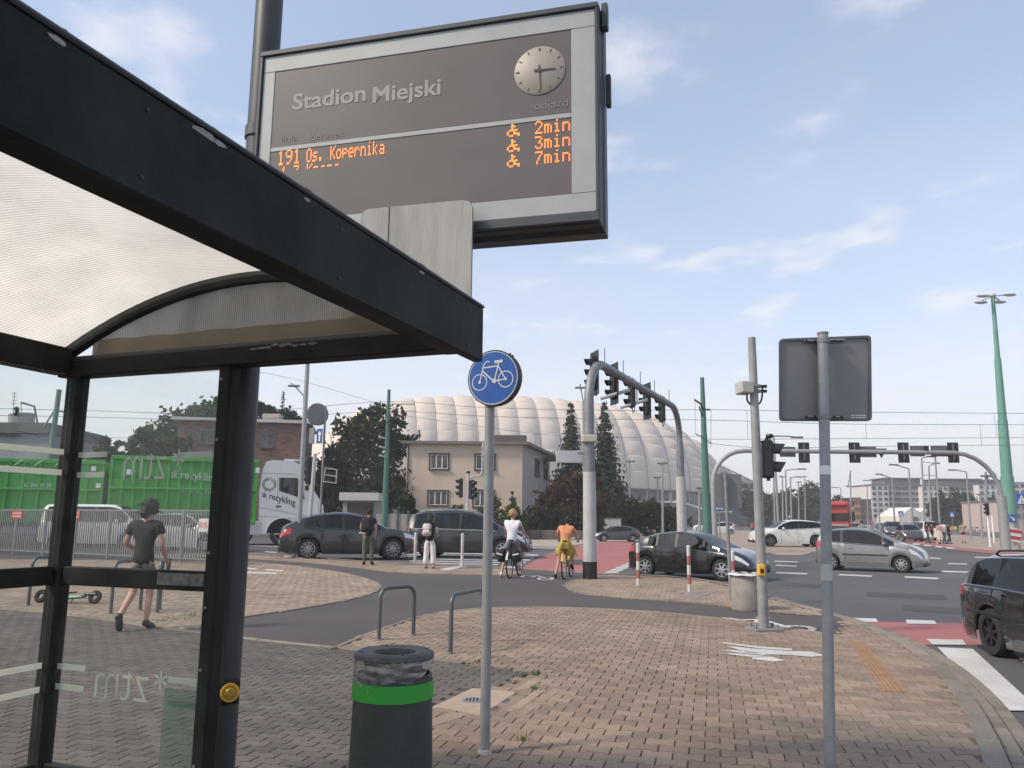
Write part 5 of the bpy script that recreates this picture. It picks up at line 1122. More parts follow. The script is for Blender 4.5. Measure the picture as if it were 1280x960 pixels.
# ---- grey camera mast by the cycle path
b0 = G(955, 789); ms = thing('signal_mast', 'slim grey mast with camera box and yellow push button beside the concrete drum', 'mast', b0)
ztp = ZZ(422, b0.x, b0.y)
q = MB(); q.tube([(0, 0, 0), (0, 0, 2.4), (0, 0, ztp)], [.073, .066, .056], 18); q.build('pole', mat('mast_grey', (.27, .275, .27), .5, .2, .2, 5, .08, 40), ms, smooth=True)
q = MB(); q.bbox((0, 0, .025), (.42, .34, .045), R(10), .01); q.build('base_plate', galvd, ms)
for x_, y_ in ((-.15, -.11), (.15, -.11), (.15, .11), (-.15, .11)): q = MB(); q.cyl((x_, y_, .04), (x_, y_, .10), .022, n=6); q.build('anchor_bolt', galvd, ms)
def mp(x, y, dy=0): return local(ms, P(x, y, b0.y+dy))
c = mp(930.5, 485, -.02); q = MB(); q.bbox(c, (.19, .26, .175), R(8), .015); q.build('camera_box', mat('camera_housing', (.42, .42, .37), .5, 0, .1, 8), ms)
q = MB(); q.tube([c+Vector((.05, 0, -.03)), mp(945, 486)], .02, 8); q.build('camera_bracket', galvd, ms)
q = MB(); q.tube(smoothline([mp(934, 492), mp(934, 500), mp(939, 506), mp(947, 506), mp(952, 499), mp(953, 484)], 4), .014, 6); q.build('cable_loop', blackp, ms, smooth=True)
for y_, w_ in ((483, 7), (489, 7)): 
    q = MB(); a_ = mp(945, y_); q.cyl(a_-Zv*.02, a_+Zv*.02, .075, n=14); q.build('clamp', galvd, ms); q = MB(); q.box(mp(954, y_), (.10, .05, .04)); q.build('clamp_bolt', blackp, ms)
c = mp(959.5, 574, .06); sg = signal(ms, c, (1, -.22, 0), 2, .88)
for y_ in (552, 596): q = MB(); q.tube([mp(947, y_, 0), mp(960, y_+.5, .06)], .016, 6); q.build('signal_bracket', blackp, ms)
c = mp(962, 545); q = MB(); q.sphere(c, (.06, .06, .035), 10, 6); q.tube([c, c-Zv*.07], .012, 6); q.build('sounder', blackp, ms)
c = mp(951.5, 712.5, -.09); q = MB(); q.bbox(c, (.10, .07, .155), 0, .012); o = q.build('push_button_box', yellowp, ms); q = MB(); q.bbox(c+Vector((0, -.04, -.01)), (.045, .012, .06), 0, .004); q.build('push_button', blackp, o)
# ---- concrete planter drum
g0 = G(934, 762); dr = thing('concrete_drum', 'round concrete litter drum lined with a pale bag on the traffic island', 'litter bin', g0); r0 = .262; h0 = ZZ(717, g0.x, g0.y)
q = MB(); q.lathe([(0, 0), (r0*.97, .0), (r0*1.0, .03), (r0*1.0, h0-.03), (r0*.97, h0), (r0*.84, h0), (r0*.82, h0-.25), (0, h0-.25)], (0, 0, 0), 36); q.build('drum_body', mat('drum_concrete', (.30, .27, .24), .92, 0, .22, 5, .4, 80), dr, smooth=True)
q = MB(); n = 40; vs = [(r0*(.86+.17*j+.02*math.sin(k*1.9+j))*math.cos(2*math.pi*k/n), r0*(.86+.17*j+.02*math.sin(k*1.7))*math.sin(2*math.pi*k/n), h0+.006*math.sin(k*1.3+j*2)+(.006, .012, -.02)[j]) for j in range(3) for k in range(n)]
q.add(vs, [(j*n+k, j*n+(k+1) % n, (j+1)*n+(k+1) % n, (j+1)*n+k) for j in range(2) for k in range(n)]); q.build('bag_edge', mat('pale_bag', (.55, .55, .56), .4, 0, .15, 20), dr, smooth=True)
# ---- small sign on a pole (back view) on the island
g0 = G(914, 752); t = thing('island_sign', 'dark grey rectangular sign back on a thin pole at the tip of the traffic island', 'sign', g0); zt_ = ZZ(592, g0.x, g0.y)
q = MB(); q.cyl((0, 0, 0), (-.03, 0, zt_+.02), .034, n=14); q.build('pole', galvd, t, smooth=True)
cc = [local(t, P(x, y, g0.y+.06)) for x, y in ((893.5, 635), (927, 635), (927, 593), (893.5, 592))]
q = MB(); q.plate(rrect(cc, .03), (0, .012, 0)); fixn(q.build('sign_plate', signback, t))
for dz in (-.5, -.12): q = MB(); q.cyl((-.03, 0, zt_+dz), (-.03, 0, zt_+dz+.03), .042, n=12); q.build('clamp', galvd, t)
# ---- bollards
rw = mat('bollard_white', (.55, .53, .50), .55, 0, .12, 10); rr = mat('bollard_red', (.34, .11, .09), .55, 0, .15, 10)
def bollard(label, x, yb, yt, bands, rad=.042, grp=None, first=rw, cat='bollard', pale=False):
    g = G(x, yb); h = ZZ(yt, g.x, g.y); t = thing('bollard', label, cat, g, 0, grp); n = bands; e = h/n
    for i in range(n):
        q = MB(); q.cyl((0, 0, i*e-(.03 if i == 0 else 0)), (0, 0, (i+1)*e), rad, n=14); q.build('band', rw if i % 2 == 0 else (mat('faded_band', (.50, .42, .40), .6) if pale else rr), t, smooth=True)
    q = MB(); q.sphere((0, 0, h), (rad, rad, rad*.7), 12, 6); q.build('cap', rw, t, smooth=True); q = MB(); q.lathe([(rad, .03), (rad*2, .012), (rad*2, 0)], (0, 0, .012), 14); q.build('foot', galvd, t)
    return t
gb = 'red and white bollards along the pavement edge'
bollard('red and white bollard before the rear wheel of the black hatchback', 798, 734, 680, 5, .042, gb)
bollard('red and white bollard before the front door of the black hatchback', 862, 742, 683, 5, .040, gb)
bollard('red and white bollard between the thin sign pole and the black hatchback', 917.5, 747, 690, 5, .04, gb)
bollard('tall red and white post standing just right of the white signal arch leg', 743.5, 719, 614, 9, .055, gb)
bollard('pale bollard standing left of the woman in white trousers', 518.5, 706, 667, 3, .05, gb, pale=True)
bollard('pale bollard standing right of the woman in white trousers', 577.5, 709, 668, 3, .05, gb, pale=True)
# ---- near signal arch (white leg with black foot, beam going away to the right)
A1 = G(737.5, 724); A2g = G(852, 691); dirb = None
A1h = ZZ(447, A1.x, A1.y)
Yb = 31.5; A2 = Vector((P(851, 600, Yb).x, Yb, 0)); A2h = ZZ(512, A2.x, A2.y)
hh_ = (A1h+A2h)/2
ga = thing('signal_arch', 'tall white and grey arch carrying a row of signals over the crossing', 'signal gantry', A1)
db = (A2-A1); Lb_ = db.length; db.normalize(); l2 = A2-A1
greyarch = mat('arch_grey', (.20, .205, .21), .5, .3, .2, 4); whitearch = mat('arch_white', (.42, .42, .41), .5, .0, .12, 2.5, .06, 40)
rb = 1.25
def archpts(h, L, rb, n=7):
    left = [Vector((0, 0, 0))+Zv*(h-rb)]+[db*(rb-rb*math.cos(R(90)*i/n))+Zv*(h-rb+rb*math.sin(R(90)*i/n)) for i in range(1, n+1)]
    right = [db*(L-rb+rb*math.sin(R(90)*i/n))+Zv*(h-rb+rb*math.cos(R(90)*i/n)) for i in range(n+1)]
    return left, right
le, ri = archpts(hh_, Lb_, rb)
z1_, z2_ = ZZ(672+30, A1.x, A1.y), ZZ(590, A1.x, A1.y)
q = MB(); q.cyl((0, 0, -.05), (0, 0, z1_), .188, .186, 28); q.build('black_foot', blackp, ga, smooth=True)
q = MB(); q.cyl((0, 0, z1_), (0, 0, z2_), .18, .165, 28); q.build('white_leg', whitearch, ga, smooth=True)
q = MB(); q.tube([Vector((0, 0, z2_))]+le+ri+[l2+Zv*4.2], [0.15, .14]+[.125]*(len(le)-1)+[.115]*len(ri)+[.14], 20); q.build('arch_tube', greyarch, ga, smooth=True, sharp=60)
q = MB(); q.cyl(l2+Zv*4.2, l2+Zv*ZZ(596, A2.x, A2.y), .15, n=20); q.build('arch_leg', greyarch, ga, smooth=True)
q = MB(); q.cyl(l2+Zv*ZZ(596, A2.x, A2.y), l2+Zv*0, .19, .2, 20); q.build('white_leg', whitearch, ga, smooth=True)
q = MB(); q.cyl(l2+Zv*-.05, l2+Zv*.5, .21, n=20); q.build('black_foot', blackp, ga)
zz_ = ZZ(549, A1.x, A1.y); q = MB(); q.bbox((0, -.02, zz_), (.40, .40, .20), 0, .03); q.build('leg_collar', mat('collar_cream', (.42, .41, .34), .6, 0, .1), ga)
c = local(ga, P(715, 571, A1.y+.1)); q = MB(); q.bbox(c, (.85, .03, .33), 0, .03); q.build('side_panel', mat('pale_panel', (.42, .42, .44), .5, 0, .1, 3), ga)
q = MB(); q.box((-.1, 0, c.z+.10), (.4, .05, .05)); q.build('panel_bracket', greyarch, ga)
fl = Vector((-1, -.28, 0))
for i, (f, n_, cyc_) in enumerate(((.10, 3, 0), (.27, 3, 0), (.45, 3, 0), (.62, 3, 0), (.82, 3, 0))):
    p = db*(Lb_*f)+Zv*(hh_-.26)+fl.normalized()*.22
    hd_ = signal(ga, p, fl, 3, 1.0, board=(i in (0, 1, 3)))
    for s_ in (-.16, .16):
        q = MB(); q.tube([p+db*s_*0+Zv*.55+db*s_, p+db*s_+Zv*.2], .015, 5); q.build('hanger', blackp, hd_)
    q = MB(); q.tube(smoothline([p+Zv*-.45, p+db*.15+Zv*-.62, p+db*.32+Zv*-.45, p+db*.30+Zv*.1], 4), .015, 5); q.build('cable_loop', blackp, hd_)
    q = MB(); q.tube([db*(Lb_*f+.35)+Zv*(hh_+.1), db*(Lb_*f+.35)+Zv*(hh_+.55)], .012, 5); q.build('aerial', blackp, ga)
for f in (.25, .44):
    p = db*(Lb_*f)+Zv*(hh_-.62); q = MB(); q.tube([p-Vector((.55, .1, .14)), p+Vector((.35, .05, .16))], .055, 10); q.build('camera_tube', greyp, ga); q = MB(); q.tube([p, p+Zv*.55], .02, 6); q.build('camera_stem', galvd, ga)
# ---- far signal gantry
Y2 = 47.; gl0 = P(893, 650, Y2); gr0 = P(1254.5, 650, Y2); gf = thing('signal_gantry', 'long thin grey gantry over the far road with signals and signs seen from behind', 'signal gantry', (gl0.x, Y2, ROAD))
zb2 = ZZ(565, P(1090, 560, Y2).x, Y2)-ROAD; wx = gr0.x-gl0.x; lx = 0; rr_ = 1.9
pts = [Vector((0, 0, 0)), Vector((0, 0, zb2-rr_))]+[Vector((rr_-rr_*math.cos(R(15*i)), 0, zb2-rr_+rr_*math.sin(R(15*i)))) for i in range(1, 7)]
r3 = 2.6; pr_ = [Vector((wx-r3+r3*math.sin(R(15*i)), 0, zb2-r3+r3*math.cos(R(15*i)))) for i in range(7)]
q = MB(); q.tube(pts+pr_+[Vector((wx, 0, 3.2))], [.17, .15]+[.13]*6+[.13]*7+[.17], 14); q.build('gantry_tube', mat('gantry_grey', (.30, .31, .31), .5, .2, .1, 3), gf, smooth=True, sharp=60)
q = MB(); q.cyl((wx, 0, 3.2), (wx, 0, -.05), .26, .28, 18); q.build('gantry_leg', mat('gantry_grey', None), gf, smooth=True)
def gfl(x, y, dy=0): p = P(x, y, Y2+dy); return p-Vector(gf.location)
for x_ in (1004, 1067, 1128, 1190):
    c = gfl(x_, 566, .15); hd_ = signal(gf, c, (.12, 1, 0), 3, 1.05); q = MB(); q.bbox(c+Vector((0, -.13, 0)), (.66, .02, 1.20), 0, .02); q.build('backing_board', blackp, hd_); q = MB(); q.box(c+Vector((0, -.17, .05)), (.05, .05, .9)); q.build('mounting_rail', galvd, hd_)
for x0_, x1_, y0_, y1_ in ((975, 994, 558.5, 571), (1075, 1095, 558, 571.5), (1138, 1155, 557.5, 570.5), (1164, 1184, 557.5, 570.5)):
    a_, b_ = gfl(x0_, y1_, .1), gfl(x1_, y0_, .1); q = MB(); q.bbox((a_+b_)/2, (b_.x-a_.x, .03, b_.z-a_.z), 0, .01); q.build('sign_plate', mat('gantry_sign_back', (.13, .135, .14), .6, .2, .1), gf)
q = MB(); q.plate([gfl(1095, 560.5, .1), gfl(1109, 560.5, .1), gfl(1102, 573, .1)], (0, .03, 0)); fixn(q.build('triangle_plate', mat('gantry_sign_back', None), gf))
q = MB(); q.box(gfl(1158, 561), (.2, .2, .35)); q.build('detector', blackp, gf)
# ---- signal posts beyond the fence on the left
g0 = G(371.5, 698); t = thing('grey_mast', 'tall plain grey mast standing beside a short white post near the lorry cab', 'mast', g0); q = MB(); q.tube([(0, 0, 0), (0, 0, 8.8)], [.105, .08], 16); q.build('pole', galv, t, smooth=True)
q = MB(); q.bbox((0, 0, .02), (.5, .4, .05), 0, .01); q.build('base_plate', galvd, t)
q = MB(); q.sphere((-.3, -.2, 0.05), (.18, .12, .06), 8, 5); q.build('base_mortar', concrete, t)
g0 = G(383.5, 697.5); t = thing('signal_post', 'short white post with a yellow button box right of the tall grey mast', 'post', g0); h = ZZ(567, g0.x, g0.y); q = MB(); q.cyl((0, 0, 0), (.12, 0, h), .075, n=14); q.build('pole', mat('post_white', (.45, .46, .46), .5, 0, .12, 5), t, smooth=True)
c = local(t, P(386, 662, g0.y)); q = MB(); q.bbox(c+Vector((.1, 0, 0)), (.14, .14, .32), 0, .02); q.build('push_button_box', mat('button_orange', (.50, .26, .06), .5), t)
sgn = signal(t, local(t, P(387, 588, g0.y+.3)), (-1, .1, 0), 3, 1.15)
g0 = G(398, 694); t = thing('route_sign_post', 'thin post with an oval sign back over a small blue arrow sign near the lorry', 'sign', g0); zt_ = ZZ(508, g0.x, g0.y)
q = MB(); q.cyl((0, 0, 0), (0, 0, zt_), .045, n=10); q.build('pole', galvd, t)
a_ = local(t, P(397, 518, g0.y-.1)); q = MB(); ax3 = Matrix(((.85, .5, 0), (0, 0, 1), (.5, -.85, 0))).transposed(); q.lathe([(0, .02), (.46, .02), (.48, 0), (.46, -.02), (0, -.02)], a_, 32, ax3); fixn(q.build('round_plate', signback, t, smooth=True))
a_ = local(t, P(398, 545, g0.y-.1)); q = MB(); q.bbox(a_+Vector((.05, 0, 0)), (.30, .04, .62), R(-25), .02); o = q.build('blue_plate', mat('far_sign_blue', (.04, .12, .42), .5, 0, .1), t)
q = MB(); q.bbox(a_+Vector((-.28, .02, 0)), (.28, .04, .66), R(-20), .02); q.build('grey_plate', signback, t)
M3 = Matrix.Rotation(R(-25), 3, 'Z')
q = MB(); q.plate([a_+Vector((.05, -.025, 0))+M3 @ Vector(p) for p in ((-.04, 0, -.22), (.04, 0, -.22), (.04, 0, .05), (.10, 0, .05), (0, 0, .24), (-.10, 0, .05), (-.04, 0, .05))], (0, -.004, 0)); fixn(q.build('arrow', whitep, o))
signal(t, local(t, P(408, 596, g0.y+.3)), (1, -.15, 0), 3, .9)
q = MB(); fr_ = [local(t, P(x, y, g0.y)) for x, y in ((404, 602), (420, 604), (421, 587), (407, 585))]; q.tube(fr_, .03, 6, True); a2_, b2_ = (fr_[0]+fr_[3])/2, (fr_[1]+fr_[2])/2; q.tube([a2_, b2_], .02, 6); q.build('service_frame', greyp, t)
# ---- signal post in front of the pink house
g0 = G(583.5, 690, ROAD); t = thing('signal_post', 'white signal post with two black heads standing before the pink house', 'traffic light', g0); h = ZZ(592, g0.x, g0.y)-ROAD
q = MB(); q.cyl((0, 0, 0), (0, 0, h), .075, n=14); q.build('pole', mat('post_white', None), t, smooth=True); q = MB(); q.cyl((0, 0, h), (0, 0, h+.12), .09, n=12); q.build('post_cap', blackp, t)
signal(t, local(t, P(576, 610, g0.y)), (-1, -.25, 0), 3, 1.0); signal(t, local(t, P(590, 612, g0.y)), (.75, -.6, 0), 3, 1.0)
pts = [local(t, P(x, y, g0.y+.4)) for x, y in ((585, 601), (590, 596), (600, 594), (603, 585), (604, 560), (604, 552))]; q = MB(); q.tube(smoothline(pts, 4), .04, 8); q.build('bracket_arm', greyp, t, smooth=True)
q = MB(); c = local(t, P(603.5, 570, g0.y+.4)); q.bbox(c, (.14, .1, 1.1), 0, .02); q.build('banner', mat('old_banner', (.35, .34, .33), .6, 0, .5, 6), t)
# ================================================================ FENCE
fa, fb = G(277, 706.5), G(-110, 686.5); fd = (fb-fa); fl_ = fd.length; fd.normalize(); fh = 1.74
fmat = mat('fence_grey', (.20, .205, .205), .5, .3, .1, 5)
fn = thing('pedestrian_fence', 'grey steel barrier fence of upright bars with red plates beyond the shelter', 'fence', fa, math.atan2(fd.y, fd.x))
npan = int(round(fl_/2.05)); pw = fl_/npan; cnt = 0
barme = None
for i in range(npan+1):
    q = MB(); q.bbox((i*pw, 0, fh/2), (.09, .06, fh+.02), 0, .006); q.build('post', fmat, fn)
for i in range(npan):
    for z_, hgt in ((fh-.03, .06), (.16, .05)):
        q = MB(); q.box((i*pw+pw/2, 0, z_), (pw-.1, .045, hgt)); q.build('rail', fmat, fn)
    nb = 15
    for k in range(nb):
        if barme is None:
            q = MB(); q.box((0, 0, (fh-.06+.185)/2), (.042, .03, fh-.06-.185)); o = q.build('bar', fmat, fn); barme = o.data
        else: o = bpy.data.objects.new('bar', barme); COL.objects.link(o); o.parent = fn
        o.location = (i*pw+(k+.75)*pw/(nb+.5), .0, 0)
def fplate(x, y, wdt, hgt, mt, lab, txt=None, tm=None):
    h = hitplane(x, y, fa, Vector((fd.y, -fd.x, 0))); s = (h-fa).dot(fd); t = thing('fence_plate', lab, 'sign', Vector((h.x, h.y, h.z))+Vector((fd.y, -fd.x, 0)).normalized()*(-.05 if Vector((fd.y, -fd.x, 0)).y > 0 else .05), math.atan2(-fd.y, -fd.x))
    q = MB(); q.bbox((0, 0, 0), (wdt, .012, hgt), 0, .004); q.build('plate', mt, t); return t
bx = Vector((1, 0, 0))
for x_, lb in ((23, 'red plate with two white lines of print on the fence, leftmost'), (94, 'red plate with two white lines of print on the fence beside the shelter post')):
    t = fplate(x_, 643.5, .72, .30, redp, lb)
    for z_, s_, wd in ((.03, 'ZAKAZ WEJSCIA', .54), (-.09, 'NA TOROWISKO', .5)):
        o = text_obj(s_, .1, whitep, 'lettering', t, basis((0, -.0075, z_), (1, 0, 0), (0, 0, 1)), .001, .001, align='CENTER', sx=.75)
        o['kind'] = 'stuff'
t = fplate(256, 656.5, .46, .42, mat('pale_plate', (.55, .53, .5), .5, 0, .08), 'pale plate with two round prohibition marks on the fence beside the end post')
for sx__ in (-.11, .11):
    q = MB(); ax3 = Matrix(((1, 0, 0), (0, 0, 1), (0, -1, 0))).transposed(); q.lathe([(.085, 0), (.105, 0)], (sx__, -.008, 0), 20, ax3); fixn(q.build('ring', redp, t))
    q = MB(); q.plate([(sx__-.075, -.009, .06), (sx__-.06, -.009, .075), (sx__+.075, -.009, -.06), (sx__+.06, -.009, -.075)], (0, .001, 0)); fixn(q.build('slash', redp, t))
    q = MB(); q.plate([(sx__-.012, -.0085, -.06), (sx__+.02, -.0085, -.06), (sx__+.012, -.0085, .05), (sx__-.012, -.0085, .05)], (0, .0005, 0)); fixn(q.build('figure', blackp, t))
# fallen scooter and short posts beyond the shelter
g0 = G(105, 755); sc = thing('kick_scooter', 'green kick scooter lying on the tan paving behind the shelter', 'scooter', g0, R(-5))
tealm = mat('scooter_teal', (.05, .20, .13), .45, .2, .1, 6)
q = MB(); q.bbox((-.35, 0, .10), (.72, .14, .05), 0, .02, Matrix.Rotation(R(-4), 3, 'Y')); q.build('deck', tealm, sc)
for x_ in (-.80, .19): q = MB(); ax3 = Matrix(((1, 0, 0), (0, .35, .94), (0, -.94, .35))).transposed(); q.lathe([(.05, -.03), (.10, -.03), (.115, -.012), (.115, .012), (.10, .03), (.05, .03), (.05, -.03)], (x_, 0, .12), 20, ax3); fixn(q.build('wheel', rubber, sc, smooth=True)); 
q = MB(); q.bbox((.12, 0, .17), (.24, .10, .05), 0, .02); q.build('rear_fender', blackp, sc)
q = MB(); q.tube([(-.75, 0, .14), (-.86, .25, .10), (-1.0, .95, .06)], .024, 8); q.build('steering_column', tealm, sc); q = MB(); q.tube([(-1.22, .9, .06), (-.8, 1.02, .10)], .016, 8); q.build('handlebar', blackp, sc); q = MB(); q.tube([(-.2, -.02, .08), (-.16, -.14, .01)], .01, 6); q.build('kickstand', blackp, sc)
hm = mat('hoop_steel', None)
for (x_, yb, xt_, lb) in ((35, 758, 38, 'steel hoop behind the shelter left of the lying scooter'), (138, 768, 146, 'steel hoop behind the walking woman left of her raised foot'), (199, 763, 204, 'steel hoop behind the shelter just right of the walking woman')):
    a = G(x_, yb); b = a+Vector((.22, .52, 0)) if x_ < 150 else a+Vector((.16, -.45, 0)); t = thing('bicycle_stand', lb, 'bicycle stand', (a+b)/2, 0, 'bicycle hoops on the pavement'); c = (a+b)/2
    d = (b-a).normalized(); h = .80; r = .12; a2, b2 = a-c, b-c
    q = MB(); q.tube([a2, a2+Zv*(h-r)]+[a2+d*(r-r*math.cos(x))+Zv*(h-r+r*math.sin(x)) for x in (R(30), R(60), R(90))]+[b2-d*(r-r*math.cos(x))+Zv*(h-r+r*math.sin(x)) for x in (R(90), R(60), R(30))]+[b2+Zv*(h-r), b2], .027, 10); q.build('hoop_tube', hm, t, smooth=True)
    for p in (a2, b2): q = MB(); q.lathe([(.027, .012), (.05, .012), (.05, .0)], p+Zv*.013, 12); q.build('floor_flange', galvd, t)
# ================================================================ VEGETATION
def leafcloud(blobs, n, size, seed, squash=1.0, clump=.35, tight=.16):
    r = np.random.default_rng(seed); vol = np.array([b[3]**2 for b in blobs]); vol = vol/vol.sum(); V = []; 
    for (cx, cy, cz, R_), w_ in zip(blobs, vol):
        k = max(12, int(n*w_)); nc = max(10, int(k/22))
        d = r.normal(size=(nc, 3)); d /= np.linalg.norm(d, axis=1)[:, None]; rad = R_*(r.random(nc)**.33)*(1+r.normal(0, .10, nc)); C_ = d*rad[:, None]; C_[:, 2] *= squash
        idx = r.integers(0, nc, k); p = C_[idx]+r.normal(0, R_*tight, (k, 3)); p += np.array([cx, cy, cz]); V.append(p)
    p = np.concatenate(V); m = len(p); a = r.normal(size=(m, 3)); a /= np.linalg.norm(a, axis=1)[:, None]; b = np.cross(a, r.normal(size=(m, 3))); b /= np.linalg.norm(b, axis=1)[:, None]
    s = size*(.6+.8*r.random(m))[:, None]; q = np.stack([p-a*s, p+b*s*.55, p+a*s, p-b*s*.55], 1).reshape(-1, 3)
    return q, m
def leafobj(name, q, m, mt, par):
    me = bpy.data.meshes.new(name); me.from_pydata(q.tolist(), [], [(4*i, 4*i+1, 4*i+2, 4*i+3) for i in range(m)]); me.materials.append(mt)
    o = bpy.data.objects.new(name, me); COL.objects.link(o); o.parent = par; return o
bark = mat('bark', (.07, .055, .042), .95, 0, .25, 8, .4, 30)
LM = dict(green=leaf_mat('leaf_green', (.035, .060, .018), (.085, .115, .040)), darkg=leaf_mat('leaf_dark_green', (.020, .032, .015), (.060, .072, .034)), red=leaf_mat('leaf_red_brown', (.045, .030, .020), (.125, .070, .045)),
    needle=leaf_mat('spruce_needles', (.018, .032, .022), (.055, .075, .05), .15), olive=leaf_mat('leaf_olive', (.055, .065, .026), (.11, .12, .055)), bright=leaf_mat('thuja_green', (.035, .075, .020), (.075, .125, .035)))
def tree(label, Y, blobs, mt, n=2600, size=.22, seed=1, name='tree', cat='tree', trunkx=None, group=None, squash=.9, trunk=True, basez=ROAD):
    # blobs: (px, py, radius in pixels, dY) of the crown masses
    W_ = []; 
    for (x, y, rp, dy) in blobs:
        p = P(x, y, Y+dy); W_.append((p.x, p.y, p.z, rp*(Y+dy)/F))
    bx_ = trunkx if trunkx is not None else sum(b[0]*b[2] for b in blobs)/sum(b[2] for b in blobs); bx_ = P(bx_, 650, Y).x
    t = thing(name, label, cat, (bx_, Y, basez), 0, group); L_ = [(a-bx_, b-Y, c-basez, r) for a, b, c, r in W_]
    q, m = leafcloud(L_, n, size, seed, squash); leafobj('crown', q, m, mt, t)
    if trunk:
        topz = max(l[2] for l in L_); lowz = min(l[2] for l in L_); q = MB(); tr_ = .018*topz+.08
        q.tube([(0, 0, -.1), (.05, 0, lowz*.5), (.0, .1, lowz), (.1, 0, (lowz+topz)/2), (0, 0, topz)], [tr_, tr_*.8, tr_*.65, tr_*.4, tr_*.12], 9)
        for (a, b, c, r_) in L_:
            z0 = max(.8, min(c-r_*.9, lowz)); q.tube([(0, 0, z0), (a*.5, b*.5, (z0+c)/2), (a, b, c+r_*.3)], [tr_*.5, tr_*.3, tr_*.1], 6)
        q.build('trunk', bark, t, smooth=True)
    return t
def conifer(label, x, ytop, Y, rpx, seed=1, n=26, group=None, mt=None, bottom=None, basez=ROAD, size=1.0):
    r = random.Random(seed); b = P(x, 650, Y); H = ZZ(ytop, b.x, Y)-basez; RR = rpx*Y/F; t = thing('spruce_tree', label, 'tree', (b.x, Y, basez), 0, group)
    q = MB(); q.tube([(0, 0, -.1), (0, 0, H*.5), (0, 0, H)], [.022*H, .012*H, .01], 9); q.build('trunk', bark, t, smooth=True)
    V = []; z0 = H*.06; lev = n
    for i in range(lev):
        f = (i+.5+r.uniform(-.35, .35))/lev; z = z0+(H-z0)*f**.95; L_ = RR*(1-f)**1.0*(1+r.uniform(-.12, .12))+.06*RR; zc_ = z; nb = max(6, int(15*(1-f)+6)); a0 = r.uniform(0, 6)
        for k in range(nb):
            a = a0+6.283*k/nb+r.uniform(-.3, .3); l = L_*r.uniform(.6, 1.2); z = zc_+r.uniform(-.5, .5)*(H/lev); dx, dy = math.cos(a), math.sin(a); ns = max(3, int(l/ (.30*size)))
            for s in range(ns):
                g = (s+.6)/ns; px_, py_, pz = dx*l*g, dy*l*g, z-l*g*.30+l*g*g*.16
                for e in range(4):
                    w_ = (.16+.30*(1-g))*size*r.uniform(.6, 1.3)*(.35+.75*(1-f)); sd = 1 if e % 2 else -1; ox, oy = -dy*sd, dx*sd; dz = r.uniform(-.28, -.02)*size*(1.2 if e > 1 else .4)*(.4+.6*(1-f))
                    tipx, tipy = px_+dx*w_*.9+ox*w_*(1.1 if e < 2 else .3), py_+dy*w_*.9+oy*w_*(1.1 if e < 2 else .3)
                    V += [(px_-ox*.05, py_-oy*.05, pz+.05*size), (tipx, tipy, pz+dz*.5), (px_+dx*.12*size, py_+dy*.12*size, pz+dz-.12*size*(.3+.7*(1-f)))]
    for k in range(6): V += [(-.05, 0, H-.1-k*.12), (.06+.03*k, 0, H-.25-k*.15), (0, .05, H+.3-k*.1)]
    me = bpy.data.meshes.new('crown'); me.from_pydata(V, [], [(i, i+1, i+2) for i in range(0, len(V), 3)]); me.materials.append(mt or LM['needle']); o = bpy.data.objects.new('crown', me); COL.objects.link(o); o.parent = t; return t
conifer('tall dark spruce between the pink house and the white arch leg', 714, 503, 92, 34, 3, 40, size=1.7)
conifer('tallest dark spruce standing right of the white arch leg', 757, 503, 88, 38, 5, 42, size=1.7)
conifer('spiky conifer behind the flat roof of the brick house', 345, 490, 100, 15, 8, 18, size=1.3)
conifer('small conifer tip rising behind the left end of the pink house', 521, 536, 110, 10, 9, 16, size=1.2)
tree('large dark tree left of the pink house behind the green mast', 78, [(470, 545, 36, 0), (500, 560, 24, 2), (440, 570, 32, 2), (420, 600, 26, 0), (470, 600, 40, -2), (500, 620, 26, 0), (455, 528, 16, 0), (480, 518, 17, 0), (430, 540, 18, 1), (498, 525, 12, 1), (410, 630, 28, 0), (450, 640, 34, -2)], LM['darkg'], 9000, .26, 11, trunkx=468)
tree('dark conifer like tree beside the lorry mirrors', 84, [(424, 562, 16, 0), (412, 585, 18, 0), (404, 610, 20, 0), (425, 600, 20, 0)], LM['darkg'], 2400, .26, 12)
tree('broad green tree rising behind the brick house', 96, [(222, 530, 22, 0), (250, 522, 20, 0), (195, 548, 22, 0), (275, 515, 18, 0), (300, 520, 20, 0), (240, 545, 24, 0), (170, 560, 14, 0)], LM['green'], 5200, .30, 13, trunkx=235)
tree('loose pale green tree at the left corner of the brick house', 72, [(180, 548, 12, 0), (198, 562, 14, 0), (215, 560, 13, 0), (165, 566, 10, 0), (230, 556, 10, 0), (150, 556, 6, 0)], LM['olive'], 2400, .20, 14)
tree('dark tree behind the right end of the brick house', 92, [(330, 520, 15, 0), (322, 510, 12, 0), (360, 522, 12, 0), (374, 530, 9, 0)], LM['darkg'], 2000, .28, 15)
tree('green bush between the grey building and the green containers', 70, [(128, 560, 14, 0), (140, 575, 14, 0), (125, 585, 14, 0)], LM['darkg'], 1400, .22, 16, trunk=False)
tree('red brown leaved tree before the white arch leg', 72, [(700, 613, 17, 0), (722, 605, 17, 0), (683, 625, 14, 0), (728, 628, 18, 0), (705, 640, 22, 0), (680, 650, 16, 0), (733, 650, 16, 0)], LM['red'], 5200, .20, 17, trunkx=708)
tree('red brown shrub between the arch leg and the tall spruce', 74, [(746, 605, 8, 0), (752, 622, 10, 0), (748, 640, 12, 0)], LM['red'], 1300, .19, 18)
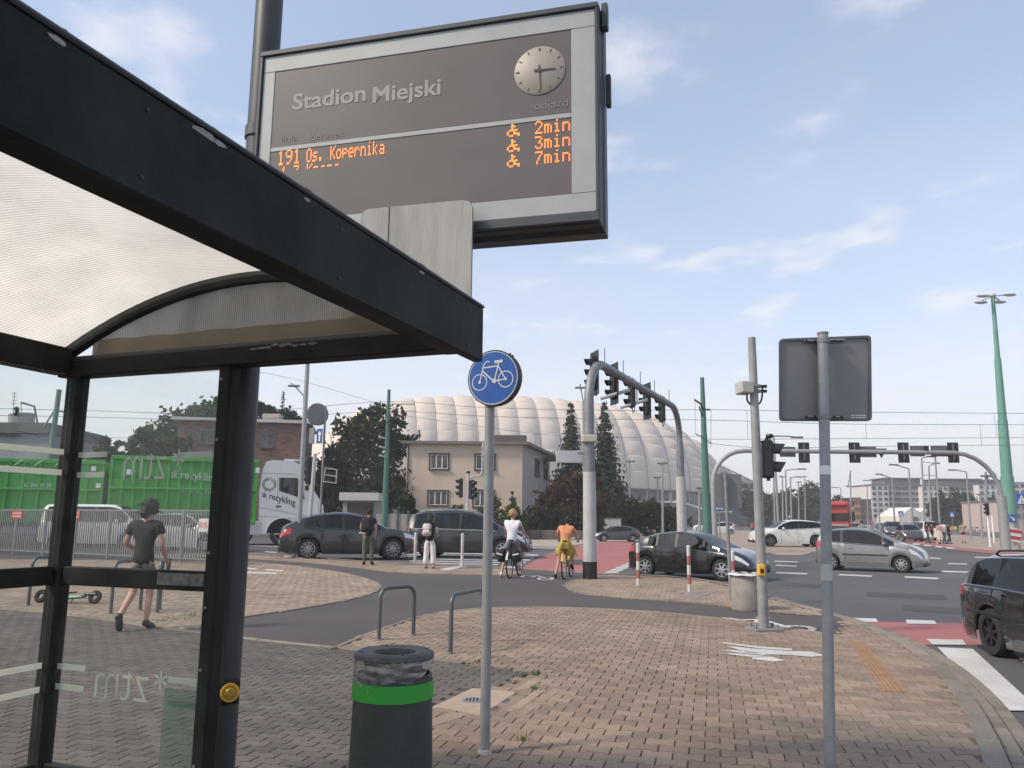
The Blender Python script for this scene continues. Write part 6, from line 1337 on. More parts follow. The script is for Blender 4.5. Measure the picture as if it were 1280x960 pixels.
tree('cone shaped bright green thuja before the pink house', 66, [(641, 634, 7, 0), (641, 643, 11, 0), (641, 654, 15, 0), (641, 624, 4, 0), (640, 664, 16, 0), (641, 616, 2.4, 0)], LM['bright'], 3000, .12, 19, name='thuja', cat='shrub')
tree('round green shrub under the lower left window of the pink house', 68, [(569, 641, 9, 0), (578, 646, 8, 0), (566, 652, 9, 0)], LM['green'], 1200, .13, 20, name='shrub', cat='shrub', trunk=False)
tree('flowering garden shrubs behind the signal post of the pink house', 68, [(605, 640, 11, 0), (618, 632, 10, 0), (600, 652, 14, 0), (622, 650, 13, 0)], LM['olive'], 2200, .13, 21, name='shrub', cat='shrub', trunk=False)
tree('dark hedge in front of the garden beside the orange cyclist', 70, [(x, 655-6*math.sin(x*.11), 15, 0) for x in range(660, 745, 10)]+[(x, 664, 12, 0) for x in range(655, 740, 11)]+[(670, 640, 11, 0), (655, 646, 9, 0)], LM['darkg'], 6500, .16, 22, name='hedge', cat='hedge', trunk=False)
tree('low dark hedge in front of the pink house garden wall', 72, [(x, 660, 10, 0) for x in range(560, 660, 9)], LM['darkg'], 2600, .15, 23, name='hedge', cat='hedge', trunk=False)
tree('rounded dark green hedge between the tall spruce and the stadium', 80, [(x, 640+(8 if x > 825 else 0), 17, 0) for x in range(772, 845, 10)]+[(x, 655, 14, 0) for x in range(765, 850, 10)], LM['darkg'], 6500, .19, 24, name='hedge', cat='hedge', trunk=False)
tree('dark tree beside the concrete fence near the garage', 58, [(512, 640, 10, 4), (508, 625, 9, 4)], LM['darkg'], 1000, .15, 25, name='shrub', cat='shrub', trunk=False)
for i, (x, y, r_, sd, lb) in enumerate(((945, 628, 17, 31, 'far dark tree beside the stadium stand'), (962, 632, 15, 32, 'second far dark tree from the stadium stand'), (979, 626, 15, 33, 'far dark tree behind the cluster of lamp posts'), (1000, 629, 16, 34, 'far dark tree under the tiny white building'), (1018, 622, 17, 35, 'far dark tree just left of the leaning sign pole'), (1050, 632, 14, 36, 'far dark tree behind the red lorry'), (1176, 633, 14, 37, 'dark roadside tree right of the white gabled house'), (1196, 631, 15, 38, 'dark roadside tree below the grey apartment wing'), (1216, 634, 15, 39, 'dark roadside tree right of the curved lamp post'), (1237, 637, 14, 40, 'dark roadside tree beside the gantry leg'))):
    Y_ = 210 if x < 1100 else 190
    tree(lb, Y_, [(x, y, r_, 0), (x-8, y+9, r_*.75, 0), (x+8, y+8, r_*.75, 0), (x+1, y+17, r_*.8, 0)], LM['darkg'], 1500, .62, sd, group='far dark trees')
q_ = [P(x, 641+3*math.sin(x*.3), 330) for x in range(930, 1120, 7)]
ll, mm_ = leafcloud([(p.x, p.y, 4.5, 6.5) for p in q_], 4500, 1.0, 50); fw_ = leafobj('far_woodland', ll, mm_, LM['darkg'], None); fw_['kind'] = 'stuff'
ll, mm_ = leafcloud([(P(x, 650, 300).x, 300, 4.0, 5.5) for x in range(1120, 1420, 9)]+[(P(x, 650, 160).x, 160, 2.0, 4.5) for x in range(-560, 300, 24)], 6000, .8, 51); fw_ = leafobj('far_woodland', ll, mm_, LM['green'], None); fw_['kind'] = 'stuff'
# ================================================================ STADIUM
st_ = thing('stadium', 'huge stadium wrapped in white puffed membrane panels above a dark glass base', 'stadium', (0, 230, ROAD))
mem = translucent_mat('membrane', (.82, .71, .61), (.5, .44, .39), stain=.08); 
for n_ in mem.node_tree.nodes:
    if n_.type == 'MIX_SHADER': n_.inputs[0].default_value = .25
ribx = [385, 412, 438, 465, 491, 517.6, 543.6, 570, 597, 624, 650.5, 677, 703, 730, 757, 785, 811, 839, 864, 884, 897, 905]
Db = lambda x: float(np.interp(x, [380, 500, 650, 780, 850, 885, 905], [185, 190, 208, 228, 245, 262, 285]))
Sh = lambda x: float(np.interp(x, [380, 517, 570, 650, 703, 757, 811, 864, 905], [2, 3, 8, 15, 20, 32, 45, 40, 20]))
TY = lambda x: float(np.interp(x, [380, 400, 420, 445, 500, 540, 600, 650, 700, 750, 790, 830, 860, 885, 905], [575, 552, 533, 516, 502.5, 499, 497.5, 498.5, 502, 509, 518, 534, 553, 575, 592]))
rows = 9; DEP = 30.
curves = []
for xb in ribx:
    d = Db(xb); s = Sh(xb); base = P(xb, 650, d); dep = DEP if xb < 800 else DEP-(xb-800)*.10; top = P(xb-s, TY(xb-s), d+dep); zb0 = 10.8
    cv = []
    for j in range(rows+3):
        t = j/rows
        if t <= 1: f, g = 1-math.cos(t*math.pi/2), math.sin(t*math.pi/2)
        else: f, g = 1+(t-1)*2.2, 1-(t-1)**2*1.5
        cv.append(Vector((base.x+(top.x-base.x)*f, d+dep*f, zb0+(top.z-zb0)*g)))
    curves.append(cv)
so_ = Vector(st_.location)
for i in range(len(ribx)-1):
    for j in range(rows+2):
        a, b, c, d = curves[i][j], curves[i+1][j], curves[i+1][j+1], curves[i][j+1]; nrm = (b-a).cross(d-a).normalized()
        if nrm.y > 0 and j < 6: nrm = -nrm
        if nrm.z < 0 and j >= 6: nrm = -nrm
        bul = .12*(b-a).length; K_ = 5; vs = []
        for v in range(K_+1):
            for u_ in range(K_+1):
                fu, fv = u_/K_, v/K_; p = (a*(1-fu)+b*fu)*(1-fv)+(d*(1-fu)+c*fu)*fv; vs.append(p+nrm*bul*math.sin(math.pi*fu)**.75*(.62+.38*math.sin(math.pi*fv)**.7)-so_)
        q = MB(); q.add(vs, [(v*(K_+1)+u_, v*(K_+1)+u_+1, (v+1)*(K_+1)+u_+1, (v+1)*(K_+1)+u_) for v in range(K_) for u_ in range(K_)]); q.build('membrane_panel', mem, st_, smooth=True, sharp=None)
ribm = mat('membrane_seam', (.33, .29, .27), .7, 0, .1, 1)
for cv in curves:
    q = MB(); q.tube([p-so_ for p in cv[:rows+1]], .22, 5); q.build('rib', ribm, st_, smooth=True)
for j in range(0, rows+1):
    q = MB(); q.tube([cv[j]-so_ for cv in curves], .12 if j else .3, 5); q.build('ring', ribm, st_, smooth=True)
gl_ = mat('stadium_glass', (.05, .06, .07), .25, 0, .6, .25, c2=(.08, .09, .10))
for i in range(len(ribx)-1):
    a, b = curves[i][0]+Vector((0, 4, 0)), curves[i+1][0]+Vector((0, 4, 0)); q = MB(); q.plate([Vector((a.x, a.y, 0))-so_, Vector((b.x, b.y, 0))-so_, Vector((b.x, b.y, 11.2))-so_, Vector((a.x, a.y, 11.2))-so_], (0, .5, 0)); q.build('glass_wall', gl_, st_)
    q = MB(); q.cyl(Vector((a.x, a.y-1.5, 0))-so_, Vector((a.x, a.y-1.5, 11))-so_, .25, n=6); q.build('column', greyp, st_)
for (xa, ya, xb, yb) in ((829, 627, 845, 628), (852, 627, 866, 634), (795, 627, 812, 628), (893, 640, 900, 640)):
    a, b = P(xa, ya, Db(xa)-4)-so_, P(xb, yb, Db(xb)-4)-so_; q = MB(); q.box((a+b)/2, ((b-a).length, 4, .45), mat3=Matrix.Rotation(-math.atan2(b.z-a.z, b.x-a.x), 3, 'Y')); q.build('canopy', whitep, st_)
# the stand at the right end, with cables running down to it
d9 = 292.; sd_ = thing('stadium_stand', 'grey concrete stand with balconies at the right end of the white stadium', 'grandstand', (P(925, 650, d9).x, d9, ROAD))
def sdl(x, y, dy=0): return P(x, y, d9+dy)-Vector(sd_.location)
q = MB(); q.plate([sdl(888, 652), sdl(946, 652), sdl(946, 603), sdl(932, 597), sdl(925, 597), sdl(905, 590), sdl(890, 584)], (0, 18, 0)); fixn(q.build('stand_body', mat('stand_concrete', (.26, .26, .26), .9, 0, .15, .3), sd_))
q = MB(); a_, b_ = sdl(888, 655), sdl(947, 631.5); q.box(((a_.x+b_.x)/2, -1, (a_.z+b_.z)/2), (b_.x-a_.x, 2.2, b_.z-a_.z)); q.build('dark_ground_floor', gl_, sd_)
for k in range(3):
    for x0_, x1_ in ((926, 934), (939, 945)):
        a_, b_ = sdl(x0_, 627-k*8.5), sdl(x1_, 622-k*8.5); q = MB(); q.box(((a_.x+b_.x)/2, -.3, (a_.z+b_.z)/2), (b_.x-a_.x, .8, b_.z-a_.z)); q.build('opening', darkin, sd_)
    a_, b_ = sdl(924, 622-k*8.5), sdl(946, 620.5-k*8.5); q = MB(); q.box(((a_.x+b_.x)/2, -1., (a_.z+b_.z)/2), (b_.x-a_.x, 2.4, b_.z-a_.z)); q.build('balcony', mat('stand_light', (.38, .38, .37), .8), sd_)
for (xa, ya, xb, yb) in ((884, 574, 944, 603), (884, 579, 930, 600), (884, 586, 912, 600), (884, 592, 904, 604), (900, 583, 934, 604)):
    q = MB(); q.tube([sdl(xa, ya, -3), sdl(xb, yb, -3)], .35, 5); q.build('roof_cable', mat('cable_pale', (.38, .37, .36), .6), sd_)
# ================================================================ HOUSES
def wallbox(t, name, a, b, z0, z1, dep, mt):   # box standing on segment a-b (front), extending away by dep
    a, b = Vector((a.x, a.y, 0)), Vector((b.x, b.y, 0)); d = (b-a).normalized(); n_ = Vector((-d.y, d.x, 0)); q = MB(); q.plate([a+Zv*z0-Vector(t.location)*1, b+Zv*z0-Vector(t.location), b+Zv*z1-Vector(t.location), a+Zv*z1-Vector(t.location)], n_*dep); o = q.build(name, mt, t); fixn(o); return o
def window(t, a, b, fa_, fb_, z0, z1, panes, frm, glass, sill=True, deep=.12, par=None, surround=None):
    # a,b: wall line ends; fa_,fb_: fractions; window set on the wall, with frame, panes and sill
    a, b = Vector((a.x, a.y, 0)), Vector((b.x, b.y, 0)); d = (b-a); L_ = d.length; d.normalize(); n_ = Vector((d.y, -d.x, 0)); M3 = Matrix((d, n_, Zv)).transposed(); c = a+d*(L_*(fa_+fb_)/2)+Zv*((z0+z1)/2)-Vector(t.location); w_ = L_*(fb_-fa_); h = z1-z0; pp = par or t
    q = MB(); q.box(c, (w_, .06, h), mat3=M3); wd = q.build('window', surround or frm, pp)
    fwd_ = .10*max(1, w_/1.6); pw_ = (w_-fwd_)/panes
    for i in range(panes):
        cc = c-d*(w_/2)+d*(fwd_/2+pw_*(i+.5))+n_*.035; q = MB(); q.box(cc, (pw_-fwd_, .02, h-2*fwd_), mat3=M3); q.build('pane', glass, wd)
        for s_ in (-1, 1): q = MB(); q.box(cc+d*s_*(pw_/2-fwd_*.25)+n_*.01, (fwd_*.5-.004, .05, h-fwd_), mat3=M3); q.build('frame', frm, wd)
    for s_ in (-1, 1): q = MB(); q.box(c+Zv*s_*(h/2-fwd_*.3)+n_*.045, (w_, .05, fwd_*.6), mat3=M3); q.build('frame', frm, wd)
    if sill: q = MB(); q.box(c-Zv*(h/2+.08)+n_*.1, (w_+.25, .25, .10), mat3=M3); q.build('sill', mat('brown_sill', (.05, .035, .03), .6), wd)
    if surround:
        for s_ in (-1, 1): q = MB(); q.box(c+d*s_*(w_/2+.05)+n_*.05, (.10, .10, h+.1), mat3=M3); q.build('surround', surround, wd)
        q = MB(); q.box(c+Zv*(h/2+.08)+n_*.08, (w_+.3, .18, .14), mat3=M3); q.build('surround', surround, wd)
    return wd
pinkm = mat('pink_render', (.53, .425, .335), .92, 0, .07, .6, .15, 6); sideshade_garagem = mat('side_shade_and_garage_render', (.33, .30, .29), .92, 0, .07, .6)  # second one: shade put into the house's side wall colour; plain grey on the garage
Yh = 76.; ha, hb = P(506, 650, Yh), P(652.5, 650, Yh); hc = P(687, 650, 89.5); zE = ZZ(556, hb.x, Yh)
hs_ = thing('pink_house', 'two storey pink rendered house with flat roof and white barred windows', 'house', (ha.x, Yh, ROAD)); o_ = Vector(hs_.location)
hd2 = Vector((hc.x-hb.x, hc.y-hb.y, 0)); q = MB()
A_, B0_, C0_ = Vector((ha.x, Yh, 0)), Vector((hb.x, Yh, 0)), Vector((hc.x, hc.y, 0)); D0_ = A_+hd2; nF = Vector((0, -1, 0))
q.plate([A_-o_, B0_-o_, B0_+Zv*(zE+.1)-o_, A_+Zv*(zE+.1)-o_], (0, .4, 0)); fixn(q.build('front_wall', pinkm, hs_))
q = MB(); q.plate([B0_+Vector((0, .004, 0))-o_, C0_-o_, C0_+Zv*(zE+.1)-o_, B0_+Vector((0, .004, 0))+Zv*(zE+.1)-o_], (-.4, .41, 0)); fixn(q.build('side_wall', sideshade_garagem, hs_))
q = MB(); q.prism([(p.x-o_.x, p.y-o_.y) for p in (A_+Vector((.4, .5, 0)), B0_+Vector((-.5, .5, 0)), C0_+Vector((-.5, 0, 0)), D0_)], 0, zE); q.build('inner_block', sideshade_garagem, hs_)
ov = .55; dn_ = hd2.normalized(); q = MB(); q.prism([(p.x-o_.x, p.y-o_.y) for p in (A_+Vector((-ov, -ov, 0)), B0_+Vector((ov, -ov, 0)), C0_+Vector((ov, 0, 0))+dn_*ov, D0_+Vector((-ov, 0, 0)))], zE+.05, zE+.32); rf = q.build('roof', mat('roof_edge_grey', (.16, .14, .13), .8, 0, .15, 1), hs_)
q = MB(); q.bbox(P(634, 551, Yh+6)-o_, (4.0, 1.2, 1.1), 0, .1); q.build('chimney', mat('dark_brick', (.10, .085, .075), .9, 0, .2, 2), rf)
q = MB(); c = P(670, 553, Yh+6)-o_; q.tube([c-Zv*1, c+Zv*.9], .04, 5); q.tube([c+Zv*.8+Vector((-.5, 0, 0)), c+Zv*.8+Vector((.3, 0, 0))], .03, 5); o = q.build('aerial', galvd, rf); o['kind'] = 'stuff'
q = MB(); q.cyl(A_+Vector((.15, -.08, 0))-o_, A_+Vector((.15, -.08, zE))-o_, .07, n=8); q.build('downpipe', mat('pipe_dark', (.10, .09, .085), .6), hs_)
wh_ = mat('window_white', (.66, .63, .60), .5, 0, .05); brn = mat('brown_frame', (.055, .035, .028), .6); glr = mat('room_glass', (.035, .04, .045), .18, 0, .6, 1.0, c2=(.08, .085, .085), spec=.3)
L0 = hb.x-ha.x; fx = lambda x: (P(x, 600, Yh).x-ha.x)/L0
for (x0_, x1_, y0_, y1_) in ((537, 560, 568, 585.5), (594, 618, 568, 585.5), (536, 560, 614, 631), (592, 617, 613, 632)):
    window(hs_, A_, B0_, fx(x0_), fx(x1_), ZZ(y1_, ha.x, Yh), ZZ(y0_, ha.x, Yh), 3, wh_, glr, surround=brn)
for f0, f1, z0_, z1_ in ((.42, .56, 0, 0), (.76, .88, 0, 0)):
    window(hs_, B0_, C0_, f0, f1, ZZ(590.5, hb.x, Yh)+.1, ZZ(569, hb.x, Yh), 2, brn, glr, surround=brn)
q = MB(); c = P(510, 602, Yh-.2)-o_; q.bbox(c, (.25, .25, .25), 0, .05); q.build('wall_lamp', galvd, hs_)
q = MB(); c = P(697, 574, 86)-o_; q.box(c, (2.6, 2.5, .35)); q.build('balcony_slab', mat('dark_timber', (.05, .035, .03), .8), hs_)
for k in range(6): q = MB(); q.box(P(690.5+k*2.6, 569, 84.8)-o_, (.07, .07, .9)); q.build('baluster', mat('dark_timber', None), hs_)
# garden wall, concrete hoarding, garage
gw = thing('garden_wall', 'low grey brown garden wall below the dark hedge', 'wall', P(640, 650, 67)); q = MB()
for k in range(12):
    a, b = P(540+k*17, 673, 67), P(556.2+k*17, 673, 67); q = MB(); q.bbox(((a.x+b.x)/2-gw.location.x, 0, .32-gw.location.z), (b.x-a.x, .25, .78), 0, .03); q.build('wall_section', mat('wall_brown', (.16, .13, .11), .9, 0, .2, 2), gw)
hp = thing('concrete_hoarding', 'pale concrete panel fence between the garage and the pink house', 'fence', P(500, 650, 60)); o_ = Vector(hp.location)
for k in range(7):
    x0_ = 470+k*13.5; a, b = P(x0_, 650, 60), P(x0_+12.4, 650, 60); q = MB(); q.bbox(((a.x+b.x)/2-o_.x, 0, .9-o_.z), (b.x-a.x, .10, 1.9), 0, .02); q.build('panel', mat('hoarding_concrete', (.30, .29, .26), .9, 0, .12, 1), hp); q = MB(); q.bbox((b.x+.06-o_.x, -.05, 1.0-o_.z), (.16, .18, 2.2), 0, .02); q.build('post', mat('hoarding_post', (.10, .095, .09), .8), hp)
ga_ = thing('garage', 'small garage with pale fascia and dark brown door under the large tree', 'garage', P(448, 650, 64)); o_ = Vector(ga_.location); a, b = P(428, 650, 64), P(469, 650, 64); zt_ = ZZ(619, a.x, 64)
q = MB(); q.box(((a.x+b.x)/2-o_.x, 2, zt_/2-o_.z), (b.x-a.x, 4, zt_)); q.build('walls', sideshade_garagem, ga_); q = MB(); q.box(((a.x+b.x)/2-o_.x, 1.9, zt_-.1-o_.z), (b.x-a.x+.5, 4.6, .62)); q.build('fascia', mat('garage_fascia', (.50, .48, .45), .7, 0, .1), ga_)
q = MB(); q.box(((a.x+b.x)/2+.1-o_.x, -.03, zt_*.42-o_.z), ((b.x-a.x)*.80, .08, zt_*.8)); q.build('door', mat('garage_brown', (.07, .045, .035), .7, 0, .2, 3), ga_)
# brick house
brick = bpy.data.materials.new('brickwork'); brick.use_nodes = True; bt2 = brick.node_tree; bb = bt2.nodes['Principled BSDF']; bb.inputs['Roughness'].default_value = .9
bk = bt2.nodes.new('ShaderNodeTexBrick'); bk.inputs['Scale'].default_value = 1; bk.inputs['Color1'].default_value = (.11, .052, .038, 1); bk.inputs['Color2'].default_value = (.23, .115, .08, 1); bk.inputs['Mortar'].default_value = (.20, .16, .14, 1); bk.inputs['Brick Width'].default_value = .5; bk.inputs['Row Height'].default_value = .16; bk.inputs['Mortar Size'].default_value = .02
tcx = bt2.nodes.new('ShaderNodeTexCoord'); mpx = bt2.nodes.new('ShaderNodeMapping'); mpx.inputs['Rotation'].default_value = (R(90), 0, 0); bt2.links.new(tcx.outputs['Object'], mpx.inputs[0]); bt2.links.new(mpx.outputs[0], bk.inputs[0]); bt2.links.new(bk.outputs[0], bb.inputs[0])
Yb_ = 74.; ba, bb_ = P(213, 650, Yb_-2), P(377, 650, Yb_); zt_ = ZZ(530, bb_.x, Yb_); bh = thing('brick_house', 'red brick house with flat pale edged roof behind the lorry', 'house', ba); o_ = Vector(bh.location)
wallbox(bh, 'wall', ba, bb_, 0, zt_, 9, brick)
d = (bb_-ba); d.z = 0; d.normalize(); n_ = Vector((-d.y, d.x, 0)); q = MB(); a, b = Vector((ba.x, ba.y, 0))-d*.5-n_*.5, Vector((bb_.x, bb_.y, 0))+d*.4-n_*.5; q.plate([a+Zv*(zt_)-o_, b+Zv*zt_-o_, b+Zv*(zt_+.28)-o_, a+Zv*(zt_+.28)-o_], n_*10); rf = q.build('roof', mat('pale_roof_edge', (.48, .46, .44), .8, 0, .1), bh); fixn(rf)
q = MB(); q.bbox(P(341, 524.5, Yb_+3)-o_, (1.7, 1.2, 1.0), 0, .05); q.build('chimney', mat('chimney_render', (.36, .31, .28), .9, 0, .1), rf)
LL = (Vector((bb_.x, bb_.y, 0))-Vector((ba.x, ba.y, 0))).length; fr2 = lambda x: (P(x, 600, Yb_-1).x-ba.x)/(bb_.x-ba.x)
for (x0_, x1_, y0_, y1_) in ((249, 267, 538, 555), (322, 338, 540, 558), (290, 306, 540, 556), (222, 236, 575, 592)):
    window(bh, ba, bb_, fr2(x0_), fr2(x1_), ZZ(y1_, ba.x, Yb_-1), ZZ(y0_, ba.x, Yb_-1), 2, mat('pane_grey', (.16, .15, .15), .6), glr)
# grey building at the left edge
Yg = 68.; g1, g2, g3 = P(-120, 650, Yg), P(50, 650, Yg), P(122, 650, Yg+11); zt_ = ZZ(529, g2.x, Yg); gbm = mat('grey_building_render', (.27, .27, .30), .9, 0, .12, .4); gb_ = thing('grey_building', 'flat roofed grey building at the left edge behind the green containers', 'building', g2); o_ = Vector(gb_.location)
q = MB(); g4 = Vector((g1.x+9, g3.y+2, 0)); pl_ = [(g1.x-o_.x, g1.y-o_.y), (g2.x-o_.x, g2.y-o_.y), (g3.x-o_.x, g3.y-o_.y), (g3.x-9-o_.x, g3.y+5-o_.y), (g1.x-o_.x, g3.y+5-o_.y)]; q.prism(pl_, -o_.z, zt_-o_.z-.9); fixn(q.build('walls', gbm, gb_))
cp = Vector(((g1.x+g3.x)/2-o_.x, (g1.y+g3.y)/2-o_.y+2, 0)); pl2 = [(cp.x+(x-cp.x)*1.03, cp.y+(y-cp.y)*1.05) for x, y in pl_]; q = MB(); q.prism(pl2, zt_-o_.z-.9, zt_-o_.z); rf = q.build('roof', mat('roof_grey_green', (.10, .11, .11), .8, 0, .15, .6), gb_); fixn(rf)
q = MB(); q.cyl(P(27, 531, Yg+4)-o_, P(27, 518, Yg+4)-o_, 1.05, n=20); q.build('water_tank', mat('tank_grey', (.30, .29, .29), .8, 0, .2), rf)
q = MB(); c = P(16, 528, Yg+2)-o_; t2_ = P(18, 490, Yg+2)-o_; q.tube([c, t2_], .035, 5); q.build('aerial_mast', galvd, rf)
for k in range(4): q = MB(); z_ = c+(t2_-c)*(.62+.11*k); q.tube([z_+Vector((-.25, 0, 0)), z_+Vector((.25, .1, 0))], .02, 4); q.build('aerial_rod', galvd, rf)
for x0_, x1_ in ((-6, 2), (8, 19), (-30, -18), (-60, -48)):
    window(gb_, Vector((g1.x, Yg, 0)), Vector((g2.x, Yg, 0)), (P(x0_, 600, Yg).x-g1.x)/(g2.x-g1.x), (P(x1_, 600, Yg).x-g1.x)/(g2.x-g1.x), ZZ(544, g2.x, Yg), ZZ(539, g2.x, Yg), 1, mat('pane_grey', None), glr)
tree('little shrub growing on the roof of the grey building', 71, [(20, 512, 3.2, 0), (21, 517, 3, 0)], LM['darkg'], 180, .13, 60, name='shrub', cat='shrub', trunk=False, basez=9)
# ================================================================ FAR BUILDINGS
whb = mat('white_facade', (.66, .64, .61), .85, 0, .05, .1); gyb = mat('grey_facade', (.34, .33, .33), .85, 0, .06, .1); orb = mat('orange_facade', (.50, .25, .09), .85, 0, .08, .1); bnb = mat('brown_facade', (.26, .16, .12), .85, 0, .1, .2); pent = mat('penthouse_dark', (.13, .125, .13), .8, 0, .2, .1)
def block(label, x0, x1, yt, yb, Y, rows, cols, mt, dep=14, glass=glr, wf=.6, hf=.5, balc=0, name='apartment_block', pen=None, cat='apartment block'):
    a, b = P(x0, 650, Y), P(x1, 650, Y); zt = ZZ(yt, (a.x+b.x)/2, Y); t = thing(name, label, cat, ((a.x+b.x)/2, Y, ROAD)); w_ = b.x-a.x; h = zt-ROAD
    q = MB(); q.box((0, dep/2, h/2), (w_, dep, h)); q.build('walls', mt, t); q = MB(); q.box((0, dep/2, h+.15), (w_+.5, dep+.5, .3)); rf = q.build('roof', pent, t)
    z0 = max(0.5, ZZ(yb, a.x, Y)); fh_ = (h-z0)/rows; cw = w_/cols; me = None
    for r in range(rows):
        for c in range(cols):
            if me is None:
                q = MB(); q.box((0, 0, 0), (cw*wf, .3, fh_*hf)); o = q.build('window', glass, t); me = o.data
            else: o = bpy.data.objects.new('window', me); COL.objects.link(o); o.parent = t
            o.location = (-w_/2+cw*(c+.5), -.08, z0+fh_*(r+.5))
        if balc: q = MB(); q.box((0, -.55, z0+fh_*(r+.12)), (w_*balc, 1.1, fh_*.25)); q.build('balcony', mt, t)
    if pen:
        p0, p1, py_ = pen; pa, pb_ = P(p0, 650, Y+3), P(p1, 650, Y+3); zp = ZZ(py_, pa.x, Y+3); q = MB(); q.box(((pa.x+pb_.x)/2-t.location.x, dep/2, (h+zp)/2+.15), (pb_.x-pa.x, dep*.7, zp-h-.2)); q.build('penthouse', pent, rf)
        q = MB(); q.box(((pa.x+pb_.x)/2-t.location.x, dep/2, zp+.25), (pb_.x-pa.x+1, dep*.75, .3)); q.build('penthouse_roof', pent, rf)
    return t
block('white apartment block with dark balconies, leftmost of the far blocks', 1091, 1113, 606.5, 648, 255, 6, 3, whb, wf=.55, hf=.55)
block('grey apartment wing with long dark window bands right of the white block', 1113.4, 1155, 606.5, 648, 258, 6, 5, gyb, wf=.82, hf=.5, pen=(1108, 1152, 598.5))
block('white apartment block with dark openings behind the pair of tall masts', 1156, 1188, 607.5, 648, 255, 6, 5, whb, wf=.5, hf=.55)
block('grey apartment wing under the dark roof terrace near the curved lamp', 1188.4, 1226, 607.5, 648, 258, 6, 5, gyb, wf=.8, hf=.5, pen=(1176, 1228, 599.5))
block('white apartment block behind the right leg of the gantry', 1226.5, 1262, 605.5, 648, 255, 6, 5, whb, wf=.5, hf=.55, pen=(1236, 1256, 601))
block('white and grey apartment block right of the green mast', 1262.5, 1310, 604, 648, 255, 6, 6, whb, wf=.6, hf=.55)
block('narrow pale yellow house front with tall windows beside the orange one', 1058.5, 1068.5, 627, 650, 240, 3, 2, mat('pale_yellow_facade', (.58, .50, .36), .85, 0, .05), name='far_house', cat='house')
block('orange fronted building behind the red lorry', 1068.9, 1077, 623, 650, 240, 3, 2, orb, name='far_house', cat='building')
block('brown brick building right of the orange front', 1077.4, 1090.5, 625, 650, 241, 3, 3, bnb, name='far_house', cat='building')
block('tiny white building showing above the far dark trees', 1006, 1020, 617, 628, 380, 2, 3, whb, name='far_house', cat='building')
block('low pink and grey shop building behind the gantry leg', 1250, 1285, 627, 650, 170, 2, 4, mat('pinkish_facade', (.46, .36, .33), .85, 0, .08), name='far_shop', cat='building')
gh = thing('gabled_house', 'white gabled house with two peaks between the lamp posts', 'house', (P(1140, 650, 200).x, 200, ROAD)); o_ = Vector(gh.location)
for pts in ([(1124, 655), (1150, 655), (1150, 640), (1140, 634), (1124, 645)], [(1150.5, 655), (1166, 655), (1166, 645), (1157, 635), (1150.5, 640)]):
    q = MB(); q.plate([P(x, y, 200)-o_ for x, y in pts], (0, 12, 0)); fixn(q.build('gable', mat('gable_white', (.68, .65, .60), .8, 0, .04), gh))
q = MB(); q.box(P(1144, 650, 199.8)-o_, (1.2, .3, 1.6)); q.build('door', pent, gh)
# ================================================================ MASTS, LAMPS, WIRES
def stepmast(label, name, cat, x, ybase_row, Y, ytop, r0, r1, mt, steps=2, group=None, lean=0):
    b = P(x, 650, Y); t = thing(name, label, cat, (b.x, Y, ROAD), 0, group); h = ZZ(ytop, b.x, Y)-ROAD
    for k in range(steps+1):
        f0, f1 = k/(steps+1), (k+1)/(steps+1); ra_ = r0+(r1-r0)*f0; rb_ = r0+(r1-r0)*(f0+(f1-f0)*.8); q = MB(); q.cyl((lean*h*f0, 0, h*f0), (lean*h*f1, 0, h*f1), ra_, rb_, 16); q.build('mast_section', mt, t, smooth=True)
    return t, h
gt, gh_ = stepmast('green stepped tram line mast standing behind the black hatchback', 'tram_mast', 'mast', 884, 668, 43, 472, .26, .10, greenp, 2, lean=-.004)
def arm(t, pts, r=.035, mt=blackp, nm='arm'): q = MB(); q.tube(pts, r, 6); return q.build(nm, mt, t)
def tl(t, x, y, Y): return P(x, y, Y)-Vector(t.location)
arm(gt, [tl(gt, 880, 515, 43), tl(gt, 876, 505, 42.5), tl(gt, 868, 499.5, 42)], .05); arm(gt, [tl(gt, 879, 525, 43), tl(gt, 874, 508, 42.7)], .04)
arm(gt, [tl(gt, 869, 500, 42), tl(gt, 869, 541, 42)], .012, galvd, 'dropper'); arm(gt, [tl(gt, 869, 542, 42), tl(gt, 882, 549, 43), tl(gt, 889, 554, 43.4)], .025); arm(gt, [tl(gt, 882, 512, 43), tl(gt, 888, 512, 43)], .06, galvd, 'insulator')
arm(gt, [tl(gt, 889, 513, 43), tl(gt, 888.5, 560, 43)], .012, galvd, 'dropper')
g2_, _ = stepmast('green tram line mast in front of the large dark tree', 'tram_mast', 'mast', 480.5, 650, 48, 487, .20, .09, greenp, 2)
arm(g2_, [tl(g2_, 481, 512, 48), tl(g2_, 492, 505, 48), tl(g2_, 518, 505, 47)], .045, galvd); arm(g2_, [tl(g2_, 481, 530, 48), tl(g2_, 494, 520, 47.5), tl(g2_, 503, 521, 47.5)], .035)
for y_ in (548, 560, 571): arm(g2_, [tl(g2_, 474, y_-2, 47.8), tl(g2_, 481, y_, 48)], .06, greyp, 'insulator')
g3_, _ = stepmast('grey green tram line mast in front of the grey building', 'tram_mast', 'mast', 51, 650, 46, 487, .2, .13, mat('dull_green_mast', (.14, .19, .18), .6, 0, .1), 1, lean=.03)
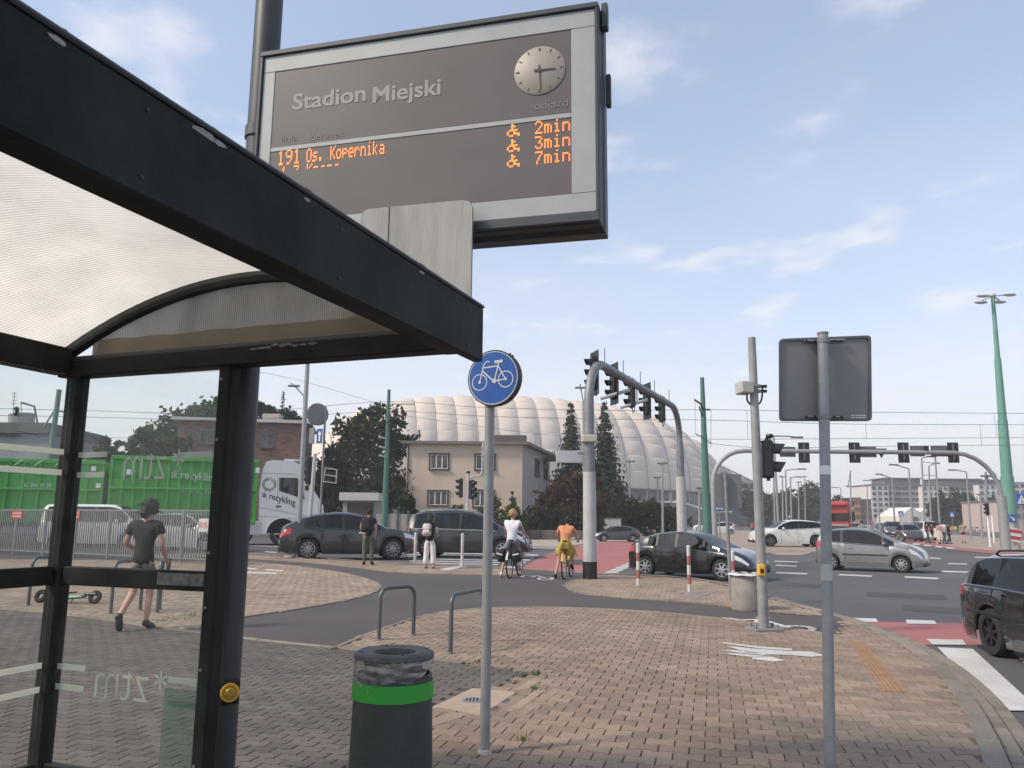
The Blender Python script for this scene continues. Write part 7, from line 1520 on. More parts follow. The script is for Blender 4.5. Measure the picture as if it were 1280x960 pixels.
arm(g3_, [tl(g3_, 47, 530, 46), tl(g3_, 43, 508, 45.5), tl(g3_, 26, 503, 45)], .06, galvd); arm(g3_, [tl(g3_, 26, 503, 45), tl(g3_, 27, 517, 45)], .02, galvd, 'dropper'); arm(g3_, [tl(g3_, 54, 535, 46), tl(g3_, 68, 513, 46.5), tl(g3_, 80, 515, 47)], .05, mat('dull_green_mast', None)); arm(g3_, [tl(g3_, 22, 539, 45), tl(g3_, 48, 544, 46), tl(g3_, 56, 545, 46)], .03)
# tall floodlight tower
tw, th = stepmast('very tall tapering green lighting tower with four lamp arms', 'lighting_tower', 'lamp post', 1262, 688, 52, 372, .50, .13, mat('tower_green', (.12, .28, .22), .5, 0, .12, 2), 3, lean=0)
for o in list(tw.children): bpy.data.objects.remove(o)
tb = P(1266, 688, 52); tt_ = P(1241, 372, 52); tl0 = Vector((tb.x-tw.location.x, 0, 0)); tl1 = tt_-Vector(tw.location); tgm = mat('tower_green', None)
for f0, f1, ra_, rb_ in ((0, .12, .46, .44), (.12, .28, .42, .38), (.28, .50, .34, .29), (.50, .75, .26, .20), (.75, 1, .16, .12)):
    q = MB(); q.cyl(tl0+(tl1-tl0)*f0, tl0+(tl1-tl0)*f1, ra_, rb_, 20); q.build('mast_section', tgm if f0 > 0 else mat('tower_base', (.38, .36, .30), .7, 0, .1), tw, smooth=True)
for k, (dx, dz) in enumerate(((-1.05, -.10), (-.7, -.32), (1.05, .0), (.8, -.28))):
    q = MB(); q.tube([tl1+Zv*.1, tl1+Vector((dx, (.4 if k % 2 else -.4), dz+.15))], .05, 6); a_ = q.build('lamp_arm', greyp, tw)
    q = MB(); q.sphere(tl1+Vector((dx*.85, (.4 if k % 2 else -.4), dz+.1)), (.46, .2, .12), 12, 6); q.build('lamp_head', mat('lamp_head', (.5, .5, .5), .4), tw, smooth=True)
q = MB(); q.sphere(tl1+Zv*.15, (.2, .2, .16), 10, 6); q.build('top_cap', greyp, tw)
c = tl0+(tl1-tl0)*.05+Zv*1.2+Vector((0, -.5, 0)); rwb = thing('barrier_board', 'red and white striped board on the foot of the green lighting tower', 'sign', Vector(tw.location)+tl0+Vector((-.15, -.52, .95)), R(8))
M3 = Matrix.Rotation(R(18), 3, 'Y')
q = MB(); q.bbox((0, 0, 0), (1.0, .04, .85), mat3=M3, bev=.02); pl = q.build('board', whitep, rwb)
for k in (-1, 0, 1):
    q = MB(); ps = [(-.5, -.42+k*.42+.02), (-.5, -.42+k*.42+.22+.02), (.5, .0+k*.42+.0), (.5, -.22+k*.42)]; ps = [(x, max(-.41, min(.41, z-.0))) for x, z in ps]; q.plate([M3 @ Vector((x, -.023, z)) for x, z in ps], (0, -.002, 0)); fixn(q.build('stripe', redp, pl))
bd = thing('blue_direction_sign', 'small blue sign with white arrow on the green lighting tower', 'sign', P(1265.5, 648, 51.4), R(6)); q = MB(); q.bbox((0, 0, 0), (.55, .04, .52), 0, .02); pl = q.build('plate', mat('far_sign_blue', None), bd)
M3 = Matrix.Rotation(R(40), 3, 'Y'); q = MB(); q.plate([M3 @ Vector((x, -.024, z)) for x, z in ((-.2, -.04), (.05, -.04), (.05, -.12), (.22, 0), (.05, .12), (.05, .04), (-.2, .04))], (0, -.002, 0)); fixn(q.build('arrow', whitep, pl))
# zebra crossing signs
def zsign(label, x, y, Y, s, pole=True):
    p = P(x, y, Y); t = thing('crossing_sign', label, 'sign', (p.x, Y, ROAD), 0, None); z = p.z-ROAD
    if pole: q = MB(); q.cyl((0, .05, 0), (0, .05, z), .04, n=8); q.build('pole', galvd, t)
    q = MB(); q.bbox((0, 0, z), (s, .04, s), 0, .03); pl = q.build('plate', mat('far_sign_blue', None), t)
    q = MB(); q.plate([(-s*.4, -.023, z-s*.38), (s*.4, -.023, z-s*.38), (0, -.023, z+s*.4)], (0, -.002, 0)); fixn(q.build('white_triangle', whitep, pl))
    q = MB(); q.tube([(-s*.12, -.028, z-s*.3), (0, -.028, z-s*.05), (s*.1, -.028, z-s*.3)], s*.03, 4); q.sphere((0, -.028, z+s*.1), s*.05, 6, 4); q.build('walking_figure', blackp, pl)['kind'] = 'stuff'
zsign('blue pedestrian crossing sign between the arch legs and the grey sign back', 899, 632, 46, .55); zsign('blue pedestrian crossing sign at the far right edge', 1277, 624, 60, .85)
zsign('small blue crossing sign before the far roadside trees', 1190, 643, 110, .7); zsign('blue and white sign near the white gabled house', 1126, 642, 120, .75)
# street lamps: pole foot x, row of the top, arm tip x and row, distance
lampm = mat('lamp_pole', (.28, .285, .29), .5, .3, .05, 2)
def lamp(label, x, yt, xa, ya, Y, r=.07, name='street_lamp', head=True, group='street lamps along the far road', lean=0):
    p = P(x, 650, Y); t = thing(name, label, 'street lamp', (p.x, Y, ROAD), 0, group); top = P(x+lean, yt, Y)-Vector(t.location)
    q = MB(); q.tube([(0, 0, 0), top*.5, top], [r*1.5, r*1.2, r], 8); q.build('pole', lampm, t, smooth=True)
    if xa is not None:
        tip = P(xa, ya, Y)-Vector(t.location); q = MB(); q.tube([top, top+(tip-top)*.5+Zv*.05, tip], r*.8, 6); q.build('arm', lampm, t)
        if head: q = MB(); d = (tip-top).normalized(); q.bbox(tip-d*.3, (.9, .28, .14), 0, .04); q.build('lamp_head', mat('lamp_head_dark', (.16, .16, .17), .5), t)
    return t
for (x, yt, xa, ya, Y, lb, ln) in ((1141, 586, 1113, 580, 80, 'grey street lamp reaching left over the gabled house', -5), (1118, 598, 1096, 592, 100, 'grey street lamp before the left white block', -3), (1099, 603, 1080, 600, 125, 'grey street lamp before the orange building', -2), (1084, 608, 1078, 607, 160, 'thin distant lamp post before the brown brick building', 0),
    (1212, 590, 1187, 587, 85, 'grey street lamp before the second apartment wing', -4), (1155, 573, 1168, 570, 78, 'tall mast with a short arm left of its twin', -3), (1174, 570, 1160, 571, 78, 'tall mast right of its twin with cross arms', -5), (1163, 583, 1173, 578, 100, 'thin lamp post between the tall twin masts', -2),
    (1226, 618, 1222, 618, 90, 'short pale lamp post before the far roadside trees', -1), (968, 589, 972, 588, 75, 'dark lamp mast just right of the black signal head', -1), (983, 588, 1006, 586, 85, 'lamp post with arm reaching right above the white crossover', -1), (989, 597, 1002, 596, 100, 'lamp post with shorter arm right of its neighbour', -1),
    (973, 545, 1001, 547, 60, 'lamp arm showing above the black signal head', -6), (998, 603, 1001, 602, 130, 'thin lamp post with round top near the sign pole', 0), (1006, 596, 1004, 595, 150, 'thinnest lamp post just left of the sign pole', 0), (978, 596, 975, 595, 110, 'plain mast in the cluster of lamp posts', 0),
    (1063, 588, 1060, 610, 120, 'slender pointed mast behind the red lorry', 0), (1051, 610, 1040, 609, 160, 'tiny double armed lamp post behind the red lorry', 0), (1233, 590, 1235, 600, 60, 'thin pointed mast beside the right gantry leg', -1), (380, 495, 364, 479, 60, 'curved street lamp behind the tall grey mast', 0), (731, 503, 725, 480, 62, 'curved thin street lamp directly left of the white arch leg', -2),
    (828, 579, 832, 577, 65, 'pale street lamp with white head before the stadium', 0), (822, 597, 819, 598, 90, 'thin dark post before the stadium glass wall', 0), (839, 612, 838, 611, 95, 'short grey lamp beside the far arch leg', 0), (874, 610, 872, 610, 60, 'old lamp with a flat round hood before the stadium', 0), (787, 575, 786, 574, 82, 'dark pole among the branches of the tall spruce', 0)):
    lamp(lb, x, yt, xa, ya, Y, .075 if Y < 90 else .09, lean=ln)
for x, Y_, yy in ((1168, 78, (578, 594)), (1163, 78, (600, 606))):
    t = thing('cross_arm', 'upper pair of cross arms joining the tall twin masts' if yy[0] == 578 else 'lower pair of cross arms joining the tall twin masts', 'cable arm', P(x, yy[0], Y_), 0, 'cross arms'); 
    for y_ in yy: q = MB(); q.tube([P(1153, y_-.5, Y_)-Vector(t.location), P(1171, y_+1, Y_)-Vector(t.location)], .035, 5); q.build('arm_tube', lampm, t)
# overhead wires
wm = mat('wire_dark', (.06, .06, .065), .5, .3, 0)
def wire(label, pts, r=.014, drops=(), other=None):
    g = [P(x, y, Y) for x, y, Y in pts]; t = thing('overhead_wire', label, 'wire', g[0]); o_ = Vector(g[0]); q = MB(); q.tube([p-o_ for p in smoothline(g, 4)], r*.72, 4); q.build('wire', wm, t)
wire('upper tram wire crossing the whole junction', [(-200, 506, 40), (100, 513, 44), (290, 517, 46), (480, 502, 48), (600, 509, 48), (760, 513, 46), (884, 512, 43), (1060, 515, 44), (1300, 517, 46), (1500, 518, 48)], .017)
wire('second tram wire just below the upper one', [(-200, 516, 40), (100, 521, 44), (290, 525, 46), (480, 514, 48), (600, 520, 48), (760, 524, 46), (884, 525, 43), (1060, 530, 44), (1300, 531, 46), (1500, 532, 48)], .017)
wire('third tram wire above the far signal gantry', [(884, 549, 43), (960, 549, 44), (1100, 548, 45), (1300, 547, 46), (1500, 547, 48)], .016)
wire('lowest tram wire just above the far gantry tube', [(884, 554, 43), (960, 560, 44), (1100, 558, 45), (1300, 556, 46), (1500, 556, 48)], .016)
wire('thin wire over the spruces and the stadium seen between the arch legs', [(480, 516, 49), (700, 545, 49), (884, 545, 43)], .012)
wire('thin span wire above the grey building seen through the glass', [(-100, 430, 30), (10, 449, 32), (100, 462, 36), (190, 468, 40), (330, 466, 44), (480, 506, 48)], .012)
wire('faint wire seen through the glass above the pale green tree', [(56, 545, 46), (120, 547, 48), (200, 545, 50), (400, 530, 60)], .012)
for i, (x, y0_, y1_, Y_) in enumerate(((1083, 530, 547, 44.5), (1227, 531, 556, 45.5), (1244, 517, 531, 45.5), (935, 513, 549, 43.5), (1246, 531, 547, 46))):
    t = thing('wire_dropper', ('vertical wire dropper just right of the big sign back', 'long wire dropper left of the green lighting tower', 'short upper wire dropper before the green lighting tower', 'vertical wire dropper beside the top of the camera mast', 'short lower wire dropper before the green lighting tower')[i], 'wire', P(x, y1_, Y_), 0, 'wire droppers'); q = MB(); q.cyl((0, 0, 0), (0, 0, ZZ(y0_, t.location.x, Y_)-t.location.z), .01, n=4); q.build('dropper_wire', wm, t)
# ================================================================ FAR TRAFFIC
def fc(label, x, yb, Y_heading, L_, sp, c, sc, **k):
    p = G(x, yb, ROAD); a = R(Y_heading); d = Vector((math.sin(a), math.cos(a), 0)); return car(label, p, p+d*sp['wb'], sp, paintm('car_paint_%d_%d' % (x, yb), c, .15, .3), scale=sc, lite=k.pop('lite', True), **k)
gq = 'cars queuing on the far road'
fc('white van waiting at the head of the far queue', 1146, 675, 195, 4.9, van, (.62, .62, .60), .95, group=gq, name='van')
fc('dark people carrier at the end of the far queue beside the white van', 1122, 676, 195, 4.4, mpv, (.05, .05, .055), .95, group=gq)
fc('white small car behind the dark saloon in the far queue', 1133, 667, 195, 3.8, hatch, (.6, .6, .6), 1.2, group=gq)
fc('grey green estate car in the far queue behind the silver hatchback roof', 1062, 668, 100, 4.8, estate, (.20, .22, .21), 1.1, group=gq)
fc('silver saloon far back in the queue near the orange building', 1075, 661, 190, 4.8, estate, (.45, .45, .45), 1.2, group=gq)
fc('black car far back in the queue under the white apartment block', 1096, 662, 190, 4.8, civic, (.04, .04, .045), 1.2, group=gq)
fc('red small car beside the white van in the far queue', 1124, 670, 195, 3.8, hatch, (.40, .07, .06), 1.1, group=gq)
gp_ = 'cars parked on the stadium forecourt'
fc('white van parked on the forecourt before the green mast', 893, 664, -80, 4.4, mpv, (.60, .60, .58), 1.0, group=gp_)
fc('silver estate parked on the forecourt right of the green mast', 905, 666, -85, 4.8, estate, (.42, .43, .42), 1.0, group=gp_)
fc('white hatchback parked furthest right on the forecourt', 914, 668, -85, 3.8, hatch, (.62, .62, .6), 1.0, group=gp_)
fc('white van parked at the far right edge behind the lighting tower', 1268, 664, 80, 4.9, van, (.66, .66, .64), .9, name='van')
fc('silver car parked behind the far barrier near the thin masts', 1222, 661, 80, 4.4, civic, (.48, .48, .48), 1.0)
# red lorry
rl = G(1050, 672, ROAD); lt = thing('red_lorry', 'red lorry cab with a dark windscreen band waiting behind the leaning pole', 'lorry', rl, R(-24)); k_ = rl.y/F
wR, hR = 31*k_, 45*k_; redl = mat('lorry_red', (.42, .035, .035), .4, 0, .08, .5, coat=.4)
q = MB(); q.bbox((-2*k_, 3.2, hR*.56), (wR, 6.0, hR*.86), 0, .3); q.build('cab', redl, lt); q = MB(); q.bbox((-2*k_, .12, hR*.56), (wR*.92, .2, hR*.20), 0, .06); q.build('windscreen', carglass, lt); q = MB(); q.bbox((-2*k_, .14, hR*.33), (wR*.82, .14, .25), 0, .04); q.build('chrome_bar', galv, lt)
q = MB(); q.bbox((-2*k_, .10, hR*.20), (wR*.6, .2, hR*.14), 0, .04); q.build('grille', blackp, lt); q = MB(); q.bbox((-2*k_, .0, hR*.90), (wR*.8, .4, .35), 0, .1); q.build('sun_visor', redl, lt)
for s_ in (-1, 1):
    q = MB(); q.bbox((-2*k_+s_*wR*.34, .08, hR*.17), (.5, .2, .25), 0, .05); q.build('headlight', headlm, lt); q = MB(); q.cyl((-2*k_+s_*wR*.42-.15, 1.3, .55), (-2*k_+s_*wR*.42+.15, 1.3, .55), .55, n=18); q.build('wheel', rubber, lt); q = MB(); q.bbox((-2*k_+s_*(wR*.5+.25), .3, hR*.58), (.3, .15, .9), 0, .05); q.build('wing_mirror', blackp, lt)
# red and white barriers and cones in the far works
for x_, y_, lb in ((1222, 667, 'red and white roadworks barrier left of the thin twin posts'), (1214, 666, 'red and white roadworks barrier before the far trees')):
    g = G(x_, y_, ROAD); t = thing('roadworks_barrier', lb, 'barrier', g, 0, 'roadworks barriers')
    for j in range(2):
        for i in range(5): q = MB(); q.box((-1.0+i*.5, 0, .5+j*.5), (.495, .05, .25)); q.build('stripe', (rw, rr)[(i+j) % 2], t)
    for s_ in (-1, 1): q = MB(); q.box((s_*.9, .06, .6), (.06, .06, 1.2)); q.build('leg', galvd, t)
t = thing('shop_board', 'small yellow and white board standing near the far barriers', 'sign', G(1191, 668, ROAD)); q = MB(); q.box((0, 0, 1.0), (1.4, .1, .5)); q.build('panel', yellowp, t); q = MB(); q.box((0, .1, .5), (.1, .1, 1.0)); q.build('leg', galvd, t)
for x_, lb in ((1238, 'left one of two thin pale posts beside the gantry leg'), (1243, 'right one of two thin pale posts beside the gantry leg')):
    g = G(x_, 684-(x_-1238), ROAD); t = thing('thin_post', lb, 'post', g); h = ZZ(640 if x_ == 1238 else 645, g.x, g.y)-ROAD; q = MB(); q.cyl((0, 0, 0), (0, 0, h), .07, n=10); q.build('post_tube', whitep, t)
    if x_ == 1238: signal(t, (-.1, -.2, h+.2), (-1, -.2, 0), 3, .9)
t = thing('utility_cabinet', 'pale grey utility cabinet beside the tall spruce and the grey hatchback', 'cabinet', G(763, 672, ROAD)); q = MB(); q.bbox((0, 0, .9), (2.0, .8, 1.8), 0, .05); q.build('cabinet_body', greyp, t); q = MB(); q.box((0, 0, 1.83), (2.1, .9, .06)); q.build('lid', galvd, t); q = MB(); q.box((0, -.405, .9), (.02, .01, 1.6)); q.build('door_gap', blackp, t)
# ================================================================ PEOPLE AND BICYCLES
def skinmesh(name, J, E_, mt, parent, sub=1, root=0):
    me = bpy.data.meshes.new('t'); names = list(J); idx = {k: i for i, k in enumerate(names)}; me.from_pydata([J[k][0] for k in names], [(idx[a], idx[b]) for a, b in E_], []); o = bpy.data.objects.new('t', me); COL.objects.link(o)
    md = o.modifiers.new('s', 'SKIN'); md.use_smooth_shade = True; md.branch_smoothing = .4
    sv = me.skin_vertices[0].data
    for k in names:
        r = J[k][1]; sv[idx[k]].radius = r if isinstance(r, tuple) else (r, r)
    sv[root].use_root = True
    if sub: m2_ = o.modifiers.new('d', 'SUBSURF'); m2_.levels = sub; m2_.render_levels = sub
    bpy.context.view_layer.update(); dg = bpy.context.evaluated_depsgraph_get(); me2 = bpy.data.meshes.new_from_object(o.evaluated_get(dg)); bpy.data.objects.remove(o); me2.name = name
    me2.materials.clear(); me2.materials.append(mt); o2 = bpy.data.objects.new(name, me2); COL.objects.link(o2); o2.parent = parent; return o2
def person(label, loc, rz, H, pose, cl, name='person', group=None, detail=True, z=None):
    # figure faces local +Y; pose gives joint positions for a 1.75 m figure
    t = thing(name, label, 'person', (loc[0], loc[1], loc[2] if z is None else z), rz, group); s = H/1.75
    p = dict(pelvis=(0, 0, .93), waist=(0, 0, 1.07), chest=(0, .0, 1.28), neck=(0, -.01, 1.46), chin=(0, .015, 1.53), head=(0, .01, 1.62), crown=(0, -.005, 1.70),
        hipL=(-.095, 0, .90), kneeL=(-.10, .02, .50), ankL=(-.10, -.02, .09), toeL=(-.11, .15, .03), hipR=(.095, 0, .90), kneeR=(.10, .02, .50), ankR=(.10, -.02, .09), toeR=(.11, .15, .03),
        shL=(-.18, -.01, 1.41), elL=(-.23, -.03, 1.13), wrL=(-.22, .05, .89), shR=(.18, -.01, 1.41), elR=(.23, -.03, 1.13), wrR=(.22, .05, .89)); p.update(pose)
    Vp = {k: Vector(v)*s for k, v in p.items() if isinstance(v, tuple) and len(v) == 3}
    rad = dict(pelvis=(.135, .10), waist=(.115, .085), chest=(.135, .095), neck=(.052, .052), chin=(.058, .062), head=(.076, .090), crown=(.052, .06), hipL=.083, kneeL=.056, ankL=.038, toeL=.030, hipR=.083, kneeR=.056, ankR=.038, toeR=.030, shL=.052, elL=.040, wrL=.027, shR=.052, elR=.040, wrR=.027)
    def rr_(k, f=1, add=0): r = rad[k]; return tuple(x*s*f+add for x in r) if isinstance(r, tuple) else r*s*f+add
    J = {k: (Vp[k], rr_(k)) for k in rad}
    E_ = [('pelvis', 'waist'), ('waist', 'chest'), ('chest', 'neck'), ('neck', 'chin'), ('chin', 'head'), ('head', 'crown'), ('pelvis', 'hipL'), ('hipL', 'kneeL'), ('kneeL', 'ankL'), ('ankL', 'toeL'), ('pelvis', 'hipR'), ('hipR', 'kneeR'), ('kneeR', 'ankR'), ('ankR', 'toeR'), ('chest', 'shL'), ('shL', 'elL'), ('elL', 'wrL'), ('chest', 'shR'), ('shR', 'elR'), ('elR', 'wrR')]
    fw = Vp['head']-Vp['neck']; ff = Vector(p.get('face', (0, 1, 0))).normalized()
    J['nose'] = (Vp['head']+ff*.098*s-Zv*.02*s, .012*s); E_.append(('head', 'nose'))
    for sd, e in (('L', -1), ('R', 1)):
        d = (Vp['wr'+sd]-Vp['el'+sd]).normalized(); d = Vector(p.get('hand'+sd, d)).normalized(); sx = Vector((0, 1, 0)) if abs(d.y) < .8 else Vector((e, 0, 0)); sx = (sx-d*sx.dot(d)).normalized(); pn = d.cross(sx)*(1 if e > 0 else -1); w0 = Vp['wr'+sd]
        J['palm'+sd] = (w0+d*.06*s, (.036*s, .018*s)); E_.append(('wr'+sd, 'palm'+sd)); curl = p.get('curl', .35)
        if detail:
            for i in range(4):
                b = w0+d*.10*s+sx*(.030-.020*i)*s; l = (.066, .075, .070, .054)[i]*s; m_ = b+d*l*.5+pn*curl*.02*s; e_ = m_+(d*math.cos(curl*1.6)+pn*math.sin(curl*1.6)*-1)*l*.5
                J['f%s%da' % (sd, i)] = (b, .0095*s); J['f%s%db' % (sd, i)] = (m_, .0088*s); J['f%s%dc' % (sd, i)] = (e_, .0075*s); E_ += [('palm'+sd, 'f%s%da' % (sd, i)), ('f%s%da' % (sd, i), 'f%s%db' % (sd, i)), ('f%s%db' % (sd, i), 'f%s%dc' % (sd, i))]
            b = w0+d*.045*s+sx*.038*s; J['t%sa' % sd] = (b, .011*s); J['t%sb' % sd] = (b+(d*.7+sx*.6)*.05*s, .0095*s); E_ += [('palm'+sd, 't%sa' % sd), ('t%sa' % sd, 't%sb' % sd)]
    skinmesh('body', J, E_, cl.get('skin', skin), t, 1)
    L = lambda a, b, f: Vp[a]+(Vp[b]-Vp[a])*f
    def garment(nm, pts, E2, mt): skinmesh(nm, pts, E2, mt, t, 1)
    # top
    slv = cl.get('sleeve', .55); hem = cl.get('hem', .0); a_ = .016*s*cl.get('loose', 1)
    T = {'hem': (Vp['pelvis']+Zv*(-.10+hem)*s, tuple(x*1.05 for x in rr_('pelvis', 1, a_))), 'hip': (Vp['pelvis']+Zv*(.03+hem)*s, tuple(x*1.04 for x in rr_('pelvis', 1, a_))), 'waist': (Vp['waist'], rr_('waist', 1.05, a_)), 'chest': (Vp['chest'], rr_('chest', 1.05, a_)), 'col': (L('chest', 'neck', .80), (.095*s, .078*s)), }
    E2 = [('hem', 'hip'), ('hip', 'waist'), ('waist', 'chest'), ('chest', 'col')]
    for sd in 'LR':
        T['s'+sd] = (Vp['sh'+sd], rr_('sh'+sd, 1.15, a_+.012*s)); T['e'+sd] = (L('sh'+sd, 'el'+sd, min(1, slv)), rr_('elL', 1.12, a_)); E2 += [('chest', 's'+sd), ('s'+sd, 'e'+sd)]
        if slv > 1: T['w'+sd] = (L('el'+sd, 'wr'+sd, slv-1), rr_('wrL', 1.2, a_)); E2.append(('e'+sd, 'w'+sd))
    garment(cl.get('topname', 'shirt'), T, E2, cl['top'])
    # trousers, shorts or skirt
    if cl.get('legs', 'trousers') != 'skirt':
        ln = {'trousers': 1, 'shorts': .62}.get(cl.get('legs', 'trousers')); wd = cl.get('wide', 1.1)
        T = {'top': (L('pelvis', 'waist', .75), rr_('pelvis', .94, .006)), 'pel': (Vp['pelvis']-Zv*.02*s, rr_('pelvis', 1.06, .012))}; E2 = [('top', 'pel')]
        for sd in 'LR':
            T['h'+sd] = (Vp['hip'+sd], rr_('hipL', 1.08, .01)); E2.append(('pel', 'h'+sd))
            if ln == 1: T['k'+sd] = (Vp['knee'+sd], rr_('kneeL', wd, .012)); T['a'+sd] = (L('knee'+sd, 'ank'+sd, .93), rr_('ankL', wd*1.15, .014*wd)); E2 += [('h'+sd, 'k'+sd), ('k'+sd, 'a'+sd)]
            else: T['k'+sd] = (L('hip'+sd, 'knee'+sd, ln), rr_('kneeL', 1.25, .02)); E2.append(('h'+sd, 'k'+sd))
        garment('trousers' if ln == 1 else 'shorts', T, E2, cl['bottom'])
    else:
        kL, kR = Vp['kneeL'], Vp['kneeR']; wc_ = Vp['waist']; pc = Vp['pelvis']; kc = (kL+kR)/2+Zv*cl.get('skz', -.05)*s; rx = abs(kR.x-kL.x)/2+.14*s
        q = MB(); n = 24; vs = []
        for j, (c_, rx_, ry_) in enumerate(((wc_, .12*s, .10*s), (pc, .17*s, .14*s), (pc*.5+kc*.5, (.17*s+rx)/2+.02, .17*s), (kc, rx, .18*s))):
            for k in range(n): a = 6.2832*k/n; f = 1+.06*j*math.sin(a*6+j); vs.append((c_.x+rx_*f*math.cos(a), c_.y+ry_*f*math.sin(a), c_.z))
        q.add(vs, [(j*n+k, j*n+(k+1) % n, (j+1)*n+(k+1) % n, (j+1)*n+k) for j in range(3) for k in range(n)]); q.build('skirt', cl['bottom'], t, smooth=True)
    # shoes
    for sd in 'LR':
        a, b = Vp['ank'+sd], Vp['toe'+sd]; d = (b-a); M3_ = basis((0, 0, 0), Vector((-d.y, d.x, 0)) if abs(d.x)+abs(d.y) > .01 else (1, 0, 0), d).to_3x3(); c_ = a+(b-a)*.55-Vector((0, 0, .012*s)); q = MB(); q.sphere(c_, (.050*s, .135*s, .048*s), 12, 8, M3_); q.sphere(a+Zv*.0, (.05*s, .055*s, .05*s), 10, 6); q.build('shoe', cl.get('shoe', blackp), t, smooth=True)['kind'] = 'stuff'
    # hair
    hc = Vp['head']+Zv*.025*s-ff*.018*s; hr = cl.get('hairr', 1.0); r3_ = random.Random(int(loc[0]*100)); n_ = 18; m_ = 12; vs = []
    hl = cl.get('hairlen', 0)
    q = MB(); q.sphere(hc, (.094*s*hr, .108*s*hr, .104*s*hr), n_, m_); q.v = [tuple(Vector(v)+Vector((r3_.uniform(-1, 1), r3_.uniform(-1, 1), r3_.uniform(-1, 1)))*.006*s-ff*0) for v in q.v]
    keep = [f for f in q.f if not (sum((Vector(q.v[i])-hc).dot(ff) for i in f)/4 > .035*s and sum(q.v[i][2] for i in f)/4 < hc.z+.04*s) and sum(q.v[i][2] for i in f)/4 > hc.z-.085*s]; q.f = keep
    hb = q.build('hair', cl.get('hair', mat('hair_dark', (.022, .016, .013), .6, 0, .3, 30)), t, smooth=True, sharp=None)
    st2 = MB(); rs = random.Random(5+int(loc[1]*10))
    for _ in range(260 if detail else 0):
        a, b = rs.uniform(0, 6.283), rs.uniform(-.35, 1.57); dv_ = Vector((math.cos(a)*math.cos(b), math.sin(a)*math.cos(b), math.sin(b)))
        if dv_.dot(ff) > .35 and b < .7: continue
        p_ = hc+Vector((dv_.x*.094, dv_.y*.100, dv_.z*.104))*s*hr; tn = Vector((rs.uniform(-1, 1), rs.uniform(-1, 1), rs.uniform(-1.6, .1))).normalized(); e_ = p_+(tn*.075+dv_*.024)*s*hr; sd_2 = dv_.cross(tn).normalized()*.009*s
        st2.add([p_-sd_2, p_+sd_2, e_], [(0, 1, 2)])
    if st2.v: st2.build('hair_strands', cl.get('hair', mat('hair_dark', None)), t, kind='stuff')
    if hl:
        q = MB(); q.tube([hc-ff*.07*s, hc-ff*.10*s-Zv*.10*s, hc-ff*.09*s-Zv*hl*s], [.07*s, .075*s, .03*s], 10); q.build('hair_lock', cl.get('hair', mat('hair_dark', None)), t, smooth=True)
    for e in (-1, 1):
        sx = Vector((ff.y, -ff.x, 0)); q = MB(); q.sphere(Vp['head']+ff*.082*s+sx*e*.03*s+Zv*.005, (.010*s,)*3, 8, 5); q.build('eye', blackp, t); q = MB(); q.sphere(Vp['head']+sx*e*.079*s-Zv*.01, (.012*s, .022*s, .032*s), 8, 6); q.build('ear', cl.get('skin', skin), t, smooth=True)
    return t, Vp
def fab(n, c, **k): return mat(n, c, .85, 0, .2, 9, .12, 18, **k)
blk = fab('black_cloth', (.016, .016, .018)); 
# man with rucksack
man, vp = person('man with short dark hair, black rucksack and olive trousers waiting behind the grey crossover', G(459, 706.5), R(8), 1.84, dict(wrR=(.22, .02, .92), wrL=(-.20, .10, .98), elL=(-.24, .0, 1.15), kneeR=(.11, .03, .5), ankR=(.13, -.02, .09), toeR=(.18, .12, .03), face=(.1, 1, 0)), dict(top=fab('navy_cloth', (.018, .022, .034)), bottom=fab('olive_cloth', (.095, .10, .062)), shoe=blackp, wide=1.25))
def bag(t, c, size, mt, par_name='rucksack', strap=blk, lab=None, straps=True):
    pos = Vector(t.location)+Matrix.Rotation(t.rotation_euler.z, 3, 'Z') @ Vector(c); b = thing(par_name, lab, 'bag', pos, t.rotation_euler.z); q = MB(); q.bbox((0, 0, 0), size, 0, min(size)*.35); q.build('bag_body', mt, b, smooth=True); q = MB(); q.bbox((0, -size[1]*.55, -size[2]*.18), (size[0]*.8, size[1]*.35, size[2]*.45), 0, .03); q.build('front_pocket', mt, b, smooth=True)
    if straps:
        for e in (-1, 1): q = MB(); q.tube(smoothline([(e*size[0]*.3, size[1]*.3, size[2]*.42), (e*.12, size[1]*.5+.10, size[2]*.5+.05), (e*.14, size[1]*.5+.26, size[2]*.2), (e*.15, size[1]*.5+.15, -size[2]*.25), (e*size[0]*.4, size[1]*.3, -size[2]*.4)], 3), .015, 6); q.build('strap', strap, b)
    return b
bg1 = bag(man, (-.07, -.25, 1.30), (.34, .20, .50), blk, lab='black rucksack hanging on the back of the man in olive trousers'); bg1.rotation_euler.x = R(0)
q = MB(); q.cyl((-.22, -.02, -.26), (.0, -.06, -.27), .025, n=8); q.build('rolled_tool', greyp, bg1)
wom, vp = person('woman in wide white trousers and black top with a small white rucksack', G(536.5, 711), R(-6), 1.66, dict(elR=(.25, -.03, 1.16), wrR=(.23, .16, 1.08), elL=(-.21, .03, 1.14), wrL=(-.10, .20, 1.12), kneeL=(-.11, .02, .5), kneeR=(.11, .02, .5), ankL=(-.13, -.02, .09), ankR=(.14, -.02, .09)), dict(top=blk, bottom=fab('white_cloth', (.62, .60, .58)), wide=1.55, sleeve=.35, shoe=mat('beige_shoe', (.35, .27, .22), .7), hairlen=.22, hairr=1.05))
bg2 = bag(wom, (-.06, -.21, 1.18), (.27, .15, .38), mat('white_leather', (.52, .48, .46), .5, 0, .1), lab='small white rucksack with a dark band on the woman in white trousers')
q = MB(); q.box((0, -.0, .0), (.278, .165, .05)); q.build('dark_band', blk, bg2)
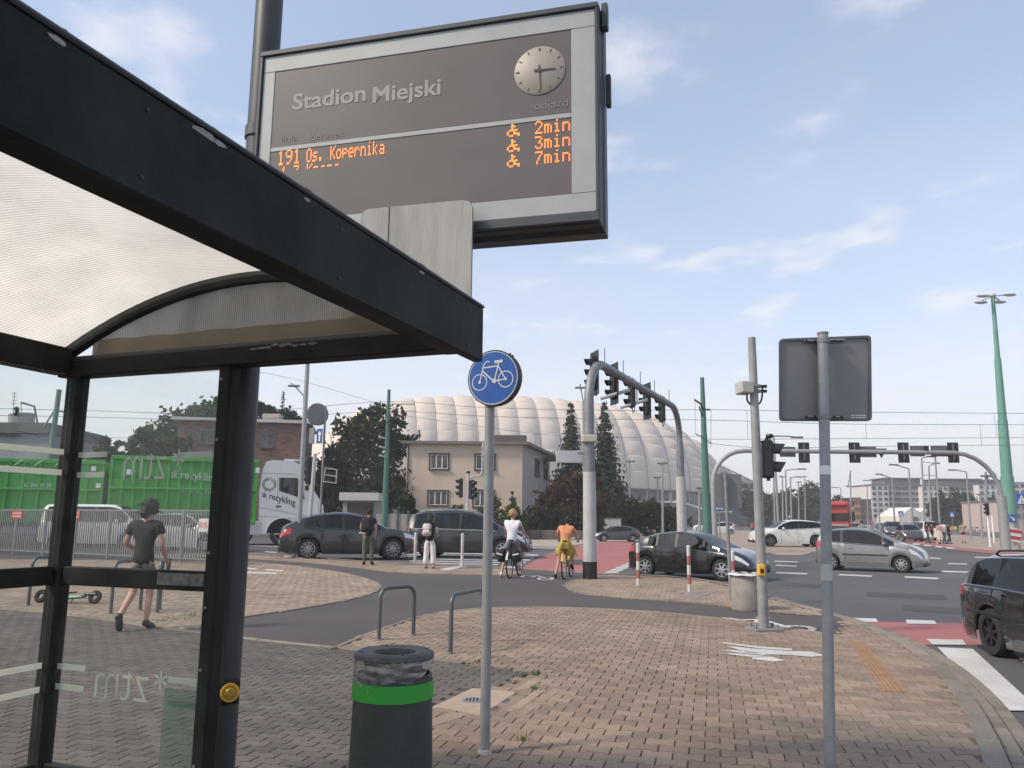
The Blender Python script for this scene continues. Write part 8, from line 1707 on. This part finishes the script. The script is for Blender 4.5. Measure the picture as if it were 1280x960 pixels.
# walker behind the shelter
wk, vp = person('woman in black tee and grey shorts walking away behind the shelter glass', G(172, 787), R(-6), 1.74, dict(hipL=(-.09, .0, .90), kneeL=(-.10, -.01, .50), ankL=(-.10, -.30, .20), toeL=(-.10, -.27, .06), kneeR=(.09, .08, .51), ankR=(.09, .03, .09), toeR=(.10, .20, .03), elL=(-.27, -.02, 1.14), wrL=(-.20, .20, 1.04), elR=(.27, -.03, 1.14), wrR=(.26, .13, .93), head=(.03, .04, 1.60), chin=(.02, .035, 1.52), crown=(.03, .03, 1.68), face=(.25, 1, -.2)),
    dict(top=blk, bottom=fab('camo_grey', (.10, .10, .10), c2=(.22, .22, .21)), legs='shorts', sleeve=.6, shoe=blackp, hairr=1.28, hair=mat('hair_black', (.012, .010, .010), .7, 0, .3, 30), hairlen=.16, loose=1.5))
ph = thing('phone', 'dark phone held low in the right hand of the walking woman', 'phone', Vector(wk.location)+Matrix.Rotation(wk.rotation_euler.z, 3, 'Z') @ Vector((.262, .19, .85)), R(-20)); q = MB(); q.bbox((0, 0, 0), (.012, .075, .15), 0, .004); q.build('phone_body', mat('phone_blue', (.04, .07, .09), .2), ph)
# bicycles
def bicycle(label, pr, pf, frm, tyre=rubber, guard=None, panniers=None, basket=False, flowers=False):
    pr, pf = Vector(pr), Vector(pf); d = (pf-pr); d.normalize(); rz = math.atan2(-d.x, d.y); t = thing('bicycle', label, 'bicycle', (pr.x, pr.y, pr.z), rz); r = .345; wb = 1.06     # local +Y forward, rear wheel over the origin
    for y_ in (0, wb):
        q = MB(); q.tube([(0, y_+r*math.cos(a), r+r*math.sin(a)) for a in np.linspace(0, 2*math.pi, 33)[:-1]], .021, 7, True); wh = q.build('wheel', tyre, t, smooth=True)
        q = MB(); q.tube([(0, y_+(r-.025)*math.cos(a), r+(r-.025)*math.sin(a)) for a in np.linspace(0, 2*math.pi, 29)[:-1]], .011, 6, True); q.build('rim', alloy, wh)
        q = MB(); q.cyl((-.04, y_, r), (.04, y_, r), .022, n=8); q.build('hub', alloy, wh)
        for k in range(12): a = k*math.pi/6; q = MB(); q.cyl((.02*(-1)**k, y_, r), (0, y_+(r-.03)*math.cos(a), r+(r-.03)*math.sin(a)), .0022, n=3, cap=False); q.build('spoke', alloy, wh)
        q = MB(); vs = []; n = 14
        for k in range(n+1): a = R(20)+R(150)*k/n if y_ == 0 else R(25)+R(125)*k/n; vs += [(-.028, y_-(r+.03)*math.cos(a)*(1 if y_ == 0 else 1), r+(r+.03)*math.sin(a)), (.028, y_-(r+.03)*math.cos(a), r+(r+.03)*math.sin(a))]
        q.add(vs, [(2*k, 2*k+1, 2*k+3, 2*k+2) for k in range(n)]); q.build('mudguard', guard or frm, t, smooth=True)
    seat = Vector((0, .22, .875)); bb = Vector((0, .46, .30)); hd_ = Vector((0, .88, .86)); hd2_ = Vector((0, .92, .68)); fk = Vector((0, wb, r))
    for a, b, rr2 in ((seat, bb, .017), (bb, hd2_, .021), (bb+Zv*.25-Vector((0, .07, 0)), hd2_+Zv*.05, .016), (hd2_, hd_, .02)): q = MB(); q.tube([a, b], rr2, 8); q.build('frame_tube', frm, t, smooth=True)
    for e in (-1, 1):
        q = MB(); q.tube([(e*.05, 0, r), bb+Vector((e*.04, 0, 0))], .010, 6); q.build('chain_stay', frm, t); q = MB(); q.tube([(e*.05, 0, r), seat-Zv*.18], .009, 6); q.build('seat_stay', frm, t); q = MB(); q.tube([hd2_+Vector((e*.045, 0, -.02)), fk+Vector((e*.045, 0, 0))], .012, 6); q.build('fork', frm, t)
        q = MB(); q.bbox(bb+Vector((e*.14, e*.12, -e*.12)), (.10, .08, .02), 0, .004); q.build('pedal', blackp, t); q = MB(); q.tube([bb+Vector((e*.06, 0, 0)), bb+Vector((e*.08, e*.12, -e*.12))], .010, 5); q.build('crank', alloy, t); q = MB(); q.tube([(e*.27, .74, 1.04), (e*.30, .64, 1.03)], .016, 7); q.build('grip', blackp, t)
    q = MB(); q.cyl(bb+Vector((.05, 0, 0)), bb+Vector((.058, 0, 0)), .09, n=18); q.build('chain_guard', frm, t)
    q = MB(); q.tube(smoothline([(-.28, .74, 1.04), (-.2, .84, 1.05), (0, .87, 1.0), (.2, .84, 1.05), (.28, .74, 1.04)], 3), .012, 6); q.build('handlebar', alloy, t, smooth=True); q = MB(); q.tube([hd_, (0, .87, 1.0)], .014, 6); q.build('stem', alloy, t)
    q = MB(); q.tube([seat, seat+Vector((0, -.02, .07))], .013, 6); q.build('seat_post', alloy, t); q = MB(); q.sphere(seat+Vector((0, -.03, .09)), (.095, .12, .035), 14, 7); q.sphere(seat+Vector((0, .09, .09)), (.035, .10, .025), 10, 6); q.build('saddle', blackp, t, smooth=True)['kind'] = 'stuff'
    q = MB(); q.box((0, -.05, .76), (.13, .42, .02)); q.build('rack', blackp, t)
    for e in (-1, 1): q = MB(); q.tube([(e*.06, 0, r), (e*.06, -.1, .75)], .006, 4); q.build('rack_stay', blackp, t)
    q = MB(); q.box((0, -.27, .70), (.05, .03, .04)); q.build('rear_lamp', taillm, t)
    if panniers:
        for e in (-1, 1): q = MB(); q.bbox((e*.19, -.05, .58), (.20, .38, .34), 0, .06, Matrix.Rotation(e*R(-14), 3, 'Y')); q.build('pannier', panniers, t, smooth=True)
        for e in (-1, 1): q = MB(); q.box((e*.22, -.245, .62), (.17, .012, .03), mat3=Matrix.Rotation(e*R(-14), 3, 'Y')); q.build('reflective_strip', whitep, t)
    return t
steelw = mat('white_frame', (.50, .52, .53), .4, 0, .08); yel = mat('yellow_frame', (.52, .36, .06), .45, 0, .1)
r1, f1 = G(637, 722.5), G(656, 717.5); b1 = bicycle('bicycle with black panniers and white rear mudguard under the cyclist in the white shirt', r1, r1+(f1-r1).normalized(), blackp, guard=steelw, panniers=blk)
seatpose = lambda **k: dict(dict(pelvis=(0, .02, 1.0), waist=(0, .03, 1.14), chest=(0, .07, 1.34), neck=(0, .09, 1.51), chin=(0, .12, 1.58), head=(0, .115, 1.67), crown=(0, .10, 1.75), hipL=(-.10, .03, .97), hipR=(.10, .03, .97), shL=(-.18, .07, 1.46), shR=(.18, .07, 1.46), elL=(-.25, .24, 1.24), elR=(.25, .24, 1.24), wrL=(-.27, .46, 1.10), wrR=(.27, .46, 1.10), curl=.9), **k)
rid, vp = person('cyclist with short blonde hair in a white tee and grey shorts', Vector(b1.location)+Matrix.Rotation(b1.rotation_euler.z, 3, 'Z') @ Vector((0, .19, 0)), b1.rotation_euler.z, 1.74, seatpose(kneeL=(-.20, .10, .54), ankL=(-.27, -.03, .09), toeL=(-.30, .12, .03), kneeR=(.14, .30, .68), ankR=(.14, .22, .33), toeR=(.15, .36, .25)), dict(top=fab('white_tee', (.66, .64, .70)), bottom=fab('grey_shorts', (.19, .20, .24)), legs='shorts', shoe=mat('white_shoe', (.6, .6, .58), .6), hair=mat('hair_blonde', (.42, .26, .14), .6, 0, .2, 20), hairr=1.12, loose=1.3))
r2, f2 = G(705, 724), G(719, 718.5); b2 = bicycle('yellow bicycle under the cyclist in the orange top', r2, r2+(f2-r2).normalized(), yel, guard=yel)
rid2, vp = person('cyclist with dark hair in an orange top and long mustard patterned skirt', Vector(b2.location)+Matrix.Rotation(b2.rotation_euler.z, 3, 'Z') @ Vector((0, .19, 0)), b2.rotation_euler.z, 1.60, seatpose(kneeL=(-.20, .12, .54), ankL=(-.28, -.02, .09), toeL=(-.32, .12, .03), kneeR=(.16, .32, .70), ankR=(.14, .24, .36), toeR=(.15, .38, .28), chest=(.02, .12, 1.33), neck=(.03, .17, 1.49), chin=(.04, .21, 1.55), head=(.04, .21, 1.63), crown=(.04, .19, 1.71), shL=(-.16, .12, 1.45), shR=(.20, .12, 1.43)), dict(top=fab('orange_cloth', (.52, .20, .09), c2=(.60, .26, .13)), bottom=fab('mustard_cloth', (.30, .21, .03), c2=(.50, .38, .10)), legs='skirt', skz=.02, sleeve=1.0, shoe=blackp, hairr=1.08, loose=1.6))
# distant walkers
def far_person(label, x, y, H, rz, top, bot, ph=0, **k):
    st = .16 if ph else .03; cl = dict(top=fab('cloth_%d' % int(sum(top)*1000+x), top), bottom=fab('cloth_%d' % int(sum(bot)*1000+x+1), bot)); cl.update(k); b = G(x, y, -.05); return person(label, b, R(rz), H, dict(kneeL=(-.1, st, .5), ankL=(-.1, st*1.3, .09), toeL=(-.1, st*1.3+.17, .03), kneeR=(.1, -st*.3, .5), ankR=(.1, -st*1.8, .12), toeR=(.1, -st*1.8+.16, .04)), cl, detail=False, group='people crossing the far road')
far_person('person in dark top crossing far off beside the white van', 1160, 679, 1.75, -75, (.03, .03, .035), (.04, .04, .05), 1)
far_person('person in maroon top and black shorts crossing beside the white van', 1166, 679, 1.72, -75, (.10, .035, .05), (.03, .03, .03), 1, legs='shorts')
far_person('person in orange pink top and pale skirt crossing the far road', 1175, 680, 1.70, -60, (.42, .22, .16), (.50, .42, .40), 1, legs='skirt', skz=-.2)
far_person('person in white shirt and blue jeans crossing the far road', 1181, 680, 1.80, -70, (.52, .54, .60), (.07, .09, .14), 1)
far_person('person in dark navy clothes last of the group crossing', 1187, 680, 1.74, -75, (.03, .035, .06), (.03, .035, .05), 1)
far_person('lone person in beige top and black shorts standing on the far pavement', 1205, 679, 1.78, 170, (.32, .24, .19), (.03, .03, .035), 0, legs='shorts')
far_person('pedestrian with dark hair seen over the roof of the silver hatchback', 1079, 684, 1.75, 0, (.25, .28, .26), (.05, .05, .06), 0)
far_person('person in orange red vest on the stadium forecourt beside the far arch leg', 839, 672, 1.7, 20, (.50, .13, .07), (.06, .06, .08), 1)
far_person('person in dark clothes on the forecourt left of the far arch leg', 833, 668, 1.75, -60, (.03, .03, .03), (.03, .03, .035), 1)
far_person('distant person in red top on the forecourt left of the camera mast', 941, 668, 1.7, 10, (.45, .10, .06), (.05, .04, .05), 0)

# ================================================================ HAZE
hzm = bpy.data.materials.new('haze_air'); hzm.use_nodes = True; ht = hzm.node_tree; ht.nodes.clear(); ho = ht.nodes.new('ShaderNodeOutputMaterial'); hv = ht.nodes.new('ShaderNodeVolumePrincipled')
hv.inputs['Color'].default_value = (.93, .94, .96, 1); hv.inputs['Density'].default_value = .0008; ht.links.new(hv.outputs[0], ho.inputs['Volume'])
q = MB(); q.box((0, 150, 24.4), (1600, 1300, 51.2)); q.build('haze', hzm, kind='stuff')
